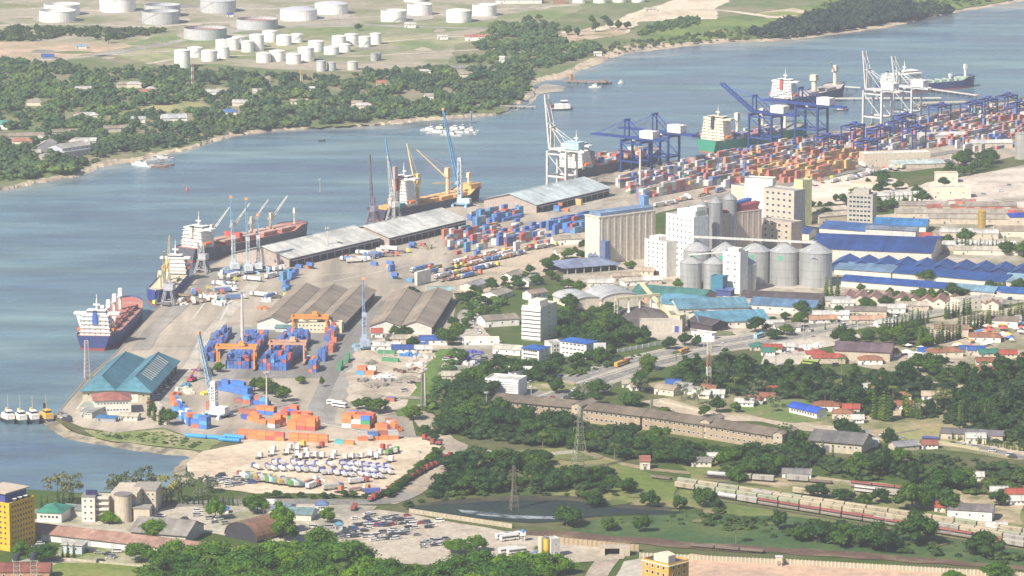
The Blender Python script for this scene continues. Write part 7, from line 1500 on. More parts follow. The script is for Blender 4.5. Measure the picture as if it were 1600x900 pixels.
veh('bus', bus_parts((.3, .5, .62), 12), 1180, 531, R(60), 'bus', 'pale blue bus on highway near grass bank', z=.45); veh('bus', bus_parts((.72, .72, .68), 12), 512, 632, R(-35), 'bus', 'white bus turning by the port gate', z=.4); veh('bus', bus_parts((.7, .7, .68), 11), 520, 635, R(-35), 'bus', 'second white bus by the port gate', z=.4)
veh('bus', bus_parts((.05, .07, .3), 11), 1441, 690, R(-20), 'bus', 'dark blue bus on village road', z=.45); veh('bus', bus_parts((.35, .45, .06), 12), 1254, 569, R(-30), 'bus', 'lime green bus at the truck stop', z=.4); veh('bus', bus_parts((.7, .7, .7), 12), 680, 820 - 0, R(30), 'bus', 'white bus in lower car park', z=.45) if False else None
for x, y in ((783, 842), (790, 845), (796, 841), (788, 865), (801, 866)): reg(veh('coach', bus_parts.__call__((.76, .76, .75), 11) if x == 783 else WB, x, y, R(28), 'coach', z=.45, group='white coaches parked at the wall') if False else veh('coach', bus_parts((.76, .76, .75), 11), x - 8, y + 2, R(28), 'coach', z=.45, group='white coaches parked at the wall'), 'white coach', 'in car park near silos')
mixq = [trailer_parts(c, 12, bx, cb, 2.5, flat=fl) for c, bx, cb, fl in (((.55, .52, .45), False, (.6, .15, .1), (.32, .2, .12)), ((.72, .7, .66), True, (.7, .7, .7), None), ((.2, .2, .22), False, (.6, .55, .1), (.16, .16, .18)), ((.5, .35, .12), False, (.5, .12, .1), (.45, .33, .16)), ((.1, .2, .45), True, (.7, .7, .7), None))]
nm_ = ['brown loaded flatbed', 'white box trailer', 'grey loaded flatbed', 'tan loaded flatbed', 'blue box trailer']
for a, b, n in (((664, 422), (850, 388), 15), ((672, 429), (800, 402), 13), ((680, 436), (770, 418), 10), ((690, 442), (740, 432), 6), ((745, 404), (860, 380), 10)):
    for x, y in row(a, b, n, 1.5): k = random.choice((0, 1, 2, 3, 3, 4)); reg(veh('trailer_truck', mixq[k], x, y, R(random.choice((50, 52, 232))), 'trailer truck', z=.35, group='trailer trucks in the rail side yard'), nm_[k], 'in yard right of sheds')
for a, b, n in (((300, 466), (360, 450), 10), ((306, 476), (352, 470), 6), ((340, 442), (372, 432), 5), ((410, 440), (415, 436), 2), ((414, 470), (420, 466), 3), ((376, 425), (430, 424), 8), ((270, 480), (276, 478), 2), ((540, 412), (600, 402), 8), ((575, 402), (620, 394), 6)):
    for x, y in row(a, b, n, 3): k = random.choice((1, 1, 2, 4, 0)); reg(veh('trailer_truck', mixq[k], x, y, R(random.choice((20, 60, 100, 150))), 'trailer truck', z=.25, group='lorries scattered on the quay apron'), nm_[k], 'on quay apron')
for a, b, n in (((1190, 308), (1330, 280), 14), ((1350, 262), (1440, 250), 12), ((1390, 268), (1470, 256), 9), ((1020, 325), (1120, 302), 8), ((1340, 276), (1400, 268), 6)):
    for x, y in row(a, b, n, 3): k = random.choice((1, 1, 1, 2, 4, 0)); reg(veh('trailer_truck', mixq[k], x, y, R(random.choice((45, 60, 100))), 'trailer truck', z=.35, group='lorries beside the container terminal'), nm_[k], 'below far container terminal')
# white bundles on the quay apron, steel and pallets in scrap yard
def bundle(lb, x, y, s, c, cat='cargo'):
    r = thing('cargo_pile', lb, cat, P(x, y), random.random() * 3); m = MB(M(c, 'paint'))
    for i in range(14): a, b = random.uniform(-s, s), random.uniform(-s * .5, s * .5); q = random.uniform(.7, 1.6); m.box(a - q, a + q, b - q * .7, b + q * .7, 0, q * random.uniform(.8, 1.8), rot=random.random())
    m.box(-s * .95, s * .95, -s * .5, s * .5, 0, .35)
    m.build('bundle', r)
    return r
for x, y, s, c in ((326, 460, 8, WHITE), (340, 474, 6, WHITE), (352, 476, 5, (.7, .7, .7)), (336, 468, 7, (.2, .45, .62)), (356, 455, 5, (.1, .25, .55)), (284, 476, 4, WHITE), (288, 470, 3, WHITE), (418, 470, 6, WHITE), (410, 483, 4, (.65, .3, .15)), (655, 384, 7, (.4, .33, .25)), (670, 388, 7, (.35, .3, .22)), (310, 580, 1, RED), (284, 610, 5, (.74, .72, .6)), (296, 614, 5, (.74, .72, .6)), (275, 618, 4, (.6, .2, .1)), (290, 604, 4, (.1, .3, .45)), (320, 616, 3, (.7, .6, .15)), (616, 596, 10, (.3, .29, .28)), (640, 580, 9, (.2, .13, .1)), (590, 604, 7, (.32, .3, .27)), (570, 596, 6, (.3, .28, .26)), (650, 572, 7, WHITE), (660, 560, 7, (.65, .62, .58)), (640, 556, 6, (.06, .25, .6)), (600, 590, 8, WHITE), (580, 568, 6, (.25, .24, .2)), (720, 556, 8, WHITE), (735, 568, 8, (.7, .7, .72)), (712, 566, 7, (.68, .66, .64)), (730, 562, 7, (.1, .1, .45)), (742, 552, 6, (.12, .12, .5)), (500, 752, 4, WHITE), (480, 560, 1, WHITE), (1262, 545, 6, WHITE), (1276, 541, 6, WHITE), (1220, 546, 5, (.4, .15, .12)), (1060, 500, 3, WHITE), (1190, 505, 6, WHITE), (1160, 508, 4, (.75, .75, .72))):
    reg(bundle('', x, y, s, c), {WHITE: 'white', RED: 'red'}.get(c, 'dark' if sum(c) < .9 and c[2] < .4 else 'coloured' if max(c) - min(c) > .25 else 'pale') + ' cargo pile', 'on yard ground')
r = thing('container_handler', 'red and blue reach stacker parked by the teal warehouse', 'reach stacker', P(300, 596), R(70)); m = MB(M((.5, .06, .1), 'paint')).box(-4, 4, -1.8, 1.8, 1.2, 2.6); wheels(m, (-2.8, 2.8), 4, .9, .8); m.build('chassis', r); MB(M((.5, .06, .1), 'paint')).tube((-3.5, 0, 3), (5.5, 0, 7.5), .5, 4).build('boom', r); MB(M((.1, .1, .4), 'paint')).box(5, 6, -3, 3, 6.4, 7.2).build('spreader', r); MB(M((.1, .1, .4), 'paint')).box(-1.5, .5, -.9, .9, 2.6, 4.4).build('cab', r)
for i, (x, y) in enumerate(((290, 682), (320, 684), (342, 688), (350, 683))):
    o = MB(M((.04, .30, .68), 'paint')); o.tube((0, 0, 1.3), (14, 0, 1.3), 1.3, 14); r = thing('steel_pipe', '', 'pipe', P(x, y + 1, .1), R(-20), 'bright blue pipes by the shore'); o.build('tube', r); m = MB(M((.05, .08, .25), 'flat')).tube((13.9, 0, 1.3), (14.3, 0, 1.3), 1.36, 14); m.build('end_cap', r); reg(r, 'bright blue pipe', 'by shore before containers')
# ================================================================ trains
def wagon(kind, c, c2=None):
    m = MB(M(c, 'paint')); L_ = 13
    if kind == 'box': m.box(0, L_, -1.5, 1.5, 1.2, 3.7); m.xprism([(-1.55, 3.7), (1.55, 3.7), (.9, 4.15), (-.9, 4.15)], -.1, L_ + .1); m.m(M(tuple(v * .6 for v in c), 'paint')); [m.box(L_ * k / 6 - .06, L_ * k / 6 + .06, -1.56, 1.56, 1.3, 3.6) for k in range(1, 6)]; m.box(L_ * .42, L_ * .58, -1.6, -1.5, 1.4, 3.4)
    elif kind == 'coach':
        m.box(0, L_, -1.5, 1.5, 1.1, 2.1); m.m(M((.42, .4, .36), 'paint')).box(0, L_, -1.49, 1.49, 2.1, 2.5); m.m(GL).box(.4, L_ - .4, -1.52, 1.52, 2.5, 3.2); m.m(M(c2 or c, 'paint')).xprism([(-1.55, 3.3), (1.55, 3.3), (1.1, 3.9), (-1.1, 3.9)], 0, L_)
    elif kind == 'tank': m.tube((.4, 0, 2.5), (L_ - .4, 0, 2.5), 1.35, 14); m.cyl(L_ / 2, 0, .5, .5, 3.7, 4.2, 8)
    elif kind == 'low': m.box(0, L_, -1.45, 1.45, 1.1, 1.9)
    u = MB(M((.06, .045, .04), 'paint')).box(-.3, L_ + .3, -.9, .9, .7, 1.1)
    for x in (1.5, 3.2, L_ - 3.2, L_ - 1.5): u.yprism([(x + math.cos(t) * .45, .45 + math.sin(t) * .45) for t in [i * math.pi / 4 for i in range(8)]], -.9, .9)
    return [('wagon_body', m.mesh('wagon_body')), ('bogie', u.mesh('bogie'))]
WG = {'cream': wagon('box', (.44, .38, .27)), 'green': wagon('box', (.33, .35, .25)), 'red': wagon('coach', (.24, .2, .165), (.27, .06, .05)), 'brown': wagon('box', (.26, .14, .10)), 'tank': wagon('tank', (.45, .46, .48)), 'grey': wagon('box', (.38, .36, .33)), 'low': wagon('low', (.2, .15, .12)), 'silver': wagon('coach', (.5, .5, .5), (.55, .53, .5))}
WN = {'cream': 'cream boxcar', 'green': 'pale green boxcar', 'red': 'red roofed coach', 'brown': 'rusty brown boxcar', 'tank': 'grey tank wagon', 'grey': 'grey boxcar', 'low': 'dark flat wagon', 'silver': 'pale roofed coach'}
def train(zone_, a, b, seq, z=.3):
    A, C_ = P(*a), P(*b); d = C_ - A; n = int(d.length / 13.9); nn = d.normalized()
    for i in range(n):
        k = seq(i, n) if callable(seq) else random.choice(seq)
        if k is None: continue
        reg(veh('railway_wagon', WG[k], A + nn * (13.9 * i), 0, math.atan2(d.y, d.x), 'railway wagon', z=z, group='wagons standing ' + zone_), WN[k], zone_)
train('in uppermost long train row', (1060, 757), (1640, 843), ['cream', 'cream', 'green']); train('in second long train row', (1056, 763), (1640, 851), ['green', 'cream', 'green'])
train('in third train row', (1178, 776), (1640, 857), ['cream', 'cream', 'cream', 'grey'])
train('in front train row', (1122, 779), (1590, 855), lambda i, n: 'tank' if i == 0 else 'grey' if i == 1 else 'red' if i < 14 else 'silver' if i < 17 else 'brown' if i % 3 else 'cream')
train('in lowest broken train row', (1300, 806), (1620, 861), lambda i, n: 'brown' if i % 2 else None if i % 3 == 0 else 'grey')
train('on upper sidings', (1105, 746), (1230, 756), lambda i, n: 'tank' if i < 1 else 'grey' if i < 3 else 'cream'); train('on upper sidings', (1230, 752), (1310, 758), ['low', 'grey', 'brown'])
train('on red middle siding', (1330, 762), (1470, 778), ['red']); train('under the middle siding', (1336, 769), (1430, 780), ['grey', 'silver']); train('near lower left sidings', (1018, 748), (1062, 754), ['low'])
train('beside the lower right wall', (1080, 856), (1200, 866), ['low']); train('near left of middle siding', (1240, 772), (1300, 780), ['low', 'cream'])
# ================================================================ villages and small buildings
vill = 'village houses among the trees'
def hs(zone_, L_):
    for x, y, w_, d, h, a, rf, rc in L_:
        o = H('', x, y, w_, d, h, a, rf, 2.2, random.choice((WHITE, CREAM, (.6, .52, .42))), rc, group=vill, win=(1, 3) if w_ > 7 else (1, 2)); cn = {RED: 'red', RST: 'rusty', TIL: 'brown tiled', BLU: 'blue', LGT: 'pale', BRN: 'dark brown', GRN: 'green', (.4, .4, .4): 'grey'}.get(rc, 'grey')
        reg(o, cn + ' roofed ' + ('long house' if w_ > 16 else 'house' if w_ > 9 else 'hut'), zone_)
GR = (.4, .4, .4)
hs('in village right of mast', [(1148, 636, 12, 8, 3, -8, 'gx', LGT), (1158, 632, 14, 8, 3.4, -8, 'hip', RST), (1192, 618, 14, 9, 3.6, -6, 'hip', RED), (1186, 627, 10, 7, 3, -6, 'gx', TIL), (1268, 643, 18, 10, 4, -10, 'hip', TIL), (1300, 655, 13, 9, 4, -8, 'hip', RST), (1316, 650, 11, 8, 5, -5, 'gx', RED), (1330, 662, 8, 6, 3, 0, 'gx', LGT), (1352, 613, 10, 7, 3, 20, 'gx', LGT), (1356, 605, 12, 8, 3, 12, 'gx', TIL), (1363, 618, 10, 7, 3, 0, 'gx', RST), (1400, 626, 10, 7, 3, 0, 'hip', RST), (1440, 625, 15, 8, 3, -6, 'gx', (.55, .45, .36)), (1398, 640, 12, 7, 3, 0, 'gx', TIL)])
hs('along the market lane', [(1192, 551, 13, 9, 3, -4, 'gx', RED), (1214, 548, 12, 8, 3, 0, 'gx', LGT), (1260, 562, 14, 10, 4, 0, 'hip', RED), (1270, 568, 22, 11, 4, -3, 'hip', RED), (1342, 570, 16, 9, 3.4, 0, 'hip', RST), (1358, 552, 12, 9, 4, 10, 'hip', RST), (1392, 560, 10, 8, 3, 40, 'gx', TIL), (1452, 560, 24, 14, 4, 10, 'hip', RST), (1446, 571, 12, 8, 3, 0, 'hip', TIL), (1518, 584, 16, 9, 3, -12, 'hip', RST), (1526, 572, 14, 8, 3, 0, 'gx', TIL), (1434, 556, 12, 8, 3, -6, 'gx', BLU), (1512, 556, 12, 9, 4, 0, 'ax', BLU), (1500, 552, 6, 6, 3, 0, 'ax', BLU), (1530, 559, 14, 7, 3, 10, 'gx', GRN), (1190, 556, 9, 7, 3, 0, 'gx', GRN), (1420, 566, 14, 8, 3, -4, 'gx', LGT), (1562, 560, 12, 8, 3, 0, 'gx', RED), (1596, 565, 12, 8, 3, 0, 'gx', RST), (1514, 535, 22, 14, 4, -6, 'hip', RST), (1172, 548, 10, 8, 3, 0, 'hip', GRN)])
hs('left of village by brown sheds', [(1022, 616, 15, 9, 4.4, -35, 'gx', (.42, .36, .28)), (1052, 610, 12, 8, 3, -30, 'gx', GR), (1067, 616, 14, 8, 3, -30, 'gx', GR), (1040, 606, 10, 6, 3, -5, 'gx', BLU), (1080, 622, 12, 8, 3, -20, 'gx', LGT), (986, 611, 9, 7, 3, 10, 'gx', (.42, .36, .28)), (972, 606, 10, 6, 3, 0, 'gx', (.42, .4, .33)), (1094, 614, 10, 6, 3, -20, 'gx', TIL), (1110, 622, 9, 6, 3, -10, 'gx', LGT), (1000, 734, 6, 6, 5, 0, 'shed', (.35, .14, .1)), (1080, 730, 12, 7, 3.4, -4, 'gx', (.25, .23, .22)), (1106, 722, 8, 5, 3, 5, 'gx', LGT)])
hs('near the right hand sidings', [(1222, 747, 17, 7, 3, -8, 'gx', (.22, .21, .22)), (1480, 812, 25, 14, 6, -14, 'gx', (.2, .18, .19)), (1460, 800, 14, 8, 3, -8, 'gx', RED), (1548, 776, 10, 7, 3, 0, 'gx', LGT), (1572, 782, 12, 8, 4, 0, 'gx', RED), (1578, 790, 10, 6, 3, 0, 'gx', LGT), (1340, 701, 14, 8, 3, 20, 'gx', LGT), (1400, 706, 16, 10, 3, 22, 'gx', (.32, .32, .35)), (1440, 702, 10, 6, 3, 0, 'gx', (.3, .12, .1)), (1516, 752, 8, 5, 3, 0, 'gx', LGT), (1510, 694, 12, 8, 4, 0, 'gx', LGT), (1470, 686, 38, 9, 4, -14, 'gx', (.16, .15, .17)), (1540, 832, 12, 6, 3, 0, 'gx', LGT)])
hs('on industrial strip behind highway', [(1212, 520, 18, 10, 4, 6, 'gx', (.3, .28, .26)), (1320, 496, 30, 12, 5, -6, 'gx', (.25, .22, .2)), (1330, 506, 26, 8, 3, 4, 'gx', (.55, .35, .25)), (1266, 506, 20, 8, 3, 10, 'gx', (.5, .3, .2)), (1270, 500, 26, 9, 4, -2, 'gx', LGT), (1372, 490, 20, 9, 4, 0, 'gx', LGT), (1400, 486, 24, 9, 4, 0, 'gx', (.5, .44, .36)), (1190, 515, 16, 8, 4, 4, 'gx', LGT), (1300, 482, 16, 8, 4, 0, 'gx', LGT), (1254, 488, 14, 9, 4, 0, 'hip', BLU), (1515, 510, 34, 12, 5, -12, 'gx', (.22, .18, .15)), (1460, 522, 24, 10, 4, -8, 'gx', (.27, .19, .14)), (1372, 512, 14, 8, 3, 20, 'gx', LGT), (1570, 505, 12, 8, 3, 0, 'gx', GR)])
hs('behind grey warehouses', [(740, 456, 22, 12, 4, 60, 'gx', GR), (722, 540, 26, 8, 4, 2, 'flat', CREAM), (758, 512, 26, 18, 5, 20, 'gx', (.3, .27, .22)), (778, 470, 22, 14, 4, 60, 'gx', (.4, .36, .3)), (800, 440, 20, 10, 4, 60, 'gx', (.4, .36, .3)), (580, 548, 20, 8, 3.5, -4, 'gx', LGT), (655, 540, 20, 9, 4, 0, 'gx', (.05, .12, .42)), (612, 552, 16, 8, 3, 0, 'gx', (.05, .1, .35)), (648, 552, 12, 6, 3, 0, 'gx', LGT), (668, 462, 20, 8, 4, 0, 'gx', (.3, .42, .42)), (830, 470, 16, 10, 5, 40, 'gx', (.4, .3, .24)), (826, 448, 18, 9, 4, 60, 'gx', LGT), (602, 536, 20, 8, 3, 0, 'gx', (.45, .4, .33)), (580, 528, 8, 6, 4, 0, 'gx', RED), (770, 553, 20, 10, 4, -20, 'gx', (.6, .57, .5)), (690, 596, 14, 8, 4, 0, 'gx', (.5, .47, .4))])
hs('among silos and rail yard', [(918, 450, 20, 9, 4, 0, 'gx', LGT), (958, 440, 22, 8, 4, 14, 'gx', (.45, .38, .3)), (990, 430, 16, 9, 4, -20, 'gx', (.5, .4, .32)), (900, 420, 20, 8, 5, 12, 'flat', CREAM), (976, 448, 18, 10, 4, 20, 'hip', (.6, .56, .48)), (1006, 446, 14, 9, 4, 10, 'gx', WHITE), (870, 402, 40, 10, 4, 14, 'gx', (.45, .4, .32)), (866, 384, 50, 12, 5, 14, 'gx', (.42, .38, .31)), (1062, 447, 16, 8, 4, 0, 'gx', WHITE), (1104, 497, 12, 6, 3, 0, 'gx', LGT), (1290, 480, 18, 8, 5, 0, 'gx', GR)])
hs('on right industrial estate', [(1453, 310, 36, 14, 9, 2, 'flat', LGT), (1400, 342, 120, 22, 5, -2, 'gx', (.45, .4, .33)), (1405, 330, 100, 16, 5, -2, 'gx', (.36, .32, .28)), (1452, 350, 100, 14, 5, -4, 'gx', (.42, .38, .32)), (1450, 392, 70, 14, 5, -3, 'gx', LGT), (1490, 398, 60, 12, 4, -5, 'gx', (.5, .47, .4)), (1555, 372, 60, 26, 6, -3, 'gx', (.40, .33, .25)), (1470, 372, 26, 12, 5, 0, 'ax', LGT), (1510, 374, 26, 12, 5, 0, 'ax', LGT), (1268, 342, 36, 14, 6, 24, 'gx', (.55, .48, .4)), (1280, 350, 30, 12, 6, 26, 'gx', (.5, .44, .37)), (1372, 315, 46, 16, 5, 8, 'ax', LGT), (1414, 376, 22, 9, 4, -6, 'gx', RED), (1446, 384, 16, 8, 5, -6, 'gx', (.05, .07, .35)), (1410, 390, 30, 9, 5, -4, 'gx', RED), (1350, 262, 64, 16, 12, 12, 'flat', WHITE), (1395, 264, 50, 12, 4, 10, 'shed', (.5, .6, .6)), (1330, 300, 24, 8, 7, 0, 'flat', (.6, .2, .18)), (1462, 286, 20, 12, 8, 0, 'flat', (.5, .47, .38)), (1578, 356, 34, 20, 9, 0, 'hip', (.03, .07, .42)), (1436, 222, 60, 14, 6, 10, 'gx', LGT), (1518, 232, 40, 14, 5, 6, 'gx', LGT), (1300, 370, 20, 12, 6, 20, 'gx', GR), (1345, 470, 14, 8, 5, 0, 'flat', WHITE)])
silo('steel_bin', 'slim yellow silo in the right industrial estate', 1534, 356, 6.5, 14, 2, (.62, .42, .10)); silo('grain_silo', 'tall grey silo cut by the right frame edge', 1597, 248, 14, 24, 1, (.6, .6, .58))
sg = 'market stalls and parasols at right'
for i in range(46):
    x, y = random.uniform(1490, 1610), 0; y = random.uniform(512, 548) - (x - 1500) * .12; c, cn = random.choice((((.75, .74, .7), 'white'), ((.05, .2, .55), 'blue'), ((.7, .3, .06), 'orange'), ((.65, .55, .1), 'yellow'), ((.5, .08, .07), 'red'), ((.72, .71, .68), 'white')))
    r = thing('market_stall', '', 'market stall', P(x, y), random.random() * 3, sg); a = random.uniform(1.8, 3.4); m = MB(M(c, 'flat')); m.add([(-a, -a, 2.2), (a, -a, 2.2), (a, a, 2.2), (-a, a, 2.2), (0, 0, 3.5)], [(0, 1, 4), (1, 2, 4), (2, 3, 4), (3, 0, 4), (3, 2, 1, 0)]); m.build('awning', r)
    m = MB(M((.3, .25, .2), 'flat')); [m.box(sx * a * .9 - .06, sx * a * .9 + .06, sy * a * .9 - .06, sy * a * .9 + .06, 0, 2.2) for sx in (-1, 1) for sy in (-1, 1)]; m.box(-a * .8, a * .8, -a * .6, a * .2, .7, .9); m.build('frame', r); reg(r, cn + ' market stall', 'in the market at right')
for i, (x, y) in enumerate([(1390 + random.random() * 60, 543 + random.random() * 14) for _ in range(10)]):
    r = thing('market_stall', '', 'market stall', P(x, y), random.random() * 3, sg); a = 2.6; m = MB(M((.74, .72, .68), 'flat')); m.add([(-a, -a, 2.2), (a, -a, 2.2), (a, a, 2.2), (-a, a, 2.2), (0, 0, 3.3)], [(0, 1, 4), (1, 2, 4), (2, 3, 4), (3, 0, 4), (3, 2, 1, 0)]); m.build('awning', r); m = MB(M((.3, .25, .2), 'flat')); [m.box(sx * a * .9 - .06, sx * a * .9 + .06, sy * a * .9 - .06, sy * a * .9 + .06, 0, 2.2) for sx in (-1, 1) for sy in (-1, 1)]; m.build('frame', r); reg(r, 'white market stall', 'left of the market roofs')
# ================================================================ trees
def trees(key, zone_, poly, dist, h0, h1, wf, n=400, cap=99):
    for p, h, w_ in fill(poly, dist, h0, h1, wf, n=n)[:cap]: tree(key, p, h, w_, zone_)
def line(key, zone_, a, b, n, h0, h1, wf, j=1.5):
    for i in range(n): t = i / max(1, n - 1); h = random.uniform(h0, h1); tree(key, (lerp(a[0], b[0], t) + random.uniform(-j, j), lerp(a[1], b[1], t) + random.uniform(-j, j) * .5), h, h * wf, zone_)
def spots(key, zone_, pts):
    for x, y, h, w_ in pts: tree(key, (x, y), h, w_, zone_)
W1 = 'in bottom edge wood'
trees('near', W1, [(250, 890), (300, 880), (410, 884), (450, 862), (520, 876), (600, 892), (690, 896), (760, 892), (862, 912), (880, 960), (200, 960)], 9.5, 11, 17, 1.35, n=2500, cap=84)
spots('near', 'beside the lower left road', [(445, 846, 17, 15), (440, 832, 20, 11), (500, 862, 16, 17), (402, 802, 13, 14), (246, 842, 13, 15), (337, 812, 15, 9), (170, 818, 8, 10), (64, 878, 11, 15), (222, 878, 12, 15), (345, 880, 14, 20), (270, 885, 16, 22), (1556, 908, 12, 17), (1090 + 400, 905, 5, 10), (745, 862, 11, 10), (720, 866, 10, 14), (875, 896, 12, 14), (512, 818, 11, 8), (30, 868, 9, 9)])
spots('broad', 'on grass by the creek', [(886, 822, 13, 16), (1004, 832, 12, 8), (952, 829, 9, 8), (930, 792, 10, 12), (1015, 792, 11, 10), (1062, 796, 9, 7), (1103, 792, 13, 12), (1120, 796, 8, 6), (1216, 828, 13, 10), (1433, 850, 21, 21), (1536, 868, 14, 20), (1280, 844, 13, 22), (1330, 852, 14, 20), (1365, 856, 16, 22), (1385, 862, 13, 15), (980, 770, 10, 12), (905, 760, 12, 14), (1250, 846, 9, 11), (1308, 842, 12, 15)])
spots('broad', 'among right hand sidings', [(1278, 778, 10, 13), (1318, 784, 9, 12), (1250, 698, 12, 13), (1345, 745, 15, 16), (1378, 744, 20, 14), (1345, 733, 12, 13), (1425, 758, 17, 12), (1425, 798, 18, 18), (1460, 790, 14, 18), (1470, 766, 14, 20), (1500, 764, 13, 16), (1400, 706 + 20, 12, 14), (1350, 790, 9, 10), (1376, 786, 10, 9), (1486, 806, 15, 14), (1560, 790, 11, 11), (1150, 752, 9, 11), (1180, 746, 14, 20), (1200, 738, 13, 17), (1240, 712, 12, 14), (1270, 716, 12, 12), (1325, 690, 17, 16), (1390, 694, 11, 10)])
spots('round', 'near the port buildings', [(264, 664, 11, 13), (255, 656, 9, 6), (240, 652, 12, 5), (342, 582, 8, 9), (325, 588, 7, 9), (398, 612, 10, 10), (418, 616, 12, 16), (432, 622, 11, 12), (442, 628, 12, 12), (408, 608, 9, 9), (632, 531, 11, 14), (645, 548, 11, 11), (700, 540, 13, 18), (712, 533, 15, 16), (690, 532, 10, 12), (642, 470, 12, 15), (665, 684, 9, 12), (575, 642, 10, 13), (590, 646, 11, 16), (560, 640, 8, 9), (470, 600, 6, 8), (503, 605, 8, 4), (645, 656, 10, 15), (680, 690, 6, 7), (616, 524, 8, 8), (708, 512, 9, 10), (560, 474, 5, 5), (722, 566, 10, 10)])
Z = 'in thick grove above brown sheds'
trees('broad', Z, [(672, 706), (700, 645), (716, 600), (745, 588), (790, 580), (760, 610), (756, 645), (860, 660), (895, 672), (894, 700), (800, 705), (720, 700), (690, 690)], 11, 9, 14, 1.3, n=900, cap=48)
trees('broad', 'in scrub around the centre pylon', [(905, 690), (1000, 682), (1100, 702), (1200, 716), (1200, 735), (1100, 730), (1010, 722), (900, 706)], 12, 7, 12, 1.3, n=700, cap=30)
trees('broad', 'left of the creek', [(650, 786), (720, 730), (765, 718), (840, 712), (960, 742), (970, 770), (900, 772), (800, 768), (700, 776), (640, 788)], 13, 6, 12, 1.3, n=900, cap=42)
trees('tall', 'in dark grove right of banded mast', [(1060, 592), (1075, 575), (1110, 562), (1190, 585), (1260, 590), (1330, 595), (1420, 590), (1440, 605), (1370, 632), (1330, 645), (1290, 630), (1240, 622), (1180, 616), (1120, 612)], 11.5, 10, 16, 1.25, n=1200, cap=62)
trees('tall', 'in right edge woods', [(1450, 640), (1480, 605), (1530, 590), (1560, 575), (1640, 565), (1660, 700), (1560, 690), (1500, 668)], 12, 10, 16, 1.25, n=900, cap=44)
trees('broad', 'along the highway upper side', [(880, 545), (880, 515), (940, 512), (1000, 520), (1010, 532), (960, 548), (955, 565), (930, 575), (890, 582), (820, 598), (800, 590), (860, 575)], 10, 7, 13, 1.2, n=500, cap=32)
trees('round', 'in grove behind the office tower', [(872, 520), (870, 480), (900, 482), (950, 490), (960, 512), (1010, 530), (1000, 548), (950, 540)], 10, 8, 13, 1.2, n=500, cap=26)
trees('round', 'along highway bank at right', [(1190, 520), (1260, 512), (1330, 494), (1400, 482), (1500, 470), (1600, 455), (1600, 450), (1500, 464), (1400, 472), (1300, 486), (1200, 500)], 12, 6, 11, 1.2, n=500, cap=30)
trees('round', 'behind the market', [(1300, 545), (1340, 520), (1380, 510), (1440, 515), (1450, 545), (1390, 545), (1350, 540)], 11, 8, 13, 1.2, n=400, cap=22)
trees('round', 'beside village lanes', [(1400, 585), (1440, 572), (1500, 580), (1560, 598), (1500, 600), (1440, 596)], 12, 8, 13, 1.2, n=300, cap=14)
spots('round', 'among the industrial sheds', [(1060, 452, 9, 10), (985, 420, 7, 12), (1060, 430, 8, 8), (1180, 520, 13, 16), (1230, 524, 9, 13), (1210, 530, 8, 14), (1000, 612, 15, 14), (1010, 596, 16, 12), (1012, 578, 12, 14), (1045, 546, 10, 12), (1070, 540, 10, 12), (1090, 542, 9, 10), (1448, 450 - 10, 10, 18), (1490, 470, 15, 15), (1345, 462 - 6, 7, 8), (1362, 470, 9, 9), (1453, 474, 12, 14), (1390, 462, 7, 7), (1290, 470, 7, 11), (935, 598 + 20, 12, 18), (870, 615, 11, 12), (985, 635, 10, 18), (1040, 660, 11, 16), (930, 632, 10, 14), (900, 626, 8, 12), (1390, 400, 14, 13), (1508, 380, 13, 16), (1480, 384, 10, 14), (1575, 398, 12, 18), (1600, 402, 14, 20), (1410, 382, 8, 14), (1280, 344, 8, 16), (1262, 366, 7, 11), (870, 440, 6, 7), (888, 452, 9, 13), (905, 460, 12, 12), (1120, 645, 12, 12), (1150, 655 - 10, 8, 8), (1100, 652, 9, 9), (1475, 292, 10, 12)])
T2 = 'along the rail yard edge'
trees('round', T2, [(712, 476), (760, 448), (830, 420), (880, 402), (935, 380), (935, 396), (880, 428), (840, 448), (780, 470), (740, 520), (720, 510)], 10, 6, 10, 1.25, n=600, cap=46)
trees('round', 'beside the container terminal park', [(1300, 310), (1350, 286), (1420, 278), (1430, 300), (1440, 318), (1400, 336), (1352, 330)], 11, 7, 12, 1.2, n=300, cap=18)
trees('round', 'in upper right park', [(1470, 278), (1480, 262), (1510, 248), (1560, 244), (1572, 258), (1520, 272), (1490, 284)], 10, 7, 12, 1.2, n=300, cap=22)
trees('round', 'left of grey tower', [(1256, 330), (1300, 312), (1322, 308), (1320, 340), (1262, 352)], 11, 6, 10, 1.2, n=200, cap=10)
# columnar trees
for zn, a, b, n, h0, h1 in (('on lane by curved hall', (238, 786), (420, 794), 24, 5, 8), ('behind yellow tower', (66, 796), (124, 792), 8, 6, 12), ('at market highway edge', (1380, 520), (1450, 506), 13, 10, 15), ('beside white cottages', (1436, 545), (1500, 530), 13, 12, 17),
                           ('at upper right of market', (1478, 500), (1515, 492), 8, 12, 16), ('right of market roofs', (1500, 520), (1600, 500), 20, 10, 17), ('in village centre', (1366, 656), (1392, 660), 8, 14, 22), ('right of village centre', (1412, 652), (1440, 656), 6, 14, 22), ('in village east', (1500, 660), (1560, 664), 12, 12, 18),
                           ('along village wall', (1470, 672 + 12), (1600, 706), 30, 4, 6), ('before right warehouses', (1260, 712), (1300, 718), 4, 8, 12), ('by right brown shed', (1216, 700), (1236, 705), 4, 12, 18), ('at yellow tower foot', (98, 872), (115, 872), 3, 6, 10), ('by port gardens', (232, 652), (250, 664), 3, 10, 15),
                           ('before upper right sheds', (1370, 330), (1432, 320), 10, 10, 16), ('in factory garden', (1495, 392), (1576, 396), 14, 9, 15), ('by silo fence', (1292, 462), (1308, 466), 3, 14, 19), ('on median right side', (1290, 515), (1560, 472), 14, 3, 6)):
    line('column', zn, a, b, n, h0, h1, 1.25)
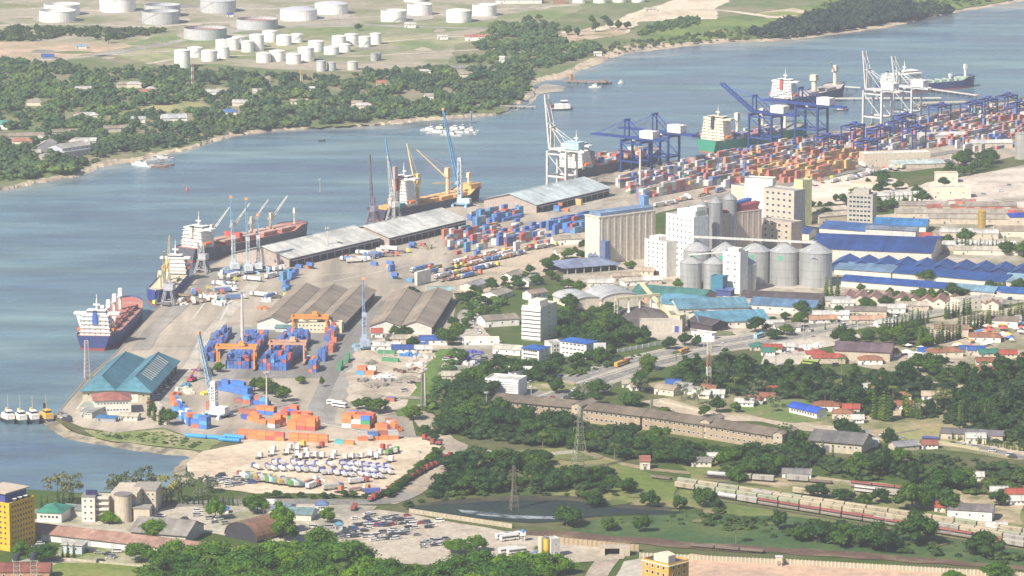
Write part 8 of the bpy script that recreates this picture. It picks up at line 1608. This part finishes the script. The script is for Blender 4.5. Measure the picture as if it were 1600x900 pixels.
for x, y, h, w_ in ((90, 788, 20, 17), (112, 790, 19, 15), (184, 784, 18, 17), (204, 784, 19, 17), (226, 782, 20, 18), (266, 786, 18, 16), (284, 786, 18, 16), (318, 794, 19, 15), (330, 770, 8, 12), (178, 776, 10, 10)): tree('airy', (x, y), h, w_ * 1.2, 'on the shore road')
for x, y, h, w_ in [(random.uniform(900, 1580), random.uniform(598, 640), random.uniform(9, 15), random.uniform(9, 14)) for _ in range(14)]: tree('airy', (x, y), h, w_, 'scattered in the village', 'thin open tree')
for x, y in [(random.uniform(1040, 1590), random.uniform(570, 660)) for _ in range(14)] + [(random.uniform(280, 860), random.uniform(886, 905)) for _ in range(7)]: tree('palm', (x, y), random.uniform(10, 15), 12, 'among the darker trees')
for x, y in ((312, 912), (712, 668), (758, 660), (848, 700), (960, 722), (725, 655), (1150, 850)): tree('palm', (x, y), random.uniform(9, 13), 12, 'rising from the scrub')
line('round', 'in hedge beside truck queue', (606, 778), (686, 712), 17, 4.5, 6.5, 1.35)
line('round', 'in hedge below sand yard', (400, 780), (590, 778), 12, 3, 5.5, 1.4, j=4)
# uncountable growth
def growth(name, poly, d, h0, h1, n=3000, **k): return mass(name, fill(poly, d, h0, h1, 1.7, n=n), **k)
growth('reeds', [(890, 822), (960, 809), (1070, 807), (1200, 812), (1300, 826), (1250, 836), (1100, 822), (960, 818)], 7, 1.2, 2.6, n=900, col=(.05, .1, .025))
growth('undergrowth', [(672, 706), (700, 645), (714, 602), (750, 585), (760, 648), (900, 665), (1000, 684), (1110, 708), (1200, 722), (1240, 742), (1100, 728), (1000, 722), (900, 712), (800, 706), (700, 702)], 8, 4, 8, col=(.032, .068, .02))
growth('undergrowth', [(628, 796), (664, 772), (722, 722), (740, 708), (850, 716), (970, 745), (985, 775), (900, 778), (800, 774), (700, 782), (640, 792)], 8, 2.5, 6, col=(.036, .075, .02))
growth('undergrowth', [(1055, 600), (1080, 570), (1110, 560), (1200, 585), (1340, 592), (1430, 586), (1450, 606), (1380, 640), (1340, 655), (1290, 632), (1200, 618), (1100, 615)], 9, 4, 9, col=(.026, .056, .02))
growth('undergrowth', [(1450, 650), (1475, 605), (1550, 585), (1660, 570), (1660, 710), (1560, 694), (1500, 672)], 9, 4, 9, col=(.026, .056, .02))
growth('undergrowth', [(240, 900), (300, 884), (420, 888), (460, 868), (600, 898), (760, 898), (880, 920), (900, 980), (180, 980)], 8, 5, 9, col=(.055, .1, .022))
growth('undergrowth', [(1100, 826), (1250, 846), (1400, 866), (1560, 882), (1700, 900), (1700, 880), (1400, 840), (1300, 830), (1200, 812), (1120, 800), (1060, 806)], 10, 1.5, 5, col=(.045, .085, .022), n=1500)
growth('undergrowth', [(1230, 716), (1330, 725), (1400, 716), (1480, 712), (1580, 730), (1640, 745), (1640, 790), (1500, 772), (1400, 750), (1300, 748)], 9, 2.5, 7, col=(.04, .08, .022))
growth('hedge', [(656, 645), (676, 606), (700, 566), (712, 545), (720, 552), (706, 578), (690, 612), (672, 648)], 5, 2, 5, col=(.055, .12, .03)); growth('hedge', [(728, 492), (738, 462), (748, 462), (738, 500)], 5, 3, 6, col=(.06, .13, .03)); growth('hedge', [(764, 500), (774, 470), (790, 462), (778, 490)], 5, 3, 6, col=(.06, .13, .03))
growth('hedge', [(1300, 500), (1400, 478), (1600, 450), (1600, 458), (1400, 488), (1300, 506)], 5, 2, 5, col=(.06, .12, .035)); growth('hedge', [(130, 672), (190, 678), (250, 676), (320, 694), (300, 700), (240, 692), (170, 684)], 3.2, .7, 1.8, col=(.08, .125, .035), n=5000)
growth('hedge', [(840, 590), (960, 560), (1000, 556), (960, 572), (850, 600)], 6, 2, 5, col=(.05, .1, .03)); growth('undergrowth', [(1120, 740), (1240, 700), (1260, 712), (1300, 720), (1250, 738), (1200, 742)], 9, 4, 8, col=(.03, .065, .02))
growth('hedge', [(440, 892), (560, 880), (500, 872), (300, 868), (300, 880)], 8, 2, 5, col=(.06, .11, .03), n=300)
settle_labels()
